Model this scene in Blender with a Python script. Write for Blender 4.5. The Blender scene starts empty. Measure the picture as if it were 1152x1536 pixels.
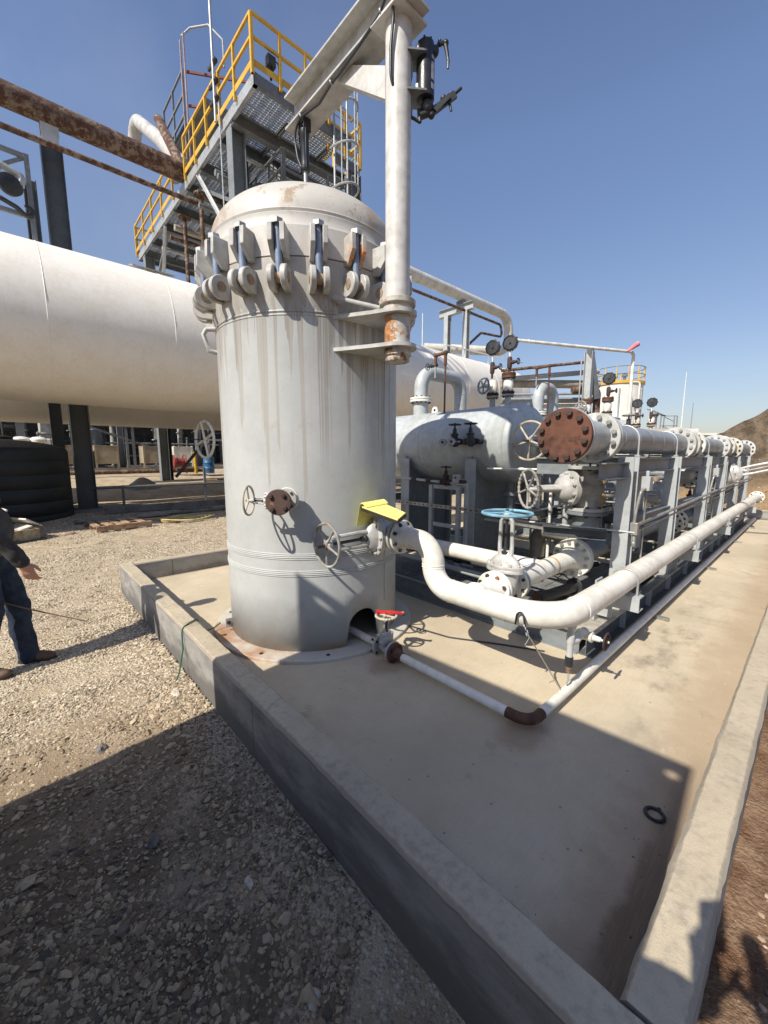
import bpy, bmesh, math, random
import numpy as np
from mathutils import Vector as V, Matrix as M4, noise as mnoise
random.seed(7)
SC = bpy.context.scene
COL = SC.collection
PI = math.pi
X, Y, Z = V((1, 0, 0)), V((0, 1, 0)), V((0, 0, 1))

# ---------------------------------------------------------------- mesh helpers
def basis(d):
    d = V(d).normalized()
    u = d.cross(Z) if abs(d.z) < 0.95 else d.cross(X)
    u.normalize()
    return u, d.cross(u).normalized(), d

def round_path(pts, rad, k=6):
    pts = [V(p) for p in pts]
    out = [pts[0]]
    for i in range(1, len(pts) - 1):
        r = rad[i - 1] if isinstance(rad, (list, tuple)) else rad
        a, b, c = pts[i - 1], pts[i], pts[i + 1]
        d0, d1 = (a - b).normalized(), (c - b).normalized()
        ang = d0.angle(d1)
        if ang > PI - 0.02 or r <= 0:
            out.append(b); continue
        t = min(r / math.tan(ang / 2), (a - b).length * 0.98, (c - b).length * 0.98)
        rr = t * math.tan(ang / 2)
        ctr = b + (d0 + d1).normalized() * (rr / math.sin(ang / 2))
        s, e = b + d0 * t - ctr, b + d1 * t - ctr
        tot = s.angle(e)
        for j in range(k + 1):
            f = j / k
            out.append(ctr + (s * math.sin((1 - f) * tot) + e * math.sin(f * tot)) / math.sin(tot))
    out.append(pts[-1])
    return out

class MB:
    def __init__(self):
        self.v = []; self.f = []
    def n(self): return len(self.v)
    def add(self, vs, fs):
        o = len(self.v)
        self.v += [tuple(p) for p in vs]
        self.f += [tuple(i + o for i in f) for f in fs]
        return self
    def box(self, c, s, R=None):
        c = V(c); h = [x / 2 for x in s]
        vs = []
        for x in (-1, 1):
            for y in (-1, 1):
                for z in (-1, 1):
                    p = V((x * h[0], y * h[1], z * h[2]))
                    vs.append(c + (R @ p if R else p))
        return self.add(vs, [(0, 1, 3, 2), (4, 6, 7, 5), (0, 4, 5, 1), (2, 3, 7, 6), (0, 2, 6, 4), (1, 5, 7, 3)])
    def bx(self, x0, x1, y0, y1, z0, z1):
        return self.box(((x0 + x1) / 2, (y0 + y1) / 2, (z0 + z1) / 2), (x1 - x0, y1 - y0, z1 - z0))
    def bar(self, p0, p1, w, h, up=Z):
        p0, p1 = V(p0), V(p1); d = (p1 - p0); L = d.length; d.normalize()
        up = V(up)
        if abs(d.dot(up)) > 0.98: up = Y
        s = d.cross(up).normalized(); u = s.cross(d)
        return self.box((p0 + p1) / 2, (L, w, h), M4((d, s, u)).transposed())
    def ibeam(self, p0, p1, up, h, w, tf=0.012, tw=0.008):
        p0, p1, up = V(p0), V(p1), V(up)
        d = (p1 - p0).normalized(); s = d.cross(up).normalized(); u = s.cross(d)
        R = M4((d, s, u)).transposed(); L = (p1 - p0).length; c = (p0 + p1) / 2
        prof = [(-w/2, -h/2), (w/2, -h/2), (w/2, -h/2+tf), (tw/2, -h/2+tf), (tw/2, h/2-tf), (w/2, h/2-tf), (w/2, h/2), (-w/2, h/2), (-w/2, h/2-tf), (-tw/2, h/2-tf), (-tw/2, -h/2+tf), (-w/2, -h/2+tf)]
        return self.ext(prof, p0, d, s, u, L)
    def channel(self, p0, p1, up, h, w, t=0.01):
        # web plane contains up; flanges go to the side d x up
        p0, p1, up = V(p0), V(p1), V(up)
        d = (p1 - p0).normalized(); s = d.cross(up).normalized(); u = s.cross(d)
        prof = [(0, -h/2), (w, -h/2), (w, -h/2+t), (t, -h/2+t), (t, h/2-t), (w, h/2-t), (w, h/2), (0, h/2)]
        return self.ext(prof, p0, d, s, u, (p1 - p0).length)
    def ext(self, prof, p0, d, s, u, L):
        p0 = V(p0); n = len(prof)
        a = [p0 + s * x + u * y for x, y in prof]
        b = [p + d * L for p in a]
        fs = [(i, (i + 1) % n, n + (i + 1) % n, n + i) for i in range(n)]
        fs += [tuple(range(n))[::-1], tuple(range(n, 2 * n))]
        return self.add(a + b, fs)
    def tube(self, pts, r, n=12, cap=True, r1=None):
        pts = [V(p) for p in pts]
        m = len(pts)
        tang = []
        for i in range(m):
            if i == 0: t = pts[1] - pts[0]
            elif i == m - 1: t = pts[-1] - pts[-2]
            else: t = (pts[i + 1] - pts[i]).normalized() + (pts[i] - pts[i - 1]).normalized()
            tang.append(t.normalized())
        u, w, _ = basis(tang[0])
        vs = []
        for i in range(m):
            if i:
                ax = tang[i - 1].cross(tang[i])
                if ax.length > 1e-7:
                    R = M4.Rotation(tang[i - 1].angle(tang[i]), 3, ax.normalized())
                    u = R @ u; w = R @ w
            rr = r[i] if isinstance(r, (list, tuple)) else (r if r1 is None else r + (r1 - r) * i / (m - 1))
            for j in range(n):
                a = 2 * PI * j / n
                vs.append(pts[i] + u * (rr * math.cos(a)) + w * (rr * math.sin(a)))
        fs = []
        for i in range(m - 1):
            for j in range(n):
                k = (j + 1) % n
                fs.append((i * n + j, i * n + k, (i + 1) * n + k, (i + 1) * n + j))
        if cap: fs += [tuple(range(n))[::-1], tuple(range((m - 1) * n, m * n))]
        return self.add(vs, fs)
    def cyl(self, p0, p1, r, n=16, r1=None): return self.tube([p0, p1], r, n, True, r1)
    def lathe(self, o, d, prof, n=24, cap=True):
        o = V(o); u, w, d = basis(d); vs = []
        for t, r in prof:
            for j in range(n):
                a = 2 * PI * j / n
                vs.append(o + d * t + u * (r * math.cos(a)) + w * (r * math.sin(a)))
        m = len(prof); fs = []
        for i in range(m - 1):
            for j in range(n):
                k = (j + 1) % n
                fs.append((i * n + j, i * n + k, (i + 1) * n + k, (i + 1) * n + j))
        if cap: fs += [tuple(range(n))[::-1], tuple(range((m - 1) * n, m * n))]
        return self.add(vs, fs)
    def disc(self, c, d, R, t, n=28, b=0.004):
        return self.lathe(V(c) - V(d).normalized() * (t / 2), d, [(0, R - b), (b, R), (t - b, R), (t, R - b)], n)
    def torus(self, c, d, R, r, n=28, m=8, a0=0, a1=2 * PI):
        u, w, d = basis(d); c = V(c)
        full = abs(a1 - a0 - 2 * PI) < 1e-6
        cnt = n if full else n + 1
        vs = []
        for i in range(cnt):
            a = a0 + (a1 - a0) * i / n
            e = u * math.cos(a) + w * math.sin(a)
            for j in range(m):
                b = 2 * PI * j / m
                vs.append(c + e * (R + r * math.cos(b)) + d * (r * math.sin(b)))
        fs = []
        for i in range(n):
            for j in range(m):
                i2 = (i + 1) % cnt; k = (j + 1) % m
                fs.append((i * m + j, i2 * m + j, i2 * m + k, i * m + k))
        return self.add(vs, fs)
    def ball(self, c, r, n=12, m=8, s=(1, 1, 1)):
        prof = [(-math.cos(PI * i / m) * r, math.sin(PI * i / m) * r + 1e-5) for i in range(m + 1)]
        i0 = self.n(); self.lathe(c, Z, prof, n)
        c = V(c)
        for i in range(i0, self.n()):
            p = V(self.v[i]) - c
            self.v[i] = tuple(c + V((p.x * s[0], p.y * s[1], p.z * s[2])))
        return self
    def prism(self, poly, o, u, w, t):
        # polygon (2-D, in axes u,w at o) extruded by t along u x w
        u, w = V(u).normalized(), V(w).normalized()
        return self.ext(poly, o, u.cross(w), u, w, t)
    def stretch(self, i0, c, ax, k):
        c = V(c); ax = V(ax).normalized()
        for i in range(i0, self.n()):
            p = V(self.v[i]) - c
            self.v[i] = tuple(V(self.v[i]) + ax * (p.dot(ax) * (k - 1)))
        return self
    def build(self, name, m, parent=None, smooth=38, bevel=0):
        me = bpy.data.meshes.new(name)
        me.from_pydata(self.v, [], self.f)
        bm = bmesh.new(); bm.from_mesh(me)
        bmesh.ops.recalc_face_normals(bm, faces=bm.faces[:])
        bm.to_mesh(me); bm.free()
        me.materials.append(m)
        if smooth:
            me.shade_smooth(); me.set_sharp_from_angle(angle=math.radians(smooth))
        ob = bpy.data.objects.new(name, me); COL.objects.link(ob)
        if parent is not None:
            ob.parent = parent
            ob.location = -V(WL(parent))
        else:
            a = np.array(self.v); c = V(((a[:, 0].min() + a[:, 0].max()) / 2, (a[:, 1].min() + a[:, 1].max()) / 2, a[:, 2].min()))
            me.transform(M4.Translation(-c)); ob.location = c
        if bevel:
            b = ob.modifiers.new('bevel', 'BEVEL'); b.width = bevel; b.segments = 2; b.limit_method = 'ANGLE'
        return ob

def WL(o):
    p = V(o.location)
    while o.parent is not None:
        o = o.parent; p += V(o.location)
    return p

def tag(o, label=None, cat=None, group=None, kind=None):
    if label: o['label'] = label
    if cat: o['category'] = cat
    if group: o['group'] = group
    if kind: o['kind'] = kind
    return o
def thing(name, label, cat, loc=(0, 0, 0), group=None):
    o = bpy.data.objects.new(name, None); COL.objects.link(o)
    o.location = loc; o.empty_display_size = 0.1
    return tag(o, label, cat, group)
def copy_thing(o, loc, label=None):
    def rec(s, par):
        c = s.copy(); COL.objects.link(c)
        if par is not None: c.parent = par
        for ch in s.children: rec(ch, c)
        return c
    c = rec(o, None); c.location = loc
    if label: c['label'] = label
    return c

_bolt = {}
def bolts(parent, c, d, R, n, s, m, ph=0.0, t=0.02, name='bolt', skip=()):
    """n hex bolts of size s round a flange, each its own object (shared mesh)"""
    key = (m.name, round(t, 4), round(s, 4))
    if key not in _bolt:
        b = MB(); b.lathe((0, 0, -t), Z, [(0, s * .55), (2 * t + s * .9, s * .55)], 8)
        b.lathe((0, 0, t * .98), Z, [(0, s), (s * .8, s), (s * .95, s * .8)], 6)
        b.lathe((0, 0, -t * .98 - s * .8), Z, [(0, s), (s * .8, s)], 6)
        o = b.build(name, m); _bolt[key] = o.data; o.data.transform(M4.Translation(o.location)); bpy.data.objects.remove(o)
    u, w, d = basis(d); c = V(c); wl = WL(parent)
    R3 = M4((u, w, d)).transposed().to_4x4()
    for i in range(n):
        if i in skip: continue
        a = ph + 2 * PI * (i + .5) / n
        o = bpy.data.objects.new(name, _bolt[key]); COL.objects.link(o); o.parent = parent
        o.matrix_local = M4.Translation(c + u * (R * math.cos(a)) + w * (R * math.sin(a)) - wl) @ R3 @ M4.Rotation(i * .37, 4, 'Z')

# ---------------------------------------------------------------- materials
def newmat(name):
    m = bpy.data.materials.new(name); m.use_nodes = True
    nt = m.node_tree; nt.nodes.clear()
    out = nt.nodes.new('ShaderNodeOutputMaterial'); b = nt.nodes.new('ShaderNodeBsdfPrincipled')
    nt.links.new(b.outputs[0], out.inputs[0])
    return m, nt, b
class NT:
    def __init__(self, nt): self.nt = nt; self.pos = None
    def node(self, t, **k):
        n = self.nt.nodes.new(t)
        for a, v in k.items(): setattr(n, a, v)
        return n
    def link(self, a, b): self.nt.links.new(a, b)
    def P(self):
        if self.pos is None: self.pos = self.node('ShaderNodeNewGeometry').outputs['Position']
        return self.pos
    def map(self, s=(1, 1, 1), loc=(0, 0, 0)):
        m = self.node('ShaderNodeMapping'); self.link(self.P(), m.inputs[0])
        m.inputs['Scale'].default_value = s; m.inputs['Location'].default_value = loc
        return m.outputs[0]
    def noise(self, scale, detail=4, rough=.55, vec=None, dist=0):
        n = self.node('ShaderNodeTexNoise'); self.link(vec or self.P(), n.inputs['Vector'])
        n.inputs['Scale'].default_value = scale; n.inputs['Detail'].default_value = detail
        n.inputs['Roughness'].default_value = rough; n.inputs['Distortion'].default_value = dist
        return n.outputs['Fac']
    def ramp(self, fac, a, b, va=0., vb=1.):
        m = self.node('ShaderNodeMapRange'); m.interpolation_type = 'SMOOTHSTEP'
        self.put(m.inputs['Value'], fac)
        for k, v in (('From Min', a), ('From Max', b), ('To Min', va), ('To Max', vb)): self.put(m.inputs[k], v)
        return m.outputs[0]
    def put(self, s, v):
        if isinstance(v, (int, float)): s.default_value = v
        elif isinstance(v, (tuple, list)): s.default_value = tuple(v) + ((1,) if len(v) == 3 and s.type == 'RGBA' else ())
        else: self.link(v, s)
    def math(self, op, a, b=0., c=None):
        m = self.node('ShaderNodeMath', operation=op); self.put(m.inputs[0], a); self.put(m.inputs[1], b)
        if c is not None: self.put(m.inputs[2], c)
        return m.outputs[0]
    def mix(self, fac, a, b, mode='MIX'):
        m = self.node('ShaderNodeMix', data_type='RGBA', blend_type=mode)
        self.put(m.inputs['Factor'], fac); self.put(m.inputs[6], a); self.put(m.inputs[7], b)
        return m.outputs[2]
    def xyz(self):
        s = self.node('ShaderNodeSeparateXYZ'); self.link(self.P(), s.inputs[0]); return s.outputs
    def bump(self, h, strength, dist, b):
        n = self.node('ShaderNodeBump'); n.inputs['Strength'].default_value = strength; n.inputs['Distance'].default_value = dist
        self.link(h, n.inputs['Height']); self.link(n.outputs[0], b.inputs['Normal']); return n

RUST = (.13, .05, .025)
def paint(name, col, rough=.5, dirt=.12, rust=0., metal=0., spec=.5, streak=0., rcol=RUST, bump=.15, fine=70, chips=0.):
    m, nt, b = newmat(name); T = NT(nt)
    n1 = T.noise(2.3, 5); n2 = T.noise(14, 5)
    dk = tuple(c * (1 - 2.2 * dirt) for c in col); lt = tuple(min(1, c * (1 + .5 * dirt)) for c in col)
    dk = (dk[0], dk[1] * .98, dk[2] * .93)
    c = T.mix(T.ramp(T.math('ADD', T.math('MULTIPLY', n1, .55), T.math('MULTIPLY', n2, .45)), .34, .62), dk, lt)
    if streak:
        s = T.noise(1, 4, vec=T.map((26, 26, .9)))
        c = T.mix(T.math('MULTIPLY', T.ramp(s, .52, .68), streak), c, tuple(x * .62 for x in col))
    if chips:
        cs = T.noise(34, 3, .6); c = T.mix(T.math('MULTIPLY', T.ramp(cs, .715, .745), chips), c, (.12, .10, .085))
        sm = T.noise(6, 6, .7, vec=T.map((1, 1, 1), (3, 7, 1))); c = T.mix(T.math('MULTIPLY', T.ramp(sm, .58, .72), chips * .5), c, tuple(k * .66 for k in col))
    if rust:
        r1 = T.noise(5.5, 7, .68); r2 = T.noise(45, 4)
        f = T.ramp(T.math('ADD', r1, T.math('MULTIPLY', T.math('SUBTRACT', r2, .5), .25)), .71 - rust * .28, .755 - rust * .26)
        rc = T.mix(T.ramp(r2, .35, .65), rcol, (rcol[0] * 2.3, rcol[1] * 2.6, rcol[2] * 2.4))
        c = T.mix(f, c, rc)
        T.link(T.math('ADD', T.math('MULTIPLY', f, .3), rough), b.inputs['Roughness'])
    else:
        T.link(T.ramp(n2, .3, .7, rough - .07, rough + .1), b.inputs['Roughness'])
    T.link(c, b.inputs['Base Color'])
    b.inputs['Metallic'].default_value = metal
    b.inputs['Specular IOR Level'].default_value = spec
    if bump: T.bump(T.noise(fine, 3), bump, .004, b)
    return m

MT = {}
MT['vessel_small'] = paint('grey_blue_tank_paint', (.41, .445, .455), .46, .10, .03, streak=.15)
MT['skid'] = paint('blue_grey_steel_paint', (.20, .222, .232), .45, .10, .04)
MT['skid_lt'] = paint('light_grey_post_paint', (.38, .405, .415), .45, .08, .05)
MT['white'] = paint('cream_white_pipe_paint', (.76, .735, .655), .42, .09, .02, rcol=(.30, .15, .05), chips=.8)
MT['flangewhite'] = paint('white_flange_paint', (.74, .73, .66), .45, .12, .10, rcol=(.32, .17, .06))
MT['tank_white'] = paint('white_bullet_tank_paint', (.80, .765, .69), .5, .03, 0, streak=.08, bump=.04, chips=.3)
MT['flangegrey'] = paint('dull_flange_paint', (.52, .53, .51), .5, .14, .10, rcol=(.32, .17, .06))
MT['rust'] = paint('rust', (.115, .052, .032), .8, .22, .35, bump=.5)
MT['rust_dark'] = paint('dark_rusty_steel', (.055, .032, .026), .75, .2, .2, bump=.4)
MT['bolt_dark'] = paint('dark_bolt_steel', (.05, .032, .026), .6, .2, .3, bump=.2)
MT['bolt_grey'] = paint('zinc_bolt', (.42, .43, .44), .45, .2, .15, metal=.4)
MT['black'] = paint('black_paint', (.017, .018, .02), .35, .1, .0)
MT['blacksteel'] = paint('black_valve_steel', (.03, .03, .032), .5, .2, .12)
MT['valve_grey'] = paint('cast_grey_valve_paint', (.43, .43, .41), .5, .12, .04)
MT['valve_silver'] = paint('silver_valve_paint', (.56, .56, .54), .42, .14, .06, metal=.25)
MT['wheel_grey'] = paint('worn_grey_wheel_paint', (.36, .35, .32), .5, .25, .25)
MT['wheel_tan'] = paint('tan_wheel_paint', (.46, .40, .30), .55, .2, .28)
MT['blue'] = paint('faded_blue_wheel_paint', (.21, .43, .56), .55, .22, .15, chips=.6)
MT['bluegrey'] = paint('blue_grey_wheel_paint', (.22, .28, .33), .5, .2, .12)
MT['yellow'] = paint('safety_yellow_paint', (.62, .37, .035), .45, .10, 0)
MT['galv'] = paint('galvanised_steel', (.40, .42, .43), .45, .12, 0, metal=.3)
MT['tower'] = paint('tower_grey_steel', (.165, .18, .19), .5, .12, .03)
MT['tower_lt'] = paint('tower_light_steel', (.50, .52, .53), .5, .1, .05)
MT['clad'] = paint('grey_pipe_cladding', (.30, .325, .34), .40, .12, .03, metal=.15)
MT['clad_tan'] = paint('dusty_pipe_cladding', (.36, .32, .26), .55, .15, .05)
MT['red'] = paint('red_lever_paint', (.55, .035, .035), .4, .1, .08)
MT['pad_yellow'] = paint('yellow_paper', (.78, .74, .22), .8, .04, 0, bump=0)
MT['hose'] = paint('dark_rubber_hose', (.035, .037, .042), .4, .1, 0)
MT['dkcol'] = paint('dark_column_paint', (.07, .078, .083), .5, .12, .03)
MT['grating'] = paint('steel_grating', (.27, .285, .29), .5, .15, .1, metal=.3)
MT['poly_black'] = paint('black_polyethylene', (.012, .016, .017), .5, .2, 0, bump=.05)
MT['wood'] = paint('weathered_wood', (.40, .27, .17), .8, .25, 0, streak=0)
MT['greenwire'] = paint('green_wire_jacket', (.02, .10, .06), .5, .1, 0)
MT['tan_tote'] = paint('tan_tote_paint', (.36, .30, .22), .6, .15, .12)
MT['conduit'] = paint('conduit_steel', (.36, .36, .34), .4, .2, .1, metal=.4)
EXPO = 0.5
# ---------------------------------------------------------------- ground
def terr(x, y):
    t = min(max((-13.5 - x) / 14.0, 0), 1)
    return t * t * (3 - 2 * t) * .95
def gravel_mat():
    m, nt, b = newmat('gravel_ground'); T = NT(nt)
    v = T.node('ShaderNodeTexVoronoi'); T.link(T.P(), v.inputs['Vector']); v.inputs['Scale'].default_value = 60
    v2 = T.node('ShaderNodeTexVoronoi'); T.link(T.P(), v2.inputs['Vector']); v2.inputs['Scale'].default_value = 130
    big = T.noise(.55, 5); mid = T.noise(2.2, 5, .6); fin = T.noise(110, 3)
    x_, y_, z_ = T.xyz()
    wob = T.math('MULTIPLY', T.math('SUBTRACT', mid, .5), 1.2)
    shaded_dirt = T.math('MULTIPLY', T.ramp(T.math('ADD', x_, wob), -3.9, -2.0), T.ramp(T.math('ADD', y_, wob), .95, .25))       # moist brown dirt, with the foreground shade painted into its colour too
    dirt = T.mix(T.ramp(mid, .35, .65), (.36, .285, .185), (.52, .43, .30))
    dirt = T.mix(shaded_dirt, dirt, T.mix(T.ramp(mid, .35, .65), (.135, .098, .064), (.26, .192, .125)))
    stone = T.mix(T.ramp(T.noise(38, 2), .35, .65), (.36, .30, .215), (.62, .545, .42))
    stone = T.mix(shaded_dirt, stone, T.mix(T.ramp(T.noise(38, 2), .4, .7), (.12, .095, .07), (.30, .25, .19)))
    cov = T.math('SUBTRACT', T.ramp(T.math('ADD', T.math('MULTIPLY', big, .6), T.math('MULTIPLY', mid, .4)), .40, .58, .2, .8), T.math('MULTIPLY', shaded_dirt, .45))
    sep = T.node('ShaderNodeSeparateColor'); T.link(v.outputs['Color'], sep.inputs[0])
    isst = T.math('MULTIPLY', T.math('LESS_THAN', sep.outputs[0], cov), T.ramp(v.outputs['Distance'], .75, .45))
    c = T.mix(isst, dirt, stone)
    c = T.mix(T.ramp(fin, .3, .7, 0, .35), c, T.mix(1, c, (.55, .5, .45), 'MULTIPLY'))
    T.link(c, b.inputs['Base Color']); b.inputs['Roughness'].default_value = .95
    b.inputs['Specular IOR Level'].default_value = .15
    h = T.math('ADD', T.math('MULTIPLY', T.math('SUBTRACT', 1., v.outputs['Distance']), isst), T.math('MULTIPLY', T.math('SUBTRACT', 1., v2.outputs['Distance']), .35))
    T.bump(h, .8, .011, b)
    return m
def dirt_mat(name, a, bcol, scale=3.):
    m, nt, b = newmat(name); T = NT(nt)
    n1 = T.noise(scale, 7, .62); n2 = T.noise(scale * 14, 5, .6)
    c = T.mix(T.ramp(n1, .35, .65), a, bcol)
    c = T.mix(T.ramp(n2, .3, .7, 0, .6), c, T.mix(1, c, (.5, .46, .42), 'MULTIPLY'))
    c = T.mix(T.ramp(T.noise(scale * 30, 2), .68, .73), c, (.5, .42, .33))
    T.link(c, b.inputs['Base Color']); b.inputs['Roughness'].default_value = .95
    b.inputs['Specular IOR Level'].default_value = .1
    T.bump(T.math('ADD', n1, T.math('MULTIPLY', n2, .4)), .8, .06, b)
    return m
def grid(xs, ys, zf):
    vs = [(x, y, zf(x, y)) for y in ys for x in xs]
    nx = len(xs)
    fs = [(j * nx + i, j * nx + i + 1, (j + 1) * nx + i + 1, (j + 1) * nx + i) for j in range(len(ys) - 1) for i in range(nx - 1)]
    b = MB(); b.add(vs, fs); return b
def spaced(lo, a, b, hi, step):
    v = list(np.arange(a, b + 1e-6, step)); s = step
    x = v[-1]
    while x < hi: s *= 1.5; x += s; v.append(min(x, hi))
    s = step; x = v[0]; pre = []
    while x > lo: s *= 1.5; x -= s; pre.append(max(x, lo))
    return pre[::-1] + v
def gz(x, y):
    z = terr(x, y)
    z += .035 * (mnoise.noise(V((x * .7, y * .7, 0))) ) + .014 * mnoise.noise(V((x * 3, y * 3, 5)))
    if -6.3 < x < .3 and .6 < y < 14.3: z = min(z, -.01) if (-5.9 < x < -.1 and .95 < y < 13.9) else min(z, .012)
    return z
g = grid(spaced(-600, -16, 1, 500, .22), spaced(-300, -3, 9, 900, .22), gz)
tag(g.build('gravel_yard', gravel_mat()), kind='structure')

# reddish dirt beside the right kerb and the bank behind the pad
def dz(x, y):
    z = .20 + .10 * min(x, 2) + .05 * mnoise.noise(V((x * 2.2, y * 2.2, 1))) + .02 * mnoise.noise(V((x * 8, y * 8, 3)))
    if x < .03: z = min(z, .24)
    return z
d = grid(list(np.arange(-.12, 3.01, .07)) + [4, 6, 10, 16], list(np.arange(-3, 5.01, .07)) + list(np.arange(5.3, 15, .3)), dz)
tag(d.build('dirt_verge', dirt_mat('reddish_dirt', (.17, .095, .055), (.33, .22, .14), 5.)), kind='structure')
def bankz(x, y):
    a = (y - 14.35) * 1.25; c = 2.43 + .80 * (x + 2.2) - .25 * max(y - 17, 0) * .3
    c = min(c, 6.5); h = min(a, c)
    h = max(h, -.3)
    k = .07 * mnoise.noise(V((x * .9, y * .9, 2))) + .05 * mnoise.noise(V((x * 3, y * 3, 4))) + .03 * mnoise.noise(V((x * 9, y * 9, 7)))
    return h + (k if h > -.2 else 0)
bk = grid(list(np.arange(-6.5, 3, .12)) + list(np.arange(3, 24, .7)), list(np.arange(14.1, 20, .12)) + list(np.arange(20, 45, 1.)), bankz)
def bank_mat():
    m, nt, b = newmat('eroded_bank_dirt'); T = NT(nt)
    st = T.noise(1, 6, .6, vec=T.map((3.2, 3.2, .5))); n2 = T.noise(22, 5, .65); z = T.xyz()[2]
    zz = T.math('ADD', z, T.math('MULTIPLY', T.math('SUBTRACT', st, .5), 1.6))
    c = T.mix(T.ramp(st, .38, .62), (.10, .075, .052), (.20, .155, .11))
    c = T.mix(T.ramp(zz, 1.25, .55), c, T.mix(T.ramp(n2, .4, .6), (.30, .20, .11), (.42, .31, .19)))
    c = T.mix(T.ramp(n2, .3, .7, 0, .5), c, T.mix(1, c, (.5, .47, .42), 'MULTIPLY'))
    c = T.mix(T.ramp(T.noise(50, 2), .69, .73), c, (.42, .37, .3))
    T.link(c, b.inputs['Base Color']); b.inputs['Roughness'].default_value = .95; b.inputs['Specular IOR Level'].default_value = .1
    T.bump(T.math('ADD', st, n2), .9, .08, b)
    return m
tag(bk.build('dirt_bank', bank_mat()), kind='structure')

# ---------------------------------------------------------------- loose stones
def stone_cloud(name, mat, items):
    """items: list of (x,y,z,size); one mesh of many faceted stones"""
    ico = bmesh.new(); bmesh.ops.create_icosphere(ico, subdivisions=1, radius=1)
    bv = np.array([v.co[:] for v in ico.verts]); bf = np.array([[v.index for v in f.verts] for f in ico.faces]); ico.free()
    rng = np.random.default_rng(5); K = 24
    vars_ = []
    for k in range(K):
        q = bv * (1 + rng.uniform(-.36, .30, (len(bv), 1))) * np.array([1, rng.uniform(.55, .95), rng.uniform(.32, .6)])
        vars_.append(q)
    it = np.array(items); n = len(it)
    ids = rng.integers(0, K, n); allv = np.empty((n, len(bv), 3))
    ang = rng.uniform(0, 2 * PI, n); tl = rng.uniform(-.35, .35, (n, 2))
    va = np.array(vars_)[ids] * it[:, 3][:, None, None]
    ca, sa = np.cos(ang)[:, None], np.sin(ang)[:, None]
    x, y, z = va[..., 0], va[..., 1], va[..., 2]
    z = z + x * tl[:, :1] + y * tl[:, 1:]
    allv[..., 0] = x * ca - y * sa + it[:, 0][:, None]; allv[..., 1] = x * sa + y * ca + it[:, 1][:, None]; allv[..., 2] = z + it[:, 2][:, None]
    allf = (bf[None] + (np.arange(n) * len(bv))[:, None, None]).reshape(-1)
    me = bpy.data.meshes.new(name)
    nv, nf = n * len(bv), n * len(bf)
    me.vertices.add(nv); me.loops.add(nf * 3); me.polygons.add(nf)
    me.vertices.foreach_set('co', allv.reshape(-1)); me.loops.foreach_set('vertex_index', allf.astype(np.int32))
    me.polygons.foreach_set('loop_start', np.arange(nf, dtype=np.int32) * 3)
    at = me.attributes.new('tone', 'FLOAT', 'POINT')
    at.data.foreach_set('value', np.repeat(rng.uniform(0, 1, n), len(bv)).astype(np.float32))
    me.update(calc_edges=True); me.validate(); me.shade_flat(); me.materials.append(mat)
    ob = bpy.data.objects.new(name, me); COL.objects.link(ob)
    return ob
def stone_mat(name, lo, hi, damp_shade=False):
    m, nt, b = newmat(name); T = NT(nt)
    a = T.node('ShaderNodeAttribute', attribute_name='tone')
    c = T.mix(T.ramp(a.outputs['Fac'], 0, .85), lo, hi)
    c = T.mix(T.ramp(a.outputs['Fac'], .93, .96), c, (.16, .15, .14))
    if damp_shade:  # stones in the foreground get the same painted-in shade as the dirt
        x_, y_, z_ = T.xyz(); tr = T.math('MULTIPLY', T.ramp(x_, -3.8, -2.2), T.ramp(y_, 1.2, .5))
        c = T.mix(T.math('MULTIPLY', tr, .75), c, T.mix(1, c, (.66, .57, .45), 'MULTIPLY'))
    c = T.mix(T.ramp(T.noise(60, 4), .3, .7, 0, .5), c, T.mix(1, c, (.6, .54, .46), 'MULTIPLY'))
    T.link(c, b.inputs['Base Color']); b.inputs['Roughness'].default_value = .92; b.inputs['Specular IOR Level'].default_value = .2
    T.bump(T.noise(180, 3), .5, .004, b)
    return m
rng = random.Random(3); items = []
def cover(x, y):
    return mnoise.noise(V((x * .55, y * .55, 9))) + .6 * mnoise.noise(V((x * 1.7, y * 1.7, 4)))
tries = 0
while len(items) < 90000 and tries < 700000:
    tries += 1
    # denser near the viewer
    r = 1.0 * (20.0 / 1.0) ** (rng.random() ** .85); a = math.radians(rng.uniform(-2, 58))
    x, y = -r * math.cos(a), r * math.sin(a) - .75
    if y > 7 or x < -16: continue
    if -6.02 < x < -.05 and y > .86: continue
    near = y > .55 and -6.1 < x < -.3
    c = cover(x, y); shade = x > -3.0 and y < .6
    if rng.random() > ((.85 if x < -2.6 else .30) if (near and x < -.8) else (.17 + .16 * c if shade else .50 + .7 * c)): continue
    s = .0026 + .0052 * rng.random() + .010 * rng.random() ** 5 + .0010 * max(r - 1.5, 0)
    if rng.random() < .010: s = .013 + .012 * rng.random()
    if near: s *= 1.2
    if shade: s *= .9 + 1.2 * rng.random() ** 4
    items.append((x, y, gz(x, y) + s * .02, s))
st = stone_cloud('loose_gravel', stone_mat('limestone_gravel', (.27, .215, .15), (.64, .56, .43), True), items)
tag(st, kind='stuff')
items = []
for i in range(5200):
    y = -1 + 8 * rng.random() ** 1.6; x = .02 + 1.6 * rng.random() ** 1.3
    s = .003 + .012 * rng.random() ** 2 + (.02 * rng.random() if rng.random() < .04 else 0)
    items.append((x, y, dz(x, y) + s * .1, s))
for i in range(800):
    x = -4 + 5 * rng.random(); y = 14.4 + 2.2 * rng.random()
    items.append((x, y, bankz(x, y) + .005, .008 + .03 * rng.random() ** 3))
tag(stone_cloud('dirt_pebbles', stone_mat('brown_pebbles', (.20, .13, .085), (.50, .38, .28)), items), kind='stuff')
items = []
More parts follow.
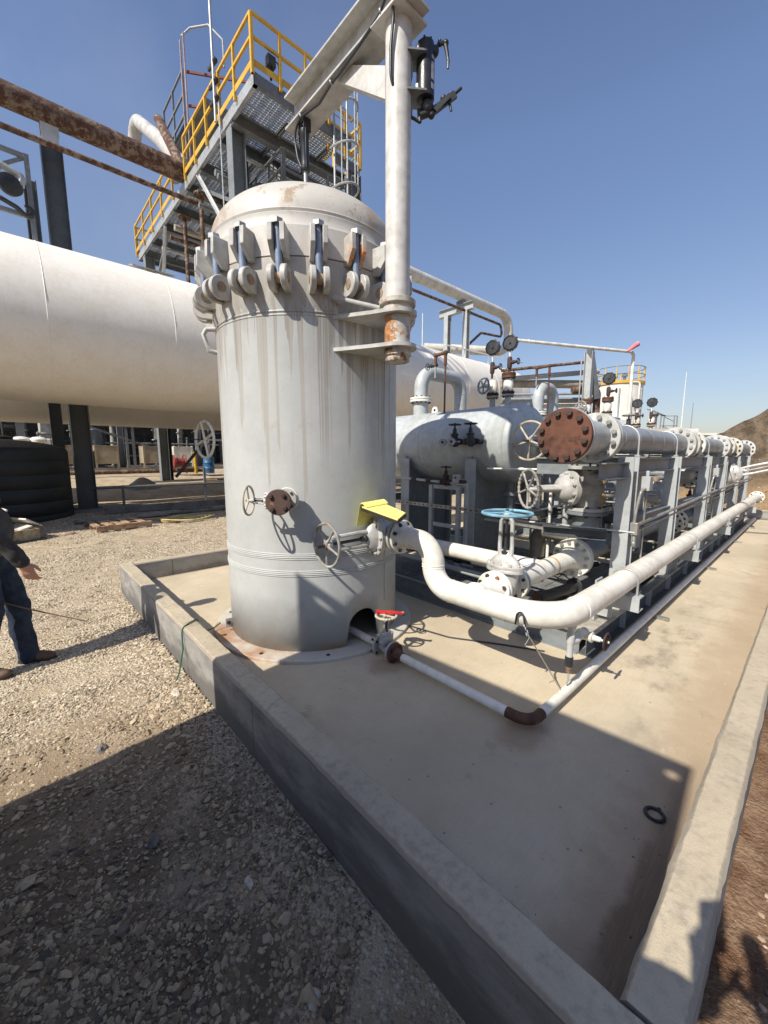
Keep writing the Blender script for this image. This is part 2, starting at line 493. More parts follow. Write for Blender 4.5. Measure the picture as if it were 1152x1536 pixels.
for i in range(420):      # grit swept into the corners of the pad
    if rng.random() < .5: x, y = -.23 - abs(rng.gauss(0, .12)), 1.1 + 8 * rng.random()
    elif rng.random() < .6: x, y = -5.6 + 5.2 * rng.random(), 1.04 + abs(rng.gauss(0, .12))
    else: x, y = -2.2 + 1.9 * rng.random(), 1.1 + 4 * rng.random()
    items.append((x, y, .131, .0018 + .0045 * rng.random() ** 3))
tag(stone_cloud('pad_grit', stone_mat('grit', (.16, .12, .085), (.5, .44, .36)), items), kind='stuff')
# a few rocks big enough to pick out
def rock(x, y, s, label, mt):
    b = MB(); bm = bmesh.new(); bmesh.ops.create_icosphere(bm, subdivisions=2, radius=1)
    sx, sy, sz = s, s * rng.uniform(.6, .8), s * rng.uniform(.45, .6); o = rng.random() * 50
    vs = []
    for v in bm.verts:
        k = 1 + .60 * mnoise.noise(v.co * 1.3 + V((o, 0, 0))) + .25 * mnoise.noise(v.co * 4 + V((o, 0, 0)))
        vs.append((v.co.x * sx * k, v.co.y * sy * k, max(v.co.z * sz * k, -.3 * sz)))
    b.add([(x + p[0], y + p[1], gz(x, y) + p[2] + .05 * sz) for p in vs], [tuple(v.index for v in f.verts) for f in bm.faces]); bm.free()
    tag(b.build('rock', mt, smooth=0), label, 'rock', 'loose rocks on the gravel')
grock = paint('grey_rock', (.155, .14, .122), .9, .25, 0, bump=.6); wrock = paint('pale_rock', (.52, .46, .37), .9, .2, 0, bump=.6)
for px in [(-1.87, .30, .042, 'largest dark grey rock in the shaded gravel', grock), (-1.42, .55, .026, 'pale angular rock lying by the foot of the shaded kerb', wrock),
           (-3.05, .72, .045, 'pale rock at the kerb foot beside the green wire end', wrock), (-2.75, .22, .045, 'dark grey rock in the sunlit gravel near the shadow edge', grock),
           (-.95, .55, .03, 'pale flat rock near the bottom of the photo by the kerb', wrock)]:
    rock(*px)

# ---------------------------------------------------------------- concrete pad and kerb
PZ, KZ = .13, .37
def concrete(name, base, kind):
    m, nt, b = newmat(name); T = NT(nt)
    big = T.noise(.9, 6, .6); mid = T.noise(4.5, 6, .62); fin = T.noise(160, 3); x, y, z = T.xyz()
    c = T.mix(T.ramp(big, .33, .67), tuple(k * .86 for k in base), tuple(min(1, k * 1.08) for k in base))
    c = T.mix(T.ramp(mid, .4, .75, 0, .35), c, (base[0] * .72, base[1] * .70, base[2] * .66))
    if kind == 'pad':
        # dried mud and oil stains in front of the pipes, reddish silt along the right kerb
        st = T.math('MULTIPLY', T.ramp(T.noise(1.7, 6, .65, vec=T.map((1.3, .75, 1), (1, 3, 0))), .50, .66), T.math('MULTIPLY', T.ramp(x, -1.05, -.8), T.ramp(x, -.28, -.5)))
        st = T.math('MULTIPLY', st, T.math('MULTIPLY', T.ramp(y, 2.2, 2.9), T.ramp(y, 6.5, 4.5)))
        c = T.mix(T.math('MULTIPLY', st, .75), c, (.17, .145, .11))
        red = T.math('MULTIPLY', T.ramp(T.math('ADD', x, T.math('MULTIPLY', T.math('SUBTRACT', mid, .5), .35)), -.60, -.36), .42)
        c = T.mix(red, c, (.33, .215, .13))
        red2 = T.math('MULTIPLY', T.ramp(T.math('ADD', x, T.math('MULTIPLY', T.math('SUBTRACT', mid, .5), .16)), -.36, -.30), T.ramp(y, 3., 1.4))
        c = T.mix(T.math('MULTIPLY', red2, .75), c, (.16, .105, .068))
        pale = T.ramp(T.noise(3., 6, .7, vec=T.map((1, .6, 1), (7, 2, 0))), .62, .65)
        c = T.mix(T.math('MULTIPLY', pale, .45), c, (.52, .46, .36))
        cv = T.node('ShaderNodeTexVoronoi', feature='DISTANCE_TO_EDGE'); wv = T.node('ShaderNodeVectorMath', operation='ADD'); nv = T.node('ShaderNodeTexNoise'); T.link(T.P(), nv.inputs['Vector']); nv.inputs['Scale'].default_value = 2.2; nv.inputs['Detail'].default_value = 6
        T.link(T.P(), wv.inputs[0]); T.link(nv.outputs['Color'], wv.inputs[1]); T.link(wv.outputs[0], cv.inputs['Vector']); cv.inputs['Scale'].default_value = .42
        crack = T.math('MULTIPLY', T.ramp(cv.outputs['Distance'], .006, .0015), T.ramp(T.noise(.8, 2), .48, .56))
        gr = T.math('MAXIMUM', T.ramp(T.math('ADD', y, T.math('MULTIPLY', T.math('SUBTRACT', mid, .5), .12)), 1.10, 1.03), T.ramp(T.math('ADD', x, T.math('MULTIPLY', T.math('SUBTRACT', mid, .5), .12)), -5.78, -5.84))
        c = T.mix(T.math('MULTIPLY', gr, .5), c, (.20, .155, .115))
        oil = T.ramp(T.noise(2.6, 5, .6, vec=T.map((1, 1, 1), (11, 4, 2))), .63, .70); c = T.mix(T.math('MULTIPLY', oil, .35), c, (.24, .20, .155))
        for rx, ry, rr in ((-1.03, 2.02, .22), (-2.12, 1.98, .20), (-3.3, 1.12, .35)):      # rust bled from the elbow, the flange and the base ring
            dd = T.math('SQRT', T.math('ADD', T.math('POWER', T.math('SUBTRACT', x, rx), 2.), T.math('POWER', T.math('SUBTRACT', y, ry), 2.)))
            c = T.mix(T.math('MULTIPLY', T.ramp(T.math('ADD', dd, T.math('MULTIPLY', T.math('SUBTRACT', mid, .5), .35)), rr, rr * .3), .55), c, (.27, .165, .095))
        br = T.noise(1, 3, .6, vec=T.map((95, 6, 1))); c = T.mix(T.ramp(br, .35, .7, 0, .22), c, tuple(k * .74 for k in base))      # broom finish
        sc = T.noise(1, 4, .7, vec=T.map((5, 38, 1), (2, 0, 0))); c = T.mix(T.math('MULTIPLY', T.ramp(sc, .68, .72), .35), c, (.56, .50, .40))
        sp = T.node('ShaderNodeTexVoronoi'); T.link(T.P(), sp.inputs['Vector']); sp.inputs['Scale'].default_value = 9
        c = T.mix(T.math('MULTIPLY', T.ramp(sp.outputs['Distance'], .07, .04), .6), c, (.14, .12, .1))
    else:
        # outer faces: grey form marks, darker and damp near the ground
        nz = T.node('ShaderNodeNewGeometry'); s2 = T.node('ShaderNodeSeparateXYZ'); T.link(nz.outputs['Normal'], s2.inputs[0])
        side = T.ramp(T.math('ABSOLUTE', s2.outputs[2]), .62, .3)
        form = T.noise(2.2, 7, .65, vec=T.map((1, 1, 2.6))); 
        g = T.mix(T.ramp(form, .33, .66), (.205, .202, .192), (.335, .325, .30))
        g = T.mix(T.ramp(T.noise(9, 6, .75), .60, .74), g, (.43, .415, .38)); g = T.mix(T.math('MULTIPLY', T.ramp(T.noise(30, 4, .7), .6, .7), .5), g, (.14, .135, .125))
        damp_shade = T.ramp(T.math('ADD', z, T.math('MULTIPLY', T.math('SUBTRACT', form, .5), .5)), .06, .26)
        g = T.mix(damp_shade, (.145, .14, .13), g)
        for ax, off in ((x, .35), (y, .9)):      # form-board joints every couple of metres
            fr = T.math('ABSOLUTE', T.math('SUBTRACT', T.math('FRACT', T.math('ADD', T.math('MULTIPLY', ax, .41), off)), .5))
            g = T.mix(T.math('MULTIPLY', T.ramp(fr, .0035, .0012), .7), g, (.09, .088, .082))
        c = T.mix(side, c, g)
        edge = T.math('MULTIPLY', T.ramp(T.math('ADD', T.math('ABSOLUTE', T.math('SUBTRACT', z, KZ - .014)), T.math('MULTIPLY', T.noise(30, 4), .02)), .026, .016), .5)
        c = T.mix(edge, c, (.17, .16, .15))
    pore = T.ramp(T.noise(95, 2), .66, .72)
    c = T.mix(T.math('MULTIPLY', pore, .35), c, tuple(k * .55 for k in base))
    c = T.mix(T.ramp(fin, .25, .75, 0, .3), c, T.mix(1, c, (.72, .7, .66), 'MULTIPLY'))
    T.link(c, b.inputs['Base Color']); b.inputs['Roughness'].default_value = .88; b.inputs['Specular IOR Level'].default_value = .25
    T.bump(T.math('ADD', fin, T.math('MULTIPLY', mid, 1.2)), .35, .006, b)
    return m
pad_m = concrete('sandy_concrete', (.555, .475, .345), 'pad')
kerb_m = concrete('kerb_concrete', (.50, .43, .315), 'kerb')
b = MB(); b.bx(-5.85, -.12, .95, 13.85, -.3, PZ)
tag(b.build('concrete_pad', pad_m, smooth=0), kind='structure')
def kerb_run(b, p0, p1, inward, w=.147, ch=.016):
    """chamfered kerb cross-section swept p0->p1; p0,p1 on the outer line"""
    p0, p1, s = V(p0), V(p1), V(inward); d = (p1 - p0)
    prof = [(0, -.15), (w, -.15), (w, KZ - ch), (w - ch, KZ), (ch, KZ), (0, KZ - ch)]
    L = d.length; d.normalize(); nseg = int(L / .045); n = len(prof); vs = []; fs = []
    for k in range(nseg + 1):
        q = p0 + d * (L * k / nseg)
        for i, (a, z) in enumerate(prof):
            jx = .004 * mnoise.noise(V((q.x * 3 + i * 5, q.y * 3, z * 3))) + ((.003 * mnoise.noise(V((q.x * 17, q.y * 17 + i, 0))) - .007 * max(0, mnoise.noise(V((q.x * 7 + 3 * i, q.y * 7, 2))) - .25) * (1 if i in (4, 5) else -1)) if i in (2, 3, 4, 5) else 0)
            e = q + s * (a + jx); vs.append((e.x, e.y, z + (jx if i > 1 else 0)))
    for k in range(nseg):
        for i in range(n): fs.append((k * n + i, k * n + (i + 1) % n, (k + 1) * n + (i + 1) % n, (k + 1) * n + i))
    fs += [tuple(range(n))[::-1], tuple(range(nseg * n, nseg * n + n))]
    b.add(vs, fs)
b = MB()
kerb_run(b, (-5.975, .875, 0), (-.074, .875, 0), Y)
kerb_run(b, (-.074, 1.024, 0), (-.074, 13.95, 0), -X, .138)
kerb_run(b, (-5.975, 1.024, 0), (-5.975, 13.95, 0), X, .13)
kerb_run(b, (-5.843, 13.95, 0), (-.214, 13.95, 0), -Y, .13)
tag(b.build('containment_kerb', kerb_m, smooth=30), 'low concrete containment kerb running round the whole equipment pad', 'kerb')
# ---------------------------------------------------------------- tall vessel
VX, VY, VR = -3.32, 2.12, .80
VCc = V((VX, VY, 0))
def vp(az, r, z):
    a = math.radians(az); return V((VX + r * math.cos(a), VY + r * math.sin(a), z))
def vessel_mat(head=False):
    m, nt, b = newmat('vessel_head_paint' if head else 'vessel_shell_paint'); T = NT(nt)
    base = (.435, .45, .44) if not head else (.50, .485, .44)
    x, y, z = T.xyz()
    n1 = T.noise(2.1, 5); n2 = T.noise(13, 5, .6); n3 = T.noise(48, 4)
    c = T.mix(T.ramp(n1, .35, .65), tuple(k * .93 for k in base), tuple(k * 1.05 for k in base))
    if not head:
        # dirty run-off below the flange joint: long drips with ragged ends
        col = T.noise(1, 3, .6, vec=T.map((11, 11, .30))); col2 = T.noise(1, 2, .5, vec=T.map((30, 30, .4), (3, 1, 0)))
        lim = T.math('SUBTRACT', 3.05, T.math('MULTIPLY', T.math('POWER', T.ramp(T.math('ADD', T.math('MULTIPLY', col, .65), T.math('MULTIPLY', col2, .35)), .36, .70), 1.5), 1.75))
        drip = T.ramp(T.math('SUBTRACT', z, lim), 0, .03)
        dcol = T.mix(T.ramp(col2, .35, .65), (.255, .24, .215), (.36, .345, .31))
        c = T.mix(T.math('MULTIPLY', drip, .85), c, dcol)
        # tighter dark drips in one sheaf on the side facing the viewer
        az = T.math('ARCTAN2', T.math('SUBTRACT', y, VY), T.math('SUBTRACT', x, VX))
        sheaf = T.math('MULTIPLY', T.ramp(T.math('ABSOLUTE', T.math('ADD', az, .46)), .13, .03), T.ramp(z, 1.45, 2.1))
        c = T.mix(T.math('MULTIPLY', T.math('MULTIPLY', sheaf, T.ramp(T.noise(1, 2, .5, vec=T.map((60, 60, .25))), .50, .56)), .6), c, (.25, .225, .195))
        s = T.noise(1, 4, .6, vec=T.map((30, 30, .45), (5, 5, 0)))
        c = T.mix(T.math('MULTIPLY', T.ramp(s, .58, .68), T.ramp(z, 1.4, 2.5, .05, .4)), c, (.33, .31, .275))
        top = T.ramp(z, 2.78, 2.98)
        c = T.mix(T.math('MULTIPLY', top, T.ramp(n2, .3, .6, .35, .85)), c, (.385, .36, .315))
        # rust bleeding up from the base ring and faint stains
        bot = T.math('MULTIPLY', T.ramp(T.math('ADD', z, T.math('MULTIPLY', T.math('SUBTRACT', n2, .5), .10)), .25, .17), T.ramp(n1, .40, .60))
        c = T.mix(T.math('MULTIPLY', bot, .9), c, (.44, .29, .15))
        c = T.mix(T.math('MULTIPLY', T.ramp(T.noise(3.2, 6, .7, vec=T.map((1, 1, 1), (2, 9, 4))), .62, .70), .30), c, (.33, .29, .235))
    else:
        smear = T.noise(4.2, 6, .66, vec=T.map((1, 1, .8), (4, 2, 1)), dist=.6)
        mask = T.ramp(T.noise(1.3, 3, vec=T.map((1, 1, 1), (1.1, .3, 0))), .36, .62)
        c = T.mix(T.math('MULTIPLY', T.ramp(smear, .46, .60), T.math('MULTIPLY', mask, .95)), c, (.34, .225, .115))
        c = T.mix(T.math('MULTIPLY', T.ramp(T.noise(9, 5, .7), .57, .66), .8), c, (.28, .185, .10))
        c = T.mix(T.math('MULTIPLY', T.ramp(T.noise(24, 5, .7), .62, .70), .5), c, (.20, .16, .12))
        c = T.mix(T.math('MULTIPLY', T.ramp(z, 3.55, 3.40), .7), c, (.47, .46, .43))
    c = T.mix(T.math('MULTIPLY', T.ramp(n3, .66, .72), .35), c, (.3, .27, .23))
    c = T.mix(T.ramp(n2, .35, .75, 0, .22), c, T.mix(1, c, (.74, .71, .66), 'MULTIPLY'))
    T.link(c, b.inputs['Base Color']); T.link(T.ramp(n2, .3, .7, .38, .58), b.inputs['Roughness'])
    T.bump(T.math('ADD', T.noise(90, 3), T.math('MULTIPLY', n1, 2.)), .12, .004, b)
    return m
MT['vshell'] = vessel_mat(); MT['vhead'] = vessel_mat(True)
def ring_rust():
    m, nt, b = newmat('base_ring_paint'); T = NT(nt)
    n1 = T.noise(3., 6, .65); n2 = T.noise(16, 5)
    x, y, z = T.xyz(); az = T.math('ARCTAN2', T.math('SUBTRACT', y, VY), T.math('SUBTRACT', x, VX))
    w = T.ramp(T.math('ABSOLUTE', T.math('ADD', az, 1.55)), 1.3, .25)
    c = T.mix(T.ramp(T.math('ADD', T.math('MULTIPLY', w, .34), n1), .66, 1.0), (.50, .475, .41), (.36, .20, .11))
    c = T.mix(T.ramp(n2, .6, .7, 0, .5), c, (.2, .13, .09))
    T.link(c, b.inputs['Base Color']); b.inputs['Roughness'].default_value = .7; T.bump(n2, .2, .004, b); return m
vessel = thing('pressure_vessel', 'tall grey upright pressure vessel with a clamped domed lid, streaked with dirty run-off', 'pressure vessel', (VX, VY, PZ))
# shell with an arched doorway cut in the skirt
def shell():
    b = MB(); N = 144; zs = [.162, .9, 1.6, 2.80]; door_c, door_h = -2.5, .155
    vs, fs = [], []
    def zb(az):
        yy = VR * math.sin(math.radians(az)) + 2.12 - 2.085
        if -60 < az < 60 and abs(yy) < door_h: return .30 + math.sqrt(max(door_h ** 2 - yy ** 2, 0))
        return None
    R = VR
    prof = [(2.80, R), (2.86, R + .032), (3.145, R + .032), (3.147, R + .022), (3.153, R + .022), (3.155, R + .032), (3.40, R + .032), (3.44, R + .004), (3.50, R + .004)]
    prof = [(2.80, R), (2.86, R + .022), (3.145, R + .022), (3.148, R + .010), (3.15, R + .010)]
    for i in range(N):
        az = 360 * i / N; az = az - 360 if az > 180 else az
        col = []
        z0 = zb(az)
        for z in (z0 or .162, .62, .9, 1.6, 2.2): col.append(vp(az, R, z))
        for z, r in prof: col.append(vp(az, r, z))
        vs += col
    m = 5 + len(prof)
    for i in range(N):
        k = (i + 1) % N
        for j in range(m - 1): fs.append((i * m + j, k * m + j, k * m + j + 1, i * m + j + 1))
    b.add(vs, fs)
    return b, zb
sb, zb = shell()
sh = sb.build('shell', MT['vshell'], vessel)
so = sh.modifiers.new('wall', 'SOLIDIFY'); so.thickness = .02; so.offset = -1
# weld seams and bands
b = MB()
for z in (.955, .815):
  b = MB()
  if 1:
    for dz_, rr in ((-.022, .006), (-.008, .008), (.006, .008), (.020, .006)): b.torus((VX, VY, z + dz_), Z, VR - .001, rr, 96, 8)
    b.build('weld_seam', MT['vshell'], vessel)
b = MB()
b.torus((VX, VY, 2.79), Z, VR, .008, 96, 8); b.torus((VX, VY, 2.765), Z, VR - .001, .006, 96, 8)
b.build('weld_seam', MT['vshell'], vessel)
for a_, z_, r_ in ((17, .46, .008), (24, .96, .006)):
    b = MB(); b.tube([vp(a_, VR, z_), vp(a_, VR, 2.78)], r_, 8); b.build('vertical_seam', MT['vshell'], vessel)
b = MB(); b.lathe((VX, VY, PZ - .002), Z, [(0, .955), (.026, .955), (.031, .95), (.031, .70), (0, .70)], 96, cap=False)
ring = b.build('base_ring', ring_rust(), vessel)
for az in range(-135, 60, 36):
    b = MB(); b.lathe(vp(az, .885, PZ + .0295), Z, [(0, .0165), (.003, .0165)], 12); b.build('anchor_hole', MT['blacksteel'], ring)
# domed lid
prof = [(3.153, VR + .010), (3.156, VR + .022), (3.355, VR + .022), (3.375, VR + .010), (3.43, VR + .008)]
prof += [(3.445, VR + .010), (3.452, VR + .003), (3.47, VR + .010), (3.478, VR + .002)]
for i in range(1, 25):
    t = i / 24 * PI / 2
    prof.append((3.49 + .40 * math.sin(t), max((VR + .002) * math.cos(t) ** .93, .001) if i < 24 else .001))
b = MB(); b.lathe((VX, VY, 0), Z, prof, 112, cap=False)
head = b.build('domed_lid', MT['vhead'], vessel, smooth=30)
b = MB(); b.bar((VX - .03, VY, 3.93), (VX + .03, VY, 3.93), .02, .10); b.build('lid_lug', MT['valve_grey'], head)
# swing-bolt clamps round the lid joint
blue_stud = paint('blue_coated_stud', (.19, .25, .36), .5, .15, .05)
lugm = paint('lug_grey_paint', (.46, .455, .43), .5, .15, .10, rcol=(.30, .15, .06))
lugin = paint('lug_inner_wear', (.33, .24, .16), .7, .25, .2)
for k in range(20):
    az = -45.5 + 18 * k
    a = math.radians(az); n = V((math.cos(a), math.sin(a), 0)); t = V((-math.sin(a), math.cos(a), 0))
    o = vp(az, VR + .03, 0)
    b = MB()
    for s in (-1, 1):   # two cheeks of the upper bracket, slanting back towards the lid
        b.prism([(-.03, 3.44), (.135, 3.42), (.135, 3.29), (-.03, 3.21)], o + t * (s * .039 - .0105), n, Z, .021) if False else None
        c = o + t * (s * .0435) - t * .0175
        b.ext([(-.05, 3.315), (.105, 3.315), (.11, 3.20), (.035, 3.115), (-.05, 3.115)], c, t, n, Z, .035)
    rusty = k in (1, 2) and (abs(az + 27.5) < 1 or abs(az + 9.5) < 1)
    cl = b.build('clamp_bracket', MT['clad_tan'] if False else (paint('rusty_bracket', (.45, .42, .38), .6, .15, .55, rcol=(.33, .12, .05)) if abs(az + 9.5) < 1 else lugm), vessel, bevel=.004)
    b = MB()
    b.cyl(o + n * .055 + Z * 2.97, o + n * .055 + Z * 3.33, .024, 12)
    b.build('swing_bolt', blue_stud, cl)
    b = MB(); b.lathe(o + n * .06 + Z * 3.317, Z, [(0, .043), (.03, .043), (.036, .037)], 6)
    b.build('nut', MT['bolt_grey'], cl)
    b = MB()
    for s in (-1, 1):   # round-nosed lower lugs
        c = o + t * (s * .047)
        b.disc(c + n * .06 + Z * 2.978, t, .083, .042, 36, .006)
        b.box(c + n * .0 + Z * 2.978, (.0415, .11, .155), M4((t, n, Z)).transposed())
    lg = b.build('clamp_lug', lugm, vessel)
    b = MB(); b.cyl(o + n * .06 + Z * 2.978 - t * .0715, o + n * .06 + Z * 2.978 + t * .0715, .036, 22)
    b.build('lug_pin', lugin, lg)
# lifting lug on the left, earthing plate at the skirt
b = MB(); c = vp(-112, VR, 2.72); a = math.radians(-112); n = V((math.cos(a), math.sin(a), 0))
b.tube([c + Z * .095 - n * .01, c + n * .075 + Z * .085, c + n * .10 + Z * .04, c + n * .06 - Z * .085, c - n * .01 - Z * .10], [.020] * 5, 10)
b.build('lifting_lug', MT['valve_grey'], vessel)
b = MB(); az = -104; a = math.radians(az); n = V((math.cos(a), math.sin(a), 0)); t = V((-n.y, n.x, 0))
b.box(vp(az, VR + .03, .235), (.06, .010, .085), M4((n, t, Z)).transposed())
ep = b.build('earthing_plate', MT['galv'], vessel)
b = MB(); b.lathe(vp(az, VR + .035, .24) + t * .004, t, [(0, .018), (.012, .018)], 6); b.build('bolt', MT['bolt_dark'], ep)
# hinge brackets that carry the davit
PX, PYv = -2.215, 2.17
for z in (2.765, 2.535):
    b = MB(); poly = []
    d = V((PX - VX, PYv - VY)); 
    pts = [(-2.60, 1.83), (-2.30, 1.985)]
    for i in range(13):
        q = math.radians(-70 + 140 * i / 12); pts.append((PX + .01 + .135 * math.cos(q), PYv + .135 * math.sin(q) * 1.0))
    pts += [(-2.30, 2.335), (-2.60, 2.45)]
    b.ext(pts, V((0, 0, z - .013)), Z, X, Y, .026)
    hp = b.build('hinge_plate', lugm, vessel)
b = MB(); b.lathe((PX, PYv, 2.55), Z, [(0, .094), (.20, .094)], 28); b.build('hinge_sleeve', paint('rust_stained_sleeve', (.50, .49, .45), .55, .15, .78, rcol=(.20, .085, .035)), vessel)
b = MB(); b.tube([vp(-17, VR + .03, 2.86), vp(-17, VR + .03, 2.86) + V((.02, -.06, .02)), vp(-4, VR + .25, 2.80)], .016, 10); b.build('stay_rod', MT['valve_grey'], vessel)

# nozzles carried by the shell
def nozzle(az, z, r, L, Rf, tf, parent, y=None, d=None):
    a = math.radians(az); n = d or V((math.cos(a), math.sin(a), 0)); c = vp(az, VR - .03, z)
    b = MB(); b.lathe(c, n, [(0, r + .012), (.035, r + .010), (.05, r), (L, r)], 24)
    b.disc(c + n * (L - tf / 2), n, Rf, tf, 32)
    return b.build('nozzle', MT['flangewhite'], parent), c + n * L, n
nz1, e1, n1 = nozzle(-45.2, 1.425, .045, .13, .088, .022, vessel)
bolts(nz1, e1, n1, .066, 4, .013, MT['bolt_dark'], t=.03)

# ---------------------------------------------------------------- davit crane on the hinge
davit = thing('davit_crane', 'pale grey lid-lifting davit crane, a pipe post and I-beam arm above the tall vessel', 'crane', (PX, PYv, 2.48))
pm = paint('davit_post_paint', (.56, .555, .53), .5, .12, .12, rcol=(.30, .17, .08), streak=.1)
b = MB(); b.lathe((PX, PYv, 2.775), Z, [(0, .088), (1.85, .088)], 36); post = b.build('post', pm, davit)
colm = paint('rust_stained_collar', (.48, .45, .39), .6, .2, .72, rcol=(.13, .058, .03))
b = MB(); b.lathe((PX, PYv, 2.82), Z, [(0, .125), (.005, .132), (.035, .132), (.04, .122)], 36); b.lathe((PX, PYv, 2.778), Z, [(0, .112), (.043, .112)], 36); b.build('collar', colm, post)
b = MB(); b.lathe((PX, PYv, 2.435), Z, [(0, .085), (.012, .092), (.035, .092), (.04, .103), (.06, .103), (.064, .096), (.087, .096)], 32); b.build('pivot_pin', colm, post)
BZ = 4.60; BY = 2.155
b = MB(); b.ibeam((-3.52, BY, BZ + .13), (-2.02, BY, BZ + .13), Z, .26, .21, .016, .011)
beam = b.build('beam', paint('davit_beam_paint', (.43, .43, .415), .5, .14, .10, rcol=(.28, .15, .07)), davit)
b = MB(); b.box((PX, PYv, 4.59), (.27, .27, .016)); b.build('cap_plate', pm, davit)
b = MB(); b.bar((-2.60, BY, 4.585), (-2.27, PYv, 4.20), .06, .145, up=V((1, 0, 1)))
b = MB(); b.prism([(-.58, .0), (-.40, .0), (-.05, -.22), (-.05, -.42)], V((PX - .02, BY + .045, 4.588)), X, Z, .09)
b.build('brace_gusset', pm, davit)
# hydraulic cylinder hanging at the arm's end
b = MB(); hx = VX
b.bx(hx - .05, hx - .035, VY - .035, VY + .035, 4.50, 4.597); b.build('clevis', MT['blacksteel'], davit); b = MB(); b.bx(hx + .035, hx + .05, VY - .035, VY + .035, 4.50, 4.597)
b.build('clevis', MT['blacksteel'], davit)
b = MB(); b.lathe((hx, VY, 4.205), Z, [(0, .030), (.01, .042), (.03, .044), (.04, .036), (.26, .036), (.27, .043), (.315, .043), (.32, .03), (.35, .028)], 22)
for s in (-1, 1): b.cyl((hx + s * .05, VY - .02, 4.21), (hx + s * .05, VY - .02, 4.51), .006, 8)
b.torus((hx, VY, 4.55), X, .03, .012, 16, 8)
hc = b.build('hydraulic_cylinder', MT['black'], davit)
b = MB(); b.cyl((hx, VY, 3.94), (hx, VY, 4.22), .016, 14); b.build('piston_rod', MT['galv'], hc)
# hydraulic hand pump on the post
pd = V((.60, .80, 0)).normalized()   # direction from the post to the pump (to the right in the photo)
PC = V((PX, PYv, 0)) + pd * .185
b = MB(); b.lathe(PC + Z * 4.16, Z, [(0, .045), (.005, .062), (.30, .062), (.31, .058), (.335, .056), (.34, .045)], 30)
for i in range(6):
    a = PI * i / 3; b.lathe(PC + Z * 4.498 + V((math.cos(a), math.sin(a), 0)) * .045, Z, [(0, .008), (.012, .008)], 6)
pump = b.build('pump_reservoir', MT['black'], davit)
tn = V((-pd.y, pd.x, 0))
for z in (4.40, 4.17):
    b = MB()
    b.box(V((PX, PYv, z)) + pd * .115, (.13, .16, .012), M4((pd, tn, Z)).transposed())
    b.bar(V((PX, PYv, z - .03)) + pd * .09, V((PX, PYv, z - .12)) + pd * .088, .01, .06, up=tn)
    b.build('pump_bracket', MT['tower'], davit)
for z in (4.42, 4.19):
    for s in (-1, 1):
        b = MB()
        c = V((PX, PYv, z)) + pd * .12 - tn * .0 + tn * s * .055; b.lathe(c - Z * .02, Z, [(0, .013), (.04, .013)], 6); b.build('bracket_nut', MT['galv'], davit)
rr = V((.68, .74, 0)); up = Z
b = MB(); c = PC + rr * .06 + Z * 4.455
b.ball(c, .030, 12, 8, (1, 1, 1.2)); b.tube([c, c + rr * .02 + Z * .035, c + rr * .035 + Z * .07], .011, 8); b.tube([c + rr * .03 + Z * .04, c + rr * .065 + Z * .055, c + rr * .08 + Z * .03], .014, 8)
b.tube([c + rr * .07 + Z * .055, c + rr * .083 - Z * .0, c + rr * .093 - Z * .055, c + rr * .092 - Z * .10], [.017, .013, .010, .007], 8)
b.ball(c + rr * .075 + Z * .05, .02, 10, 8)
b.build('release_lever', MT['black'], pump)
b = MB(); c = PC + Z * 4.12 - rr * .005
b.ball(c + rr * .02, .045, 12, 8, (1, 1, 1.1)); b.tube([c - Z * .05 - rr * .03, c + rr * .03 - Z * .03], .026, 10); b.ball(c + rr * .05 - Z * .045, .024, 10, 8)
b.tube([c - rr * .035 - Z * .01, c - rr * .03 - Z * .09], .014, 8)
h0 = c + rr * .05 - Z * .03
b.bar(h0, h0 + rr * .16 + Z * .11, .022, .045); b.bar(h0 + rr * .02 + tn * -.02, h0 + rr * .12 + Z * .09 - tn * .02, .012, .03)
b.tube([h0 + rr * .12 + Z * .085, h0 + rr * .20 + Z * .15], .011, 10); b.cyl(h0 + rr * .12 + Z * .07, h0 + rr * .135 + Z * .01, .009, 8)
b.ball(h0 + rr * .08 + Z * .085, .022, 10, 8)
b.build('pump_handle', MT['blacksteel'], pump)
b = MB(); lab = V((math.cos(math.radians(-20)), math.sin(math.radians(-20)), 0))
for z0, z1 in ((4.20, 4.235), (4.255, 4.36), (4.375, 4.40)):
    vs = []
    for z in (z0, z1):
        for i in range(7):
            a = math.radians(-14 + 28 * i / 6 + 5); vs.append(PC + V((math.cos(a), math.sin(a), 0)) * .0635 + Z * z)
    b.add(vs, [(i, i + 1, i + 8, i + 7) for i in range(6)])
b.build('pump_label', paint('grey_label', (.42, .45, .46), .5, .3, 0), pump)
# hose from the pump over the post top and along the beam to the cylinder
b = MB()
q = PC - tn * .02
pts = [PC - rr * .03 + Z * 4.03, PC - rr * .085 + Z * 4.07 - V((.02, .05, 0)), V((PX, PYv, 4.2)) + V((.03, -.10, 0)), V((PX, PYv, 4.38)) + V((.035, -.105, 0)), V((PX, PYv, 4.55)) + V((.055, -.10, 0)), V((PX + .075, PYv - .14, 4.66)), V((PX + .02, BY - .12, 4.655)), V((PX - .05, BY - .115, 4.60)), V((-2.45, BY - .105, 4.585)), V((-2.75, BY - .085, 4.575)), V((-2.85, BY - .08, 4.582)), V((-3.05, BY - .06, 4.566)), V((-3.27, BY - .085, 4.583)), V((-3.36, BY - .10, 4.56)), V((-3.38, VY - .06, 4.45)), V((-3.355, VY - .05, 4.30)), V((-3.33, VY - .035, 4.23))]
b.tube(round_path(pts, .12, 5), .0105, 10); b.build('hydraulic_hose', MT['hose'], davit)
for p in ((-2.85, BY - .08, 4.585), (-3.28, BY - .085, 4.59), (PX - .03, BY - .115, 4.61)):
    b = MB(); b.torus(p, X, .014, .006, 14, 6); b.build('hose_clip', MT['galv'], davit)

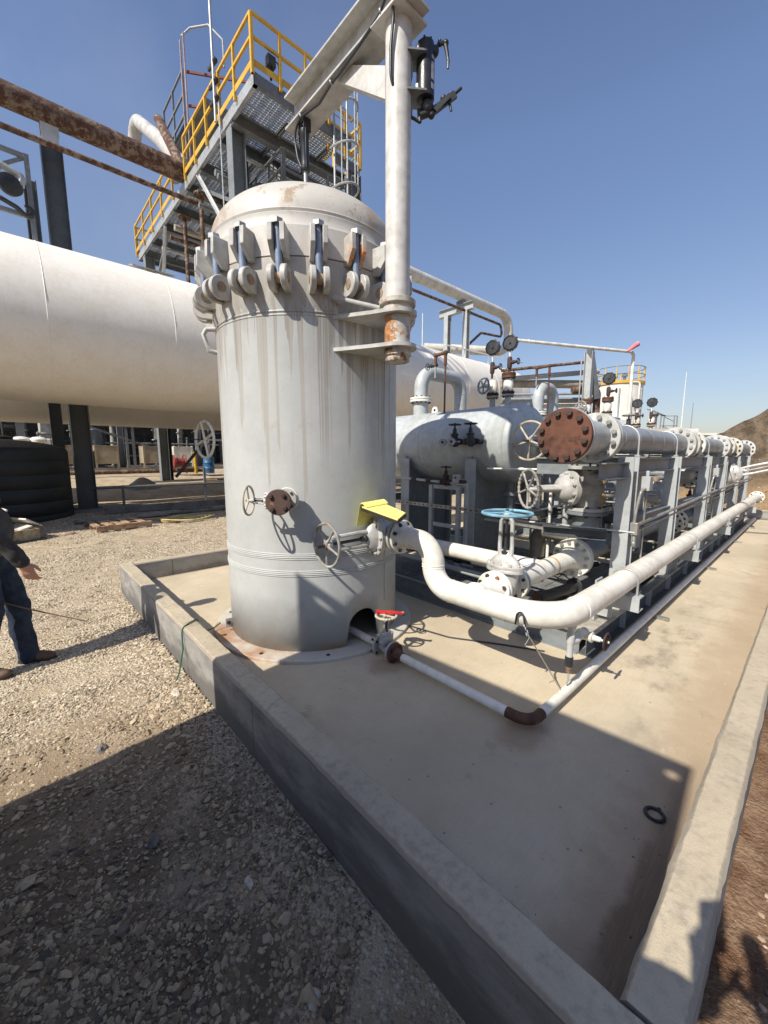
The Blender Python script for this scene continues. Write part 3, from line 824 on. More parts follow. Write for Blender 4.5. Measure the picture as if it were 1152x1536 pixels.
# ---------------------------------------------------------------- steel panel behind the viewer that throws the big shade
panel = thing('steel_plate_panel', 'upright steel panel with lifting eyes behind the viewer, seen only by its shade', 'steel panel', (-1.3, -1.05, 0))
H = 3.5
A = V((-2.736 + .0736 * (H - .811), 1.573 - 1.0175 * (H - .811))); B_ = V((-.289 + .0736 * (H - .13), 2.451 - 1.0175 * (H - .13)))
dx = (B_ - A).normalized(); L = (B_ - A).length
u3 = V((dx.x, dx.y, 0)); o3 = V((A.x, A.y, 0))
# plate outline with two eye holes (each hole a notch-free ring built from quads)
def plate(b, L, H, t, holes):
    # frame the plate around each hole with a square patch
    s = .075
    xs = sorted({0, L} | {h[0] - s for h in holes} | {h[0] + s for h in holes}); zs = sorted({0, H} | {h[1] - s for h in holes} | {h[1] + s for h in holes})
    n = u3.cross(Z)
    for i in range(len(xs) - 1):
        for j in range(len(zs) - 1):
            cx, cz = (xs[i] + xs[i + 1]) / 2, (zs[j] + zs[j + 1]) / 2
            hh = [h for h in holes if abs(h[0] - cx) < .01 and abs(h[1] - cz) < .01]
            if not hh:
                c = o3 + u3 * cx + Z * cz
                b.box(c, (xs[i + 1] - xs[i], t, zs[j + 1] - zs[j]), M4((u3, n, Z)).transposed())
            else:
                h = hh[0]; K = 32; vs = []
                for sgn in (-1, 1):
                    for ring_ in (0, 1):
                        for k in range(K):
                            a = 2 * PI * k / K; ca, sa = math.cos(a), math.sin(a)
                            if ring_ == 0: px, pz = h[2] * ca, h[3] * sa
                            else:
                                m_ = max(abs(ca), abs(sa)); px, pz = s * ca / m_, s * sa / m_
                            vs.append(o3 + u3 * (h[0] + px) + Z * (h[1] + pz) + n * (sgn * t / 2))
                fs = []
                for k in range(K):
                    k2 = (k + 1) % K
                    fs += [(k, k2, K + k2, K + k), (2 * K + k, 2 * K + k2, 3 * K + k2, 3 * K + k), (k, k2, 2 * K + k2, 2 * K + k)]
                b.add(vs, fs)
b = MB(); plate(b, L, H, .03, [(.135, H - .105, .05, .036), (L - .075, H - .115, .033, .036)])
b.build('plate', MT['skid'], panel, smooth=0)
n3 = u3.cross(Z)
back = -n3 if n3.y > 0 else n3
b = MB()
for f in (.15, .5, .85):
    p = o3 + u3 * (L * f); b.bar(p + back * .07, p + back * .07 + Z * (H - .5), .10, .10, up=u3)
    b.bar(p + back * .1 + Z * 1.6, p + back * 1.2 + Z * .05, .08, .08); b.bar(p + back * .03 + Z * .05, p + back * 1.25 + Z * .05, .1, .1)
b.build('stiffener_leg', MT['skid'], panel)
# ---------------------------------------------------------------- valves and pipes: generators
def wheel_mesh(c, d, R, r, spokes=5, hub=.03, dish=0., knurl=0, ph=.3, sp=None):
    b = MB(); c = V(c); d = V(d).normalized(); u, w, _ = basis(d)
    b.torus(c, d, R, r, 40, 8)
    if knurl:
        for i in range(knurl):
            a = 2 * PI * i / knurl; e = u * math.cos(a) + w * math.sin(a)
            b.ball(c + e * R, r * 1.35, 8, 5)
    hc = c - d * dish
    b.lathe(hc - d * hub * .8, d, [(0, hub * .8), (hub * .3, hub), (hub * 1.3, hub), (hub * 1.6, hub * .8)], 14)
    for i in range(spokes):
        a = ph + 2 * PI * i / spokes; e = u * math.cos(a) + w * math.sin(a)
        b.tube([hc + e * hub * .7, c * .5 + hc * .5 + e * R * .5, c + e * R], [(sp or r) * 1.1, (sp or r) * .8, (sp or r) * .95], 8)
    return b
def gate_valve(name, label, c, ax, up, pr=.084, L=.27, Rf=.14, tf=.024, bh=.145, bw=.15, yh=.50, wr=.17, mb='valve_grey', mw='wheel_grey', mbolt='bolt_dark',
               mf=None, rise=.06, wt=.010, nb=8, bs=.014, spokes=5, group=None, knurl=0, detail=True, cat='valve', dome=False):
    c, ax, up = V(c), V(ax).normalized(), V(up).normalized()
    s = ax.cross(up)
    root = thing(name, label, cat, c, group)
    b = MB()
    b.lathe(c - ax * (L / 2), ax, [(0, pr * .98), (L * .3, pr * 1.02), (L * .5, pr * 1.15), (L * .7, pr * 1.02), (L, pr * .98)], 24)
    i0 = b.n(); b.lathe(c - up * pr * 1.15, up, [(0, pr * .55), (pr * .5, pr * 1.12), (pr * 1.2, pr * 1.18), (bh + pr * 1.1, bw * .80), (bh + pr * 1.15, bw * .7)], 24)
    b.stretch(i0, c, ax, .62)
    body = b.build('body', MT[mb], root)
    for sg in (-1, 1):
        b = MB(); b.disc(c + ax * (sg * (L / 2 - tf / 2)), ax, Rf, tf, 36)
        f = b.build('flange', MT[mf or mb], root)
        if detail: bolts(f, c + ax * (sg * (L / 2 + .004)), ax * sg, Rf * .80, nb, bs, MT[mbolt], t=tf + .004)
    b = MB(); i0 = b.n()
    b.lathe(c + up * (bh - .026), up, [(0, bw * .96), (.003, bw), (.024, bw), (.0265, bw * .985), (.0285, bw), (.05, bw), (.053, bw * .96)], 36)
    b.stretch(i0, c, ax, 1. if dome else .62)
    fl = b.build('bonnet_flange', MT[mb], root)
    if detail:
        e = bw * .86
        for k in range(10):
            a = 2 * PI * (k + .5) / 10
            q = c + up * (bh + .027) + s * (e * math.cos(a)) + ax * (e * (1. if dome else .60) * math.sin(a))
            bb = MB(); bb.lathe(q - up * .004, up, [(0, bs * 1.05), (bs * 1.2, bs * 1.05), (bs * 1.35, bs * .6), (bs * 1.9, bs * .55)], 6); bb.build('bonnet_bolt', MT['valve_silver'] if mbolt != 'bolt_dark' or mb == 'valve_silver' else MT[mb], fl)
    b = MB(); i0 = b.n()
    b.lathe(c + up * (bh + .024), up, [(0, bw * .78), (bw * .22, bw * .74), (bw * .42, bw * .56), (bw * .54, bw * .3), (bw * .75, bw * .22)] if not dome else [(0, bw * .80), (bw * .2, bw * .77), (bw * .4, bw * .66), (bw * .55, bw * .48), (bw * .62, bw * .24), (bw * 1.9, bw * .20)], 28)
    b.stretch(i0, c, ax, 1. if dome else .45)
    b.build('bonnet', MT[mb], root)
    # yoke: two arms and a top boss
    y0 = bh + bw * .45; yt = yh
    b = MB()
    for sg in (-1, 1):
        b.tube([c + up * y0 + s * (sg * bw * .30), c + up * (y0 + (yt - y0) * .3) + s * (sg * bw * .34), c + up * (yt - .06) + s * (sg * bw * .30), c + up * (yt - .012) + s * (sg * bw * .12)], [bw * .12, bw * .10, bw * .10, bw * .12], 8)
    b.lathe(c + up * (yt - .045), up, [(0, bw * .16), (.01, bw * .22), (.04, bw * .22), (.048, bw * .16)], 16)
    b.build('yoke', MT[mb], root)
    b = MB(); b.cyl(c + up * (bh + bw * .5), c + up * (yt + rise), .013 if bw > .1 else .008, 12)
    b.lathe(c + up * (bh + bw * .72), up, [(0, bw * .2), (.02, bw * .2), (.024, bw * .13), (.05, bw * .12)], 14)
    b.build('stem', MT['bolt_grey'] if mbolt != 'bolt_dark' else MT['blacksteel'], root)
    wheel_mesh(c + up * yt, up, wr, wt, spokes, .024 if bw > .1 else .014, knurl=knurl).build('handwheel', MT[mw], root)
    return root
def small_valve(name, label, c, ax, up, s=1., mb='blacksteel', mw='blacksteel', group=None):
    """little threaded gate valve: body, bonnet, stem and handwheel"""
    c, ax, up = V(c), V(ax).normalized(), V(up).normalized()
    root = thing(name, label, 'valve', c, group)
    b = MB(); b.lathe(c - ax * .055 * s, ax, [(0, .026 * s), (.02 * s, .028 * s), (.022 * s, .022 * s), (.055 * s, .034 * s), (.088 * s, .022 * s), (.09 * s, .028 * s), (.11 * s, .026 * s)], 14)
    b.lathe(c, up, [(0, .028 * s), (.05 * s, .026 * s), (.052 * s, .032 * s), (.066 * s, .032 * s), (.068 * s, .018 * s), (.11 * s, .014 * s)], 12)
    b.build('body', MT[mb], root)
    b = MB(); b.cyl(c + up * .09 * s, c + up * .155 * s, .007 * s, 8); b.build('stem', MT[mb], root)
    wheel_mesh(c + up * .14 * s, up, .048 * s, .006 * s, 4, .012 * s).build('handwheel', MT[mw], root)
    return root
def pipe_flange(parent, c, d, R, t, m='flangewhite', nb=8, bs=.013, mbolt='bolt_dark', hub=0, pr=0, k=.80, bolted=True, nm='flange', ph=0., skip=()):
    c, d = V(c), V(d).normalized()
    b = MB(); b.disc(c, d, R, t, 40)
    if hub: b.lathe(c - d * (t / 2 + hub), d, [(0, pr * 1.01), (hub * .25, pr * 1.03), (hub, pr * 1.32)], 28, cap=False)
    f = b.build(nm, MT[m], parent)
    if bolted: bolts(f, c, d, R * k, nb, bs, MT[mbolt], t=t / 2 + .004, ph=ph, skip=skip)
    return f

# --- valve on the small radial nozzle: bonnet points left, rusty blind flange faces the viewer
t1 = V((-n1.y * -1, n1.x * -1, 0)); t1 = V((n1.y, -n1.x, 0))          # pure left in the photo
vc = vp(-45.2, VR + .205, 1.425)
v1 = gate_valve('gate_valve', 'small gate valve with a rusty blind end and thin tan handwheel on the vessel wall', vc, n1, t1, pr=.042, L=.165, Rf=.085, tf=.02, bh=.085, bw=.062, yh=.25, wr=.105,
                mw='wheel_tan', nb=4, bs=.011, rise=.02, wt=.0085, spokes=3)
b = MB(); c = vc + n1 * .098; b.disc(c, n1, .092, .026, 36)
bl = b.build('blind_flange', paint('brown_blind_flange', (.085, .05, .042), .6, .2, .3, bump=.2), v1); bolts(bl, c, n1, .064, 4, .016, MT['bolt_dark'], t=.016, ph=.1)
# --- big valve between the vessel and the white pipe, bonnet towards the viewer's left
NY, NZ = 2.34, 1.075
b = MB(); b.lathe((VX + .70, NY, NZ), X, [(0, .09), (.12, .09)], 24); b.build('side_nozzle', MT['valve_grey'], vessel)
v2 = gate_valve('gate_valve', 'large silver-grey gate valve under the yellow pad, its five-spoke handwheel facing left', (-2.475, NY, NZ), X, -Y, L=.27, Rf=.15, bh=.15, bw=.165, yh=.655, wr=.165,
                mb='valve_silver', mw='wheel_grey', mf='valve_grey', mbolt='bolt_dark', rise=.085, wt=.0105, spokes=5)
# --- legal pad lying on that valve
pad = thing('legal_pad', 'yellow legal pad with its front pages folded back, lying on the big valve', 'notepad', (-2.42, 2.3, 1.26))
e0, e1 = V((-2.70, 2.26, 1.262)), V((-2.06, 2.05, 1.255))
P0, P1, P2, P3 = V((-2.80, 2.33, 1.275)), V((-2.77, 2.56, 1.285)), V((-2.165, 2.33, 1.262)), V((-2.075, 2.055, 1.254))
P0, P1, P2, P3 = V((-2.415, 1.985, 1.338)), V((-2.46, 2.30, 1.347)), V((-2.06, 2.237, 1.289)), V((-1.985, 1.955, 1.29))
ln = (P3 - P0).normalized(); wd = (P1 - P0).normalized(); un = ln.cross(wd).normalized()
b = MB(); b.prism([(0, 0), ((P3 - P0).dot(ln), 0), ((P2 - P0).dot(ln), (P2 - P0).dot(wd)), ((P1 - P0).dot(ln), .27)], P0 + un * .004, ln, wd, .009); 
paper = b.build('paper_block', MT['pad_yellow'], pad, smooth=0)
b = MB(); b.prism([(-.006, -.008), ((P3 - P0).dot(ln) + .008, -.008), ((P2 - P0).dot(ln) + .008, (P2 - P0).dot(wd) + .006), ((P1 - P0).dot(ln), .278)], P0 - un * .020, ln, wd, .0235)
b.build('backing_board', paint('dark_backing_board', (.028, .02, .016), .7, .2, 0), pad, smooth=0)
b = MB(); vs = []; prof = []
for i in range(11):      # curl over the spine then hang down to the left
    a = PI * i / 10
    prof.append((.0 - .032 * math.sin(a) + .02 * (1 - i / 10), .018 + .022 + .022 * math.cos(a)) if i < 6 else None)
prof = [(.06, .0165), (.035, .028), (.01, .036), (-.012, .034), (-.028, .020), (-.036, -.008), (-.045, -.045), (-.058, -.09), (-.072, -.135)]
th = .006
for a, z in prof:
    for t_ in (0, .27): vs.append(P0 + ln * a + un * z * .6 + Z * z * .6 + wd * t_)
for a, z in prof:
    for t_ in (0, .27): vs.append(P0 + ln * (a - .003) + un * (z - th) * .6 + Z * (z - th) * .6 + wd * t_)
n = len(prof); fs = []
for i in range(n - 1):
    fs += [(2 * i, 2 * i + 1, 2 * i + 3, 2 * i + 2), (2 * n + 2 * i, 2 * n + 2 * i + 1, 2 * n + 2 * i + 3, 2 * n + 2 * i + 2), (2 * i, 2 * i + 2, 2 * n + 2 * i + 2, 2 * n + 2 * i), (2 * i + 1, 2 * i + 3, 2 * n + 2 * i + 3, 2 * n + 2 * i + 1)]
fs += [(0, 1, 2 * n + 1, 2 * n), (2 * n - 2, 2 * n - 1, 4 * n - 1, 4 * n - 2)]
b.add(vs, fs); b.build('folded_pages', MT['pad_yellow'], pad, smooth=60)

# --- white pipe: nozzle flange, S-bend, then the long run beside the skid
WR_, WX, WZ = .086, -1.0, .735
wp = thing('white_pipe', 'cream white process pipe that dips from the vessel and runs away along the skid edge', 'pipe', (-1.0, 2.34, PZ))
pts = [(-2.30, NY, NZ), (-1.975, NY, NZ), (-1.975, NY, WZ), (WX, NY, WZ), (WX, 13.30, WZ)]
b = MB(); b.tube(round_path(pts, [.168, .168, .31], 12), WR_, 36); run = b.build('pipe', MT['white'], wp)
pipe_flange(run, (-2.317, NY, NZ), X, .14, .024, mbolt='bolt_dark', hub=0, pr=WR_, nb=8, bs=.0155)
b = MB(); b.disc((-2.334, NY, NZ), X, .118, .012, 32); b.build('gasket', MT['blacksteel'], run)
b = MB(); b.lathe((-2.305, NY, NZ), X, [(0, .108), (.05, .09), (.09, WR_ + .0005)], 32, cap=False); b.build('weld_neck', MT['white'], run)
b = MB()
for c, d in (((-1.975, NY, .925), Z), ((-1.975, NY, .885), Z), ((-1.80, NY, WZ), X), ((-1.33, NY, WZ), X), ((WX, 2.66, WZ), Y), ((-2.14, NY, NZ), X)): pass
for c, d in (((-1.975, NY, .912), Z), ((-1.975, NY, .893), Z), ((-1.795, NY, WZ), X), ((-1.315, NY, WZ), X), ((WX, 2.66, WZ), Y)):
    b = MB(); b.torus(c, d, WR_ - .0005, .0042, 36, 6); b.build('weld_bead', MT['white'], run)
pipe_flange(run, (WX, 13.31, WZ), Y, .145, .026, nb=8, bs=.015, hub=.06, pr=WR_, ph=.2)
pipe_flange(run, (WX, 13.36, WZ), Y, .145, .026, nb=8, bs=.015)
b = MB(); b.lathe((WX, 13.38, WZ), Y, [(0, WR_), (.25, WR_)], 24); b.build('far_stub', MT['white'], run)
# weldolet and drain leg
b = MB(); b.lathe((WX, 2.585, WZ - .07), -Z, [(0, .036), (.035, .030), (.045, .022), (.075, .022), (.08, .026), (.13, .026), (.14, .021), (.235, .021)], 18)
b.lathe((WX, 2.585, .535), Y, [(0, .024), (.02, .028), (.055, .033), (.06, .036), (.085, .036), (.09, .03)], 16)
leg = b.build('drain_leg', paint('pale_grey_pipe_paint', (.60, .61, .60), .45, .1, .05), wp)
b = MB(); b.lathe((WX, 2.585, .435), -Z, [(0, .024), (.01, .026), (.065, .026), (.07, .022)], 16); b.build('black_sleeve', MT['blacksteel'], leg)
b = MB(); b.lathe((WX, 2.585, .367), -Z, [(0, .019), (.015, .022), (.02, .015), (.04, .018), (.045, .011)], 12); b.build('brass_fitting', paint('rusty_brass', (.33, .22, .15), .5, .2, .3, metal=.5), leg)
b = MB(); b.tube([(WX, 2.585, .325), (WX + .005, 2.58, .27), (WX + .0, 2.57, .235)], [.008, .007, .004], 8); b.build('nozzle_tip', MT['galv'], leg)
# flanged cock on the drain leg
v = small_valve('ball_valve', 'worn cream ball valve sticking out of the white pipe drain leg beside the skid corner', (WX, 2.76, .535), Y, X, 1.15, 'flangewhite', 'rust_dark')
# U-bolts and their angle brackets
for y, yb in ((3.62, 3.62), (5.9, 5.9), (8.3, 8.3), (11.9, 11.9)):
    br = thing('pipe_bracket', {3.62: 'first galvanised U-bolt bracket, nearest the viewer, clamping the white pipe to the skid', 5.9: 'second U-bolt bracket holding the white pipe to the skid',
               8.3: 'third U-bolt bracket along the white pipe, well down the skid', 11.9: 'last U-bolt bracket by the far flange of the white pipe'}[y], 'pipe bracket', (WX, y, .4), 'U-bolt brackets under the white pipe')
    arc = [V((WX + .094 * math.cos(a), y, WZ + .094 * math.sin(a))) for a in [PI * i / 12 for i in range(13)]]
    b = MB(); b.tube([V((WX + .094, y, .50))] + arc + [V((WX - .094, y, .50))], .0095, 10); b.build('u_bolt', MT['galv'], br)
    b = MB(); b.channel((WX - .19, y - .06, WZ - .115 - .06), (WX + .13, y - .06, WZ - .115 - .06), -Z, .12, .12, .009); b.build('shelf_angle', MT['skid_lt'], br)
    for sx in (-.094, .094):
        b = MB(); b.lathe((WX + sx, y, .548), Z, [(0, .018), (.014, .018)], 6); b.lathe((WX + sx, y, .515), Z, [(0, .016), (.02, .016)], 6); b.build('nut', MT['bolt_grey'], br)
    b = MB(); b.bx(WX - .205, WX - .19, y - .07, y + .07, .345, .70); b.bx(WX - .19, WX - .08, y - .008, y + .008, .38, .555); b.build('knee_plate', MT['skid_lt'], br)

# --- drain line on the pad
dl = thing('drain_pipe', 'thin white drain line low on the pad, turning at a rusty elbow', 'pipe', (-1.0, 2.08, PZ))
DY, DZ, DR = 2.08, .195, .031
b = MB(); b.tube([(-3.05, DY, DZ + .01), (-2.20, DY, DZ + .01)], DR, 20); b.build('skirt_pipe', MT['white'], dl)
b = MB(); b.tube([(-2.05, DY, DZ), (-1.135, DY, DZ)], DR, 20); p_ = b.build('pipe', MT['white'], dl)
b = MB(); b.tube([(WX, DY + .125, DZ), (WX + .01, 13.4, DZ)], DR, 20); b.build('pipe', MT['white'], dl)
b = MB(); b.tube(round_path([(-1.15, DY, DZ), (WX, DY, DZ), (WX, DY + .14, DZ)], .10, 10), DR + .0025, 20); b.build('elbow', MT['rust'], dl)
for y in (4.6, 7.2, 9.8, 12.0):
    b = MB(); b.box((WX + .04, y, .146), (.20, .045, .03)); b.build('sleeper', MT['conduit'], dl)
v3 = gate_valve('gate_valve', 'small dirty gate valve with a rusty wheel at the mouth of the vessel skirt', (-2.235, DY, DZ + .01), X, Z, pr=.034, L=.17, Rf=.083, tf=.02, bh=.085, bw=.068, yh=.275, wr=.082,
                mb='valve_grey', mw='wheel_tan', nb=4, bs=.011, rise=.02, wt=.009, spokes=4, knurl=22)
b = MB(); c = V((-2.135, DY, DZ + .005)); b.disc(c, X, .080, .024, 32); b.lathe(c + X * .012, X, [(0, .055), (.03, .04), (.075, .034)], 24)
rf = b.build('companion_flange', MT['rust'], v3); bolts(rf, c, X, .060, 4, .013, MT['bolt_dark'], t=.014)
# red lever jammed on the wheel
lv = thing('wheel_key', 'red steel wheel key laid across the rusty wheel of the skirt valve', 'lever', (-2.2, DY, .5))
b = MB(); c = V((-2.30, DY - .06, .492)); d = V((.77, .62, 0)).normalized(); s_ = V((-d.y, d.x, 0))
c = V((-2.27, DY + .01, .492))
b.prism([(-.06, -.02), (.05, -.026), (.06, -.030), (.115, -.012), (.16, -.016), (.165, .016), (.115, .010), (.06, .028), (.05, .022), (-.06, .018)], c, d, s_, .012)
b.bar(c - d * .055 + s_ * .03, c - d * .055 - s_ * .03, .02, .026)
b.build('bar', MT['red'], lv)
b = MB(); b.lathe(c + d * .150 + Z * .0125, Z, [(0, .010), (.003, .010)], 14); b.build('hole', MT['wheel_tan'], lv)
# grounding hook and rod hanging on the white pipe bend
hk = thing('hook_rod', 'black wire hook with a thin rod, hung over the bend of the white pipe', 'hook', (-1.1, 2.2, .6))
qa = V((-1.20, 2.262, .80))
b = MB(); b.tube(round_path([(-1.213, 2.248, .69), (-1.205, 2.247, .755), (-1.18, 2.258, .79), (-1.155, 2.245, .745), (-1.143, 2.243, .692), (-1.115, 2.25, .635)], .018, 5), .0065, 10); b.build('hook', MT['black'], hk)
b = MB()
for k, p in enumerate([(-1.146, 2.244, .70), (-1.136, 2.24, .685), (-1.125, 2.242, .668), (-1.13, 2.24, .65)]): b.torus(p, (1, .3 * k, .4), .010, .004, 12, 6)
b.tube([(-1.13, 2.242, .67), (-1.112, 2.242, .635), (-1.135, 2.235, .58)], .003, 6)
b.build('wire_twist', MT['galv'], hk)
b = MB(); b.tube([(-1.122, 2.24, .655), (-1.012, 2.50, .233)], .0045, 8); b.build('rod', paint('bare_rod', (.5, .42, .33), .5, .2, .1), hk)
b = MB(); b.torus((-.35, 1.99, PZ + .007), Z, .036, .008, 28, 8); b.ball((-.343, 2.034, PZ + .008), .009, 8, 6)
tag(b.build('rubber_ring', MT['hose']), 'small black ring lying on the shaded concrete near the right kerb', 'ring')
# earthing wire over the kerb, cables on the pad behind the vessel
b = MB(); b.tube(round_path([(-3.62, 1.27, .215), (-3.60, 1.20, .19), (-3.52, 1.09, .22), (-3.46, 1.02, .375), (-3.40, .94, .379), (-3.35, .868, .372), (-3.30, .855, .22), (-3.24, .80, .06), (-3.22, .76, .0)], .06, 5), .006, 8)
tag(b.build('earthing_wire', MT['greenwire']), 'thin green earthing wire draped over the kerb to the vessel skirt', 'wire')
b = MB(); b.tube(round_path([(-4.2, 2.9, PZ + .008), (-2.6, 2.62, PZ + .008), (-2.1, 2.72, PZ + .008), (-1.7, 2.95, PZ + .008), (-1.4, 3.1, PZ + .008)], .2, 5), .007, 8)
tag(b.build('cable', MT['hose']), 'black cable trailing over the pad below the S-bend of the white pipe', 'cable')
b = MB(); b.torus((-2.35, 2.62, PZ + .02), Z, .035, .006, 20, 6); tag(b.build('wire_loop', MT['hose']), 'tiny black wire loop on the pad right of the vessel skirt', 'ring')
# ---------------------------------------------------------------- process skid
SX0, SX1, SY0, SY1, SZ = -4.75, -1.09, 3.28, 12.9, .33
skid = thing('process_skid', 'long blue-grey steel equipment skid on the pad, with posts, deck beams and grating', 'steel skid', (-2.9, 3.3, PZ))
PYS = [4.10, 5.72, 7.65, 9.20, 10.85, 12.4]
deckm = paint('dusty_deck_steel', (.40, .375, .32), .6, .2, .1)
b = MB(); b.ibeam((SX1 - .055, SY0, PZ + .10), (SX1 - .055, SY1, PZ + .10), Z, .20, .11, .012, .008)
b.build('side_beam', paint('shade_dark_side_beam', (.10, .115, .122), .5, .12, .04), skid)  # paint darkened to stand in for the shade in the beam's recess
b = MB(); b.ibeam((SX0 + .055, SY0, PZ + .10), (SX0 + .055, SY1, PZ + .10), Z, .20, .11, .012, .008); b.build('side_beam', MT['skid'], skid)
for y in [SY0 + .03] + PYS + [SY1 - .03]:
    b = MB(); b.channel((SX0 + .115, y, PZ + .10), (SX1 - .115, y, PZ + .10), Z, .196, .06, .01); b.build('cross_beam', MT['skid'], skid)
for y in (4.07, 4.9, 5.7, 6.6, 7.6, 8.5, 9.2, 10.1, 10.85):
    b = MB(); b.bx(SX1 - .05, SX1 - .004, y - .004, y + .004, PZ + .013, PZ + .187); b.build('web_stiffener', MT['skid_lt'], skid)
# chequered end plate and walkway grating
b = MB(); b.bx(SX1 - .50, SX1 + .004, SY0 - .005, SY0 + 1.05, SZ + .001, SZ + .009); b.build('deck_plate', deckm, skid, smooth=0)
b = MB(); b.bx(SX1 - .45, SX1 + .002, 5.45, 6.1, SZ + .001, SZ + .009); b.build('deck_plate', deckm, skid, smooth=0)
b = MB(); b.bx(SX1 - .45, SX1 + .002, 7.4, 12.6, SZ + .001, SZ + .009); b.build('deck_plate', deckm, skid, smooth=0)
def grating(b, x0, x1, y0, y1, z, along='x', pitch=.03, cross=.10, h=.03, t=.005):
    if along == 'x':
        n = int((y1 - y0) / pitch)
        for i in range(n + 1): b.bx(x0, x1, y0 + i * pitch - t / 2, y0 + i * pitch + t / 2, z - h, z)
        for i in range(int((x1 - x0) / cross) + 1): b.bx(x0 + i * cross - t / 2, x0 + i * cross + t / 2, y0, y1, z - .012, z + .001)
    else:
        n = int((x1 - x0) / pitch)
        for i in range(n + 1): b.bx(x0 + i * pitch - t / 2, x0 + i * pitch + t / 2, y0, y1, z - h, z)
        for i in range(int((y1 - y0) / cross) + 1): b.bx(x0, x1, y0 + i * cross - t / 2, y0 + i * cross + t / 2, z - .012, z + .001)
b = MB(); grating(b, -4.0, -1.65, 3.34, 4.06, SZ + .005, 'x', .035, .06); b.build('grating', MT['grating'], skid, smooth=0)
b = MB(); grating(b, -3.6, -1.6, 4.14, 5.6, SZ + .005, 'x', .045, .12); b.build('grating', MT['grating'], skid, smooth=0)
PXR = -1.185
for i, y in enumerate(PYS):
    b = MB(); b.ibeam((PXR, y, SZ + .012), (PXR, y, 1.735), Y, .155, .13, .011, .008); b.build('post', MT['skid_lt'], skid)
    b = MB(); b.ibeam((-4.55, y, SZ + .012), (-4.55, y, 1.735 if i else 1.2), Y, .155, .13, .011, .008); b.build('post', MT['skid_lt'], skid)
    b = MB(); b.ibeam((PXR - .066, y, 1.645), (-4.48 if i else -2.05, y, 1.645), Z, .17, .12, .012, .008); b.build('cap_beam', MT['skid'], skid)
    if i < 5:
        y2 = PYS[i + 1]
        for z, h in ((1.655, .14), (1.10, .13)):
            b = MB(); b.ibeam((PXR - .02, y + .08, z), (PXR - .02, y2 - .08, z), Z, h, .10, .01, .007); b.build('rail_beam', MT['skid'], skid)
        b = MB(); b.ibeam((-4.55, y + .08, 1.10), (-4.55, y2 - .08, 1.10), Z, .13, .10, .01, .007); b.build('rail_beam', MT['skid'], skid)
b = MB(); b.ibeam((PXR - .02, 3.45, 1.62), (PXR - .02, 4.02, 1.62), Z, .14, .10, .01, .007); b.build('rail_beam', MT['skid'], skid)
# flat grey column between the first two posts
b = MB(); b.ibeam((-1.38, 5.0, .72), (-1.38, 5.0, 1.60), X, .14, .30, .012, .010); b.build('wide_column', paint('mid_grey_column', (.25, .275, .285), .5, .1, .03), skid)
b = MB(); b.ibeam((-1.30, 8.5, .72), (-1.30, 8.5, 1.60), X, .14, .30, .012, .010); b.build('wide_column', MT['skid'], skid)

# --- three horizontal separators across the skid
def separator(y, label, lug_label=None, x1=-2.28, z0=1.89, R=.475, x0=-4.95, legs=(-4.05, -2.93), mat='vessel_small'):
    r = thing('separator_tank', label, 'tank', (-3.3, y, 1.4), 'horizontal tanks across the skid')
    n = 14; prof = []
    hd = .24
    for i in range(n + 1):
        t = PI / 2 * i / n; prof.append((-hd * math.cos(t), max(R * math.sin(t), .002)))
    L = (x1 - hd) - (x0 + hd)
    prof2 = prof + [(L - .0, R)] + [(L + hd * math.sin(PI / 2 * i / n), max(R * math.cos(PI / 2 * i / n), .002)) for i in range(1, n + 1)]
    b = MB(); b.lathe((x0 + hd, y, z0), X, prof2, 64, cap=False); sh = b.build('shell', MT[mat], r)
    for xx in (x1 - hd, x1 - hd - 1.3):
        b = MB(); b.torus((xx, y, z0), X, R - .001, .006, 64, 6); b.build('weld_seam', MT[mat], sh)
    for lx in legs:
        b = MB(); b.ext([(-.48, -1.0), (.48, -1.0), (.48, -.10)] + [(R * 1.0 * math.sin(a), -R * 1.0 * math.cos(a)) for a in [1.20 - 2.4 * i / 16 for i in range(17)]] + [(-.48, -.10)], V((lx, y, z0 - .52 + .0)) + Z * .52 - X * .012, X, Y, Z, .022) if False else None
        poly = [(-.47, -1.545)] + [(.47, -1.545)] + [((R + .002) * math.sin(a), -(R + .002) * math.cos(a)) for a in [1.25 - 2.5 * i / 20 for i in range(21)]]
        b.ext(poly, V((lx - .011, y, z0)), X, Y, Z, .022)
        sd = b.build('saddle', MT['skid'], r)
        for s in (-1, 1):
            b = MB(); b.bx(lx - .078, lx + .078, y + s * .478 - .008, y + s * .478 + .008, SZ + .013, z0 - .185); b.build('saddle_flange', MT['skid_lt'], sd)
    return r, sh
sep1, sh1 = separator(4.62, 'nearest grey horizontal tank, just right of the tall vessel, two black gauges on top')
# lifting lugs and nozzles on the first tank
def lug(parent, x, y, z, u=X):
    b = MB(); n = 8; pts = [(-.055, 0), (.055, 0), (.055, .05)] + [(.05 * math.cos(a), .06 + .05 * math.sin(a)) for a in [PI * i / n for i in range(n + 1)]] + [(-.055, .05)]
    b.ext(pts, V((x, y - .01, z)), Y, -X, Z, .02); o = b.build('lifting_lug', MT['flangewhite'], parent)
    b = MB(); b.lathe((x, y - .0108, z + .06), -Y, [(0, .02), (.001, .02)], 14); b.build('lug_hole', MT['blacksteel'], o)
lug(sh1, -3.92, 4.62, 2.345)
b = MB(); b.ext([(-.28, -.25), (.02, -.25), (.02, -.02), (-.0, .05), (-.28, .05)], V((-2.42, 4.61, 2.34)), Y, X, Z, .02); lp = b.build('head_lug', MT['vessel_small'], sh1)
b = MB(); b.lathe((-2.455, 4.609, 2.355), -Y, [(0, .022), (.001, .022)], 16); b.build('lug_hole', MT['flangewhite'], lp)
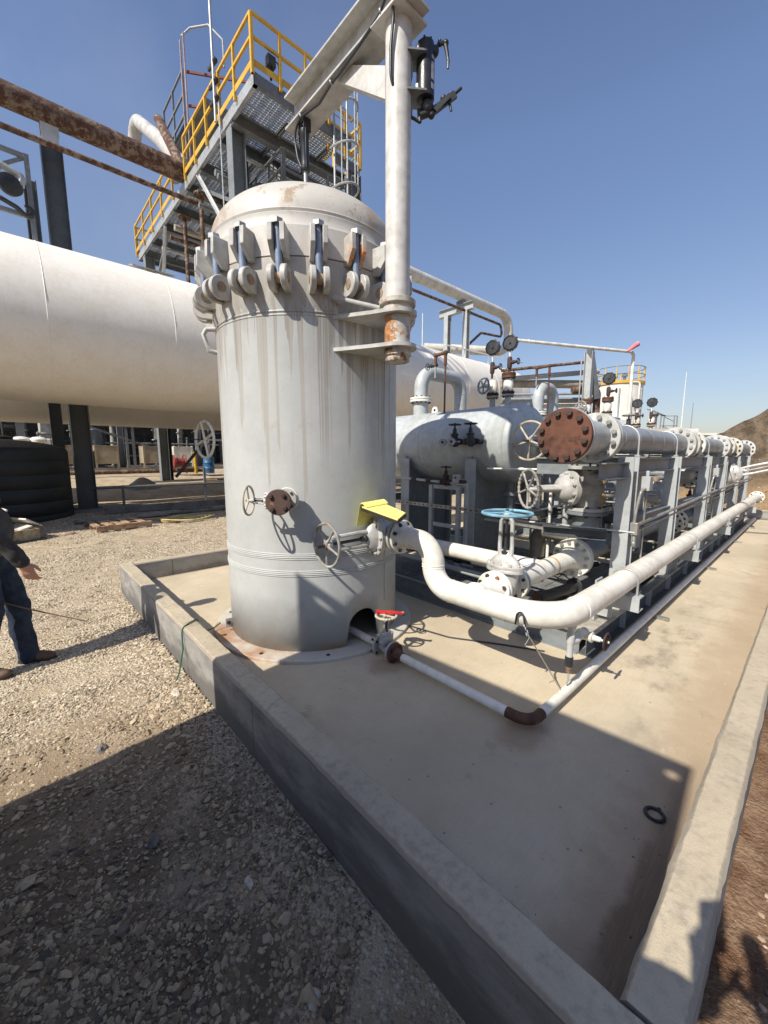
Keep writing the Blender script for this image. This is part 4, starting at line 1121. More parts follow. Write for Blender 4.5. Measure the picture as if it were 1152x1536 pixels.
def gooseneck(x, y, zt, zf, dy, r, label, Rf, z_low=1.2, R=.26):
    g = thing('gooseneck_pipe', label, 'pipe', (x, y, zf), 'gooseneck pipes on the skid tanks')
    pts = [(x, y, zf + .01), (x, y, zt), (x + .02, y + dy, zt), (x + .02, y + dy, z_low)]
    b = MB(); b.tube(round_path(pts, R, 10), r, 28); p = b.build('pipe', MT['vessel_small'], g)
    b = MB(); b.lathe((x, y, 2.33), Z, [(0, r + .01), (zf - .03 - 2.33, r + .01)], 24); b.build('nozzle', MT['vessel_small'], g)
    for k, z in enumerate((zf - .018, zf + .018)):
        b = MB(); b.disc((x, y, z), Z, Rf, .03, 36); f = b.build('flange', MT['flangewhite'], g)
        if k: bolts(f, (x, y, zf), Z, Rf * .83, 12, .014, MT['bolt_dark'], t=.04)
    b = MB(); b.torus((x + .02, y + dy, zt - R - .01), Z, r, .005, 28, 6); b.build('weld_bead', MT['vessel_small'], p)
    return g
gooseneck(-4.20, 4.62, 2.99, 2.575, .95, .102, 'large pale grey gooseneck pipe rising behind the tall vessel on the nearest tank', .165, R=.24)
# rusty vent line beside it
def vent(x, y, z0, z1, h, label, dx=.18):
    r = thing('vent_line', label, 'pipe', (x, y, z0), 'rusty U-shaped vent lines')
    b = MB(); b.cyl((x, y, z1 - .30), (x, y, z1), .015, 10); b.build('riser', MT['conduit'], r)
    b = MB(); b.tube(round_path([(x, y, z1 - .14), (x, y, z1), (x + dx, y - .02, z1), (x + dx, y - .02, z1 - .16)], .03, 4), .022, 10)
    for p in ((x, y, z1), (x + dx, y - .02, z1)): b.ball(p, .034, 10, 8)
    b.build('elbow_run', MT['rust'], r)
    b = MB(); b.cyl((x + dx, y - .02, z0), (x + dx, y - .02, z1 - .1), .013, 10); b.build('down_pipe', MT['rust'], r)
    return r
vent(-3.78, 4.45, 1.5, 3.12, 1, 'rusty vent line with two black elbows beside the nearest gooseneck pipe', .19)
small_valve('small_valve', 'tiny dark valve with a hand knob at the foot of the near rusty vent line', (-3.80, 4.45, 2.99), X, -X, .9)
def gauge_stack(x, y, z, label, Rg=.088, ht=.30, side=X):
    """dial gauge on a rusty needle valve"""
    g = thing('pressure_gauge', label, 'gauge', (x, y, z), 'black dial gauges above the skid')
    b = MB(); b.cyl((x, y, z), (x, y, z + ht * .25), .014, 10); b.lathe((x, y, z + ht * .2), Z, [(0, .024), (.02, .03), (.12, .03), (.14, .02)], 10); b.lathe((x, y, z + ht * .2 + .07), side, [(0, .022), (.05, .026), (.07, .018), (.10, .014)], 10)
    b.build('needle_valve', MT['rust_dark'], g)
    b = MB(); hc = V((x, y, z + ht * .2 + .07)) + side * .115
    b.torus(hc, side, .035, .006, 18, 6); b.bar(hc - Z * .035, hc + Z * .035, .006, .008); b.build('valve_wheel', MT['blacksteel'], g)
    b = MB(); b.cyl((x, y, z + ht * .2 + .13), (x, y, z + ht - .02), .012, 10); b.build('stem', MT['flangewhite'], g)
    f = V((.18, -1, .05)).normalized(); c = V((x, y, z + ht + Rg * .85))
    b = MB(); b.lathe(c - f * .03, f, [(0, Rg * .9), (.005, Rg), (.035, Rg), (.042, Rg * 1.04), (.055, Rg * 1.04), (.06, Rg * .92), (.05, Rg * .88), (.05, .001)], 32, cap=False)
    b.lathe(c - f * .035, f, [(0, .02), (.005, .02)], 12)
    cs = b.build('case', MT['black'], g)
    for k in range(10):
        a = 2 * PI * k / 10; u, w, _ = basis(f); q = c + (u * math.cos(a) + w * math.sin(a)) * Rg * 1.06
        bb = MB(); bb.lathe(q - f * .01, f, [(0, .008), (.03, .008)], 6); bb.build('rim_screw', MT['black'], cs)
    b = MB(); b.lathe(c + f * .0215, f, [(0, Rg * .87), (.001, Rg * .87)], 28); b.lathe(c + f * .0235, f, [(0, .016), (.012, .012)], 12); b.build('dial', paint('dark_dial', (.028, .03, .033), .35, .2, 0), g)
    return g
def block_valve(x, y, z0, label, top=None, wheel=True, s=1., wm='bluegrey'):
    """upright flanged valve stub on a tank"""
    r = thing('instrument_valve', label, 'valve', (x, y, z0), 'stubby flanged valves on the skid tanks')
    b = MB(); b.lathe((x, y, z0 - .12), Z, [(0, .036), (.26, .036)], 18); b.build('nozzle', MT['vessel_small'], r)
    for z in (z0 + .145, z0 + .18):
        b = MB(); b.disc((x, y, z), Z, .078 * s, .026, 28); f = b.build('flange', MT['rust_dark'] if z > z0 + .15 else paint('stained_flange', (.36, .32, .25), .7, .25, .5), r)
    bolts(f, (x, y, z0 + .1625), Z, .060 * s, 6, .010, MT['bolt_dark'], t=.034)
    b = MB(); b.lathe((x, y, z0 + .19), Z, [(0, .05), (.04, .058), (.09, .062), (.14, .055), (.16, .05)], 18); b.build('body', MT['flangewhite'], r)
    if wheel:
        f = V((-.25, -1, .0)).normalized(); c = V((x, y, z0 + .275))
        b = MB(); b.lathe(c, f, [(0, .05), (.06, .045), (.065, .03), (.17, .02)], 14); b.build('bonnet', MT['flangewhite'], r)
        wheel_mesh(c + f * .16, f, .095, .012, 5, .02, knurl=14).build('handwheel', MT[wm], r)
    if top:
        b = MB(); b.disc((x, y, z0 + .365), Z, .085, .035, 28); b.disc((x, y, z0 + .40), Z, .085, .03, 28); f = b.build('top_flange', MT['rust'], r)
        bolts(f, (x, y, z0 + .382), Z, .066, 6, .010, MT['bolt_dark'], t=.036)
    return r
block_valve(-2.96, 4.62, 2.345, 'stubby flanged valve with a blue-grey handwheel, left of the two on the nearest tank')
block_valve(-2.74, 4.62, 2.345, 'stubby cream valve with a rusty top flange, right of the two on the nearest tank', top=True, wheel=False)
gauge_stack(-2.965, 4.60, 2.72, 'black dial gauge on a rusty needle valve, left of the pair on the nearest tank', ht=.30)
gauge_stack(-2.735, 4.62, 2.755, 'black dial gauge on a rusty needle valve, right of the pair on the nearest tank', ht=.28)
# black sample valves with small gauges on the front of the tank
for x, lab in ((-3.12, 'black sample valve with two small dial gauges on the nearest tank, left of the pair'), (-2.885, 'black sample valve with a stubby pipe on the nearest tank, right of the pair')):
    sv = small_valve('sample_valve', lab, (x, 4.06, 1.915), X, Z, 1.5)
    b = MB(); b.cyl((x + .10, 4.06, 1.915), (x + .10, 4.30, 1.90), .03, 12); b.build('nozzle', MT['blacksteel'], sv)
    b = MB(); b.lathe((x + .04, 4.03, 1.90), V((.3, -1, 0)), [(0, .05), (.03, .05), (.034, .04)], 16); b.build('union', MT['blacksteel'], sv)
for x, y, z, lab in ((-3.10, 3.97, 1.915, 'small round steel gauge on the left black sample valve, facing the viewer'), (-3.30, 4.05, 1.915, 'small round steel gauge standing left of the black sample valves')):
    f = V((.5, -.85, 0)).normalized(); b = MB(); g = thing('small_gauge', lab, 'gauge', (x, y, z))
    b.lathe(V((x, y, z)) - f * .02, f, [(0, .045), (.004, .05), (.035, .05), (.04, .044), (.036, .04), (.036, .001)], 22, cap=False); b.build('case', MT['bolt_grey'], g)
    b = MB(); b.lathe(V((x, y, z)) + f * .0165, f, [(0, .018), (.006, .014)], 12); b.build('dial_hub', MT['blacksteel'], g)
    b = MB(); b.cyl((x, y, z) - f * .02, V((x + .08, y + .08, z)), .012, 8) if False else b.cyl(V((x, y, z)) - f * .02, V((x + .09, y + .06, z)), .012, 8); b.build('stem', MT['bolt_grey'], g)

sep2, sh2 = separator(7.10, 'middle grey horizontal tank, only its end showing behind the rusty blind flange', x1=-1.98, z0=1.80, R=.46)
sep3, sh3 = separator(9.55, 'farthest horizontal tank on the skid, dusty tan with a round end', x1=-1.92, z0=1.83, R=.45, mat='clad_tan')
b = MB(); b.ext([(-.2, -.25), (.02, -.25), (.02, -.02), (-.0, .05), (-.2, .05)], V((-2.14, 7.09, 2.25)), Y, X, Z, .02); b.build('head_lug', MT['vessel_small'], sh2)
gooseneck(-3.60, 7.10, 2.98, 2.50, .55, .10, 'smaller pale gooseneck pipe on the middle tank, above the big handwheel', .16, R=.22)
vent(-3.60, 7.0, 1.6, 3.28, 1, 'second rusty vent line, over the gooseneck of the middle tank', .24)
block_valve(-2.72, 7.05, 2.25, 'stubby valve with a round spoked handwheel on the middle tank', top=True, wm='wheel_grey')
block_valve(-2.42, 7.08, 2.25, 'stubby flanged valve under a black gauge on the middle tank', top=True, wheel=False)
gauge_stack(-2.42, 7.08, 2.64, 'single black dial gauge above the middle tank, in front of the white storage tank', ht=.24)
gauge_stack(-2.68, 9.5, 2.42, 'black dial gauge above the far tank, left of the pair', ht=.30)
gauge_stack(-2.42, 9.5, 2.42, 'black dial gauge above the far tank, right of the pair', ht=.30)
block_valve(-2.68, 9.55, 2.20, 'small stubby valve under the left far gauge', wheel=False)
block_valve(-2.42, 9.55, 2.20, 'small stubby valve under the right far gauge', wheel=False)

# --- top header pipe with blind end
HX, HZ, HR = -1.31, 1.893, .137
hd_ = thing('header_pipe', 'big grey clad header pipe on top of the posts, closed by a rusty blind flange', 'pipe', (HX, 3.1, 1.7))
b = MB(); b.lathe((HX, 3.07, HZ), Y, [(0, .150), (.10, .146), (.13, .137), (.52, .137)], 40); b.build('end_spool', MT['vessel_small'], hd_)
b = MB(); b.disc((HX, 3.055, HZ), Y, .200, .040, 48); b.build('spool_flange', MT['vessel_small'], hd_)
b = MB(); b.disc((HX, 3.013, HZ), Y, .200, .038, 48); rb = b.build('blind_flange', paint('rust_brown_plate', (.115, .048, .03), .88, .35, .62, rcol=(.045, .020, .015), bump=.6), hd_)
bolts(rb, (HX, 3.03, HZ), -Y, .164, 12, .022, MT['bolt_dark'], t=.045)
b = MB(); b.disc((HX, 3.59, HZ), Y, .205, .045, 48); f_ = b.build('flange', MT['flangegrey'], hd_); bolts(f_, (HX, 3.60, HZ), -Y, .168, 12, .020, MT['bolt_grey'], t=.05)
b = MB(); b.disc((HX, 3.645, HZ), Y, .205, .045, 48); b.build('flange', MT['vessel_small'], hd_)
ys = [(3.67, 6.35), (7.05, 9.1), (9.75, 10.7), (11.1, 12.9)]
for a, e in ys:
    b = MB(); b.lathe((HX, a, HZ), Y, [(0, .130), (e - a, .130)], 40); b.build('pipe', MT['clad'], hd_)
    for k in range(int((e - a) / .42)):
        b = MB(); b.torus((HX, a + .3 + .42 * k, HZ), Y, .130, .0025, 40, 5); b.build('cladding_band', MT['clad'], hd_)
for y, m_, bm_, dr in ((6.36, 'flangegrey', 'bolt_grey', -Y), (6.62, 'flangegrey', 'bolt_dark', -Y), (6.98, 'flangegrey', 'bolt_dark', -Y), (9.12, 'flangegrey', 'bolt_grey', -Y), (9.68, 'flangegrey', 'bolt_dark', -Y), (10.75, 'flangegrey', 'bolt_dark', -Y), (12.95, 'flangegrey', 'bolt_dark', -Y)):
    pipe_flange(hd_, (HX, y, HZ), dr, .215, .045, m_, 12, .019, bm_)
cream = paint('yellowed_valve_paint', (.55, .50, .36), .5, .2, .1)
for a, e in ((6.38, 7.0), (9.14, 9.7), (10.72, 11.1)):
    b = MB(); b.lathe((HX, a, HZ), Y, [(0, .16), ((e - a) * .25, .19), ((e - a) * .75, .19), (e - a, .16)], 32); b.build('valve_body', cream, hd_)
for y in (4.3, 5.75, 7.7, 9.3):
    arc = [V((HX + .138 * math.cos(a), y, HZ + .138 * math.sin(a))) for a in [PI * i / 12 for i in range(13)]]
    b = MB(); b.tube([V((HX + .138, y, 1.72))] + arc + [V((HX - .138, y, 1.72))], .008, 8); b.build('u_bolt', MT['galv'], hd_)
    b = MB(); b.bx(HX - .16, HX + .16, y - .03, y + .03, 1.738, 1.755); b.build('saddle_strip', MT['galv'], hd_)
# branch riser just behind the flange pair: second short header with a big handwheel valve facing the viewer
gv = gate_valve('gate_valve', 'valve with a big thin five-spoke handwheel beside the rusty blind flange', (-2.16, 4.75, 1.905), X, -Y, pr=.11, L=.30, Rf=.17, bh=.2, bw=.16, yh=.64, wr=.205, mb='vessel_small', mw='wheel_tan', rise=.14, wt=.0125, spokes=5, detail=False)
b = MB(); b.lathe((-2.005, 4.75, 1.905), X, [(0, .11), (.56, .11)], 28)
tag(b.build('cross_pipe', MT['vessel_small']), 'short grey cross pipe linking the big-handwheel valve to the header', 'pipe')
# large valve under the header, bonnet towards the viewer's left
gv2 = gate_valve('gate_valve', 'large dirty grey gate valve under the header pipe, knobbly handwheel facing left', (-1.54, 4.15, 1.43), Z, V((-.56, -.83, 0)), pr=.12, L=.44, Rf=.195, tf=.034, bh=.20, bw=.17, yh=.63, wr=.185, mb='valve_grey', mw='wheel_grey', rise=.02, wt=.012, knurl=26, nb=8, bs=.018, spokes=5, dome=True)
b = MB(); b.lathe((-1.54, 4.15, .98), Z, [(0, .12), (.22, .12)], 28); b.disc((-1.54, 4.15, 1.19), Z, .195, .034, 40)
tag(b.build('riser_pipe', MT['skid']), 'dark grey riser pipe under the large gate valve below the header', 'pipe')

# --- lower header with blue-wheeled valve
lh = thing('lower_header', 'low cream and grey header pipe with a big bolted flange beside the blue-wheeled valve', 'pipe', (-1.6, 3.0, .5))
LX = -1.60
b = MB(); b.lathe((LX, 2.38, WZ), Y, [(0, .105), (.03, .09), (.06, .084), (.16, .084), (.20, .105), (.215, .108)], 28); b.build('branch_stub', MT['white'], lh)
f_ = pipe_flange(lh, (LX, 2.605, WZ), Y, .14, .026, nb=8, bs=.0165, mbolt='bolt_dark')
bv = gate_valve('gate_valve', 'silver-grey gate valve with a faded blue horizontal handwheel, by the white pipe', (LX, 2.76, WZ), Y, Z, L=.27, bh=.145, bw=.155, yh=.575, wr=.185, mb='valve_silver', mw='blue', mf='flangewhite', rise=.03, wt=.0115, spokes=3)
f_ = pipe_flange(lh, (LX, 2.915, WZ), Y, .14, .026, 'clad', nb=8, bs=.0165, mbolt='rust_dark')
b = MB(); b.lathe((LX, 2.92, WZ), Y, [(0, .11), (.06, .09), (.10, .086), (.93, .086), (1.0, .092), (1.07, .118), (1.10, .125)], 32); b.build('pipe', MT['white'], lh)
b = MB(); b.lathe((LX, 3.55, WZ), Y, [(0, .0868), (.035, .0868)], 28, cap=False); b.build('rust_band', paint('orange_rust_band', (.58, .40, .22), .6, .2, .25, rcol=(.36, .16, .05)), lh)
pipe_flange(lh, (LX, 4.03, WZ), Y, .19, .034, nb=12, bs=.019, mbolt='bolt_grey', ph=.1)
b = MB(); b.disc((LX, 4.068, WZ), Y, .19, .036, 40); b.build('flange', MT['flangewhite'], lh)
b = MB(); b.lathe((LX, 4.085, WZ), Y, [(0, .12), (.10, .115), (.2, .10), (3.2, .10)], 32); b.build('grey_pipe', MT['clad'], lh)
for y in (7.3, 7.6): pipe_flange(lh, (LX + .1, y, WZ), -Y, .19, .04, nb=12, bs=.018, mbolt='bolt_dark')
b = MB(); b.lathe((LX + .1, 7.62, WZ), Y, [(0, .12), (4.8, .12)], 28); b.build('grey_pipe', MT['clad'], lh)
for y in (5.3, 6.9):
    arc = [V((LX + .107 * math.cos(a), y, WZ + .107 * math.sin(a))) for a in [PI * i / 12 for i in range(13)]]
    b = MB(); b.tube([V((LX + .107, y, .58))] + arc + [V((LX - .107, y, .58))], .008, 8); b.build('u_bolt', MT['galv'], lh)
    b = MB(); b.ibeam((LX - .35, y, .56), (PXR - .02, y, .56), Z, .12, .10, .01, .008); b.build('support', MT['skid'], lh)
xp = thing('cross_pipe', 'white cross pipe coming from behind the tall vessel to the lower header', 'pipe', (-2.8, 3.42, .7))
b = MB(); b.tube(round_path([(-4.6, 3.42, WZ), (LX + .0, 3.42, WZ)], .1), .078, 28); b.build('pipe', MT['white'], xp)
# dusty elbow spool further back, black open pipe on the deck, small drain pieces
ts = thing('elbow_spool', 'dusty tan pipe elbow with a flange lying low behind the blue-wheeled valve', 'pipe', (-2.0, 4.6, .5))
b = MB(); b.tube(round_path([(-2.42, 4.95, .45), (-2.42, 4.95, .80), (-1.95, 4.85, .80)], .16, 8), .095, 24); b.build('pipe', MT['clad_tan'], ts)
pipe_flange(ts, (-1.94, 4.85, .80), X, .15, .03, 'clad_tan', bs=.014); pipe_flange(ts, (-1.90, 4.85, .80), X, .15, .03, 'clad_tan', bolted=False)
b = MB(); b.tube([(-1.86, 4.84, .80), (-1.3, 4.80, .80)], .09, 20); b.build('tail', MT['skid'], ts)
bp = thing('open_pipe', 'black pipe stub with a rusty open mouth low on the deck under the white pipe', 'pipe', (-1.6, 3.4, .4))
b = MB(); b.lathe((-1.645, 3.42, .445), V((.14, .97, 0)), [(0, .055), (.006, .064), (.06, .066), (.065, .052), (.62, .05)], 24); b.build('pipe', MT['blacksteel'], bp)
b = MB(); b.lathe((-1.645, 3.415, .445), V((.14, .97, 0)), [(0, .05), (.003, .02)], 20); b.build('mouth', MT['rust'], bp)
b = MB(); b.disc((-1.56, 4.04, .445), V((.14, .97, 0)), .085, .03, 24); b.build('flange', MT['blacksteel'], bp)
# round flanged valves seen between the posts
for i, (x, y, z, lab) in enumerate([(-1.5, 8.15, 1.43, 'white round flanged valve seen between the second and third skid posts'), (-1.45, 6.3, 1.25, 'white flanged valve body low between the second and third posts')]):
    r = thing('flanged_valve', lab, 'valve', (x, y, z - .25))
    for k, yy in enumerate((y - .02, y + .3)):
        b = MB(); b.disc((x, yy, z), Y, .20 if i == 0 else .16, .04, 32); f = b.build('flange', MT['flangewhite'], r); bolts(f, (x, yy, z), -Y, .165 if i == 0 else .13, 10, .018, MT['bolt_dark'], t=.03)
    b = MB(); b.lathe((x, y - .22, z), Y, [(0, .03), (.02, .09), (.10, .13), (.2, .14), (.55, .14), (.6, .1)], 24); b.build('body', MT['valve_silver'], r)
gv3 = gate_valve('gate_valve', 'silver valve leaning out past the far posts, a blue handwheel on its long yoke', (-1.36, 9.95, 1.34), V((.30, .0, 1)).cross(Y) * -1 if False else Y, V((1, 0, .30)), pr=.14, L=.4, Rf=.2, bh=.26, bw=.20, yh=1.0, wr=.22, mb='valve_silver', mw='blue', rise=.03, wt=.014, spokes=4, mbolt='bolt_grey')
# conduit boxes and twin conduits along the posts
for y, i in ((4.10, 0), (7.65, 2)):
    r = thing('conduit_box', ['grey junction box and bent conduit on the first skid post', '', 'grey junction box and bent conduit on the third skid post'][i], 'junction box', (-1.09, y, 1.1), 'junction boxes on the skid posts')
    b = MB(); b.bx(-1.10, -1.03, y + .10, y + .20, 1.43, 1.56); b.lathe((-1.065, y + .15, 1.56), Z, [(0, .016), (.05, .016)], 10); bx_ = b.build('box', MT['skid_lt'], r, bevel=.004)
    b = MB(); b.tube(round_path([(-1.065, y + .10, 1.45), (-1.075, y + .03, 1.44), (-1.095, y + .0, 1.25), (-1.10, y - .01, 1.12)], .06, 5), .014, 10); b.build('bent_conduit', MT['conduit'], r)
    b = MB(); b.bx(-1.115, -1.055, y - .06, y - .005, 1.04, 1.15); b.lathe((-1.085, y - .03, 1.04), -Z, [(0, .015), (.07, .015), (.075, .02), (.11, .02)], 10); b.build('pull_box', MT['conduit'], r, bevel=.004)
    b = MB(); b.cyl((-1.07, y + .17, .62), (-1.07, y + .17, 1.43), .009, 8); b.build('drop_conduit', MT['conduit'], r)
for k, (dz_, r_) in enumerate(((0, .016), (-.055, .011))):
    b = MB(); b.tube(round_path([(-1.07, 4.06, 1.13 + dz_), (-1.06, 5.8, 1.17 + dz_), (-1.06, 7.6, 1.21 + dz_), (-1.06, 9.3, 1.23 + dz_), (-1.06, 12.6, 1.25 + dz_)], .3, 4), r_, 10)
    tag(b.build('conduit', MT['conduit']), ['thicker upper conduit running level along the skid posts', 'thinner lower conduit running level along the skid posts'][k], 'conduit')
b = MB(); b.tube([(-1.07, 4.05, 1.06), (-1.35, 3.95, 1.075), (-1.9, 3.7, 1.10)], .009, 8); b.tube([(-1.12, 4.02, 1.15), (-1.22, 3.98, 1.15), (-1.23, 3.97, 1.22), (-1.4, 3.9, 1.23)], .007, 8) if False else None
tag(b.build('tubing', MT['galv']), 'thin steel tubing running left from the first skid post', 'tube')
# instrument stand and small pipework in front of the nearest tank
st_ = thing('instrument_stand', 'grey angle-iron instrument frame standing in the shade in front of the nearest tank', 'frame', (-3.2, 4.0, SZ))
for x in (-3.42, -2.98):
    b = MB(); b.channel((x, 4.02, SZ + .02), (x, 4.02, 1.37), Y, .05, .05, .006); b.build('upright', MT['skid_lt'], st_)
for z in (1.35, .86):
    b = MB(); b.bx(-3.40, -2.97, 4.0, 4.008, z - .025, z + .025); b.build('rail', MT['skid_lt'], st_)
strut = thing('strut_channel', 'long perforated strut channel across the legs of the nearest tank', 'strut', (-3.2, 3.95, 1.1))
b = MB(); b.bx(-4.3, -1.9, 3.93, 3.938, 1.085, 1.13); sc_ = b.build('channel', MT['conduit'], strut)
for i in range(30):
    b = MB(); b.bx(-4.2 + .075 * i, -4.165 + .075 * i, 3.9285, 3.9295, 1.10, 1.115); b.build('slot', MT['blacksteel'], sc_, smooth=0)
for i, (x0, x1, z) in enumerate(((-4.15, -3.55, 1.43), (-3.50, -3.30, 1.425), (-3.02, -2.92, 1.42))): pass
sp_ = thing('sample_line', 'thin pale pipe with dark couplings above the instrument frame', 'pipe', (-3.5, 4.0, 1.4))
b = MB(); b.cyl((-4.25, 3.98, 1.45), (-2.85, 3.98, 1.40), .017, 10); b.cyl((-2.85, 3.98, 1.42), (-2.85, 3.98, .45), .017, 10); b.build('pipe', MT['skid_lt'], sp_)
for x in (-3.72, -3.46, -2.92):
    b = MB(); b.cyl((x - .04, 3.98, 1.43), (x + .04, 3.98, 1.428), .026, 10); b.build('coupling', MT['rust_dark'], sp_)
small_valve('small_valve', 'dark little valve with a flat handwheel on the thin pale sample line', (-3.18, 3.98, 1.415), X, Z, 1.35, 'rust_dark', 'rust_dark')
cab = thing('junction_box', 'small grey switch box by the right leg of the nearest tank', 'box', (-2.98, 3.97, 1.42)); b = MB(); b.bx(-3.04, -2.96, 3.94, 4.0, 1.42, 1.52); b.build('case', MT['skid_lt'], cab, bevel=.004); b = MB(); b.cyl((-3.0, 3.9385, 1.48), (-3.0, 3.9325, 1.48), .014, 10); b.build('knob', MT['blacksteel'], cab)
for k, (x, z, lab) in enumerate(((-4.12, 1.62, 'round end fitting on a dark pipe by the vessel edge, upper of two'), (-4.18, 1.05, 'round end fitting on a dark pipe by the vessel edge, lower of two'))):
    r = thing('end_fitting', lab, 'fitting', (x, 3.9, z)); f = V((.55, -.83, 0)).normalized()
    b = MB(); b.lathe(V((x, 3.92, z)), f, [(0, .06), (.06, .06), (.07, .05)], 20); b.build('cap', MT['bolt_grey'], r)
    b = MB(); b.cyl((x - .28, 4.05, z), (x, 3.93, z), .035, 12); b.build('arm', MT['blacksteel'], r)
    b = MB(); b.lathe(V((x, 3.92, z)) + f * .0705, f, [(0, .016), (.002, .016)], 10); b.build('plug', MT['blacksteel'], r)
for k, x in enumerate((-4.38, -4.26)):
    b = MB(); b.tube([(x, 3.96, SZ + .02), (x, 3.96, 1.5 - .1 * k)], .022, 10)
    tag(b.build('stand_pipe', MT['skid_lt']), ['pale upright stand pipe at the vessel edge, left of two', 'pale upright stand pipe at the vessel edge, right of two'][k], 'pipe')
b = MB(); b.tube([(-2.66, 4.62, 1.45), (-2.66, 4.62, 1.1)], .05, 16); b.tube(round_path([(-2.66, 4.62, 1.2), (-2.66, 4.62, .98), (-2.3, 4.6, .98)], .09, 6), .05, 16); b.disc((-2.66, 4.62, 1.27), Z, .09, .05, 24)
tag(b.build('tank_drain', MT['skid']), 'flanged drain elbow hanging under the right end of the nearest tank', 'pipe')
b = MB(); b.ibeam((-3.2, 5.25, 1.0), (-1.4, 5.25, 1.0), Z, .14, .1, .01, .008); b.ibeam((-2.35, 4.1, 1.02), (-2.35, 7.1, 1.02), Z, .12, .1, .01, .008)
b.build('inner_beam', MT['skid'], skid)
sv = gate_valve('gate_valve', 'small valve with a flat blue handwheel, half hidden behind the knobbly handwheel', (-2.15, 5.3, 1.05), X, Z, pr=.05, L=.2, Rf=.08, bh=.09, bw=.07, yh=.26, wr=.11, mb='valve_grey', mw='blue', detail=False, rise=.02)
b = MB(); b.box((-2.05, 3.75, 1.055), (.8, .09, .02), M4.Rotation(-.12, 3, 'Z'))
tag(b.build('cable_tray', MT['conduit']), 'flat steel tray behind the blue handwheel, black cable on it', 'tray')
for i in range(7):
    x = -1.55 - .28 * i; y = 6.1 + rng.uniform(-.3, .5)
    r = thing('instrument_tube', 'thin upright steel impulse tube in the clutter behind the big valve', 'tube', (x, y, SZ), 'upright tubes behind the big valve')
    b = MB(); b.cyl((x, y, SZ), (x, y, 1.6), rng.choice((.012, .02, .03)), 8); b.build('tube', MT[rng.choice(('galv', 'skid_lt', 'blacksteel'))], r)
    b = MB(); b.lathe((x, y, 1.05 + .1 * (i % 3)), Z, [(0, .03), (.05, .045), (.1, .03)], 10); b.build('fitting', MT[rng.choice(('wheel_tan', 'rust_dark', 'valve_silver'))], r)

# dark angle and cable run in front of the large valve, plus the small-bore clutter behind it
b = MB(); b.channel((-1.72, 3.62, 1.06), (-1.22, 3.78, 1.06), Z, .09, .07, .008); tag(b.build('angle_bracket', MT['dkcol'] if 'dkcol' in MT else MT['blacksteel']), 'dark channel section in front of the first skid post', 'channel')
b = MB(); b.tube(round_path([(-2.45, 3.86, 1.085), (-2.0, 3.74, 1.085), (-1.62, 3.70, 1.10), (-1.30, 3.85, 1.0)], .1, 5), .016, 8); tag(b.build('cable', MT['hose']), 'black cable lying along the flat tray behind the blue handwheel', 'cable')
brass = paint('dirty_brass', (.34, .25, .14), .5, .25, .25, metal=.4)
def regulator(x, y, z, label, s=1.):
    r = thing('regulator', label, 'regulator', (x, y, z), 'small brass regulators behind the skid posts')
    b = MB(); b.lathe((x, y, z - .09 * s), Z, [(0, .02 * s), (.03 * s, .045 * s), (.06 * s, .05 * s), (.09 * s, .035 * s), (.12 * s, .055 * s), (.17 * s, .055 * s), (.19 * s, .03 * s)], 16); b.build('body', brass, r)
    b = MB(); b.torus((x - .07 * s, y - .02, z), V((-.8, -.6, 0)), .05 * s, .006, 16, 6); b.build('ring', MT['galv'], r)
    b = MB(); b.cyl((x, y, z - .35 * s), (x, y, z - .08 * s), .014, 8); b.build('stem', MT['galv'], r)
regulator(-1.62, 4.75, 1.50, 'brass regulator with a steel ring just left of the first skid post, upper of two')
regulator(-1.62, 4.72, 1.22, 'brass regulator low behind the first skid post, lower of two', 1.2)
regulator(-1.55, 6.55, 1.35, 'brass regulator between the second and third skid posts')
for k, (p, q, r_, lab) in enumerate([((-2.6, 4.0, 1.60), (-1.75, 4.28, 1.60), .011, 'white level tube above the knobbly handwheel'), ((-1.9, 5.2, 1.34), (-1.3, 5.6, 1.34), .02, 'galvanised tube between the large valve and second post, upper'), ((-1.9, 5.2, 1.29), (-1.3, 5.6, 1.29), .014, 'galvanised tube between the large valve and second post, lower'),
        ((-3.6, 3.62, .47), (-2.0, 3.62, .45), .035, 'grey pipe lying low on the grating behind the white cross pipe'), ((-3.6, 3.78, .52), (-1.8, 3.85, .50), .025, 'dark pipe low over the grating beside the grey one'), ((-2.3, 4.0, .42), (-1.75, 5.2, .42), .03, 'black pipe running away low on the skid deck')]):
    b = MB(); b.tube([p, q], r_, 10); b.tube([V(p) * .6 + V(q) * .4, V(p) * .55 + V(q) * .45], r_ * 1.6, 10); tag(b.build('small_pipe', MT[['flangewhite', 'galv', 'galv', 'skid_lt', 'blacksteel', 'blacksteel'][k]]), lab, 'pipe')
for k, (x, y, h, m_, r_) in enumerate([(-2.42, 4.9, 1.62, 'flangewhite', .03), (-2.30, 5.0, 1.55, 'flangewhite', .02), (-2.12, 5.05, 1.6, 'skid_lt', .035), (-2.0, 5.2, 1.5, 'flangewhite', .014), (-2.55, 5.4, 1.65, 'galv', .03), (-1.9, 6.0, 1.62, 'flangewhite', .025)]):
    r = thing('instrument_tube', 'thin upright steel impulse tube in the clutter behind the big valve', 'tube', (x, y, SZ), 'upright tubes behind the big valve')
    b = MB(); b.cyl((x, y, SZ + .01), (x, y, h), r_, 10); b.build('tube', MT[m_], r)
    b = MB(); b.lathe((x, y, .9 + .1 * (k % 3)), Z, [(0, r_ * 1.3), (.05, r_ * 1.7), (.1, r_ * 1.3)], 10); b.build('fitting', MT[('rust_dark', 'valve_silver', 'bolt_grey')[k % 3]], r)
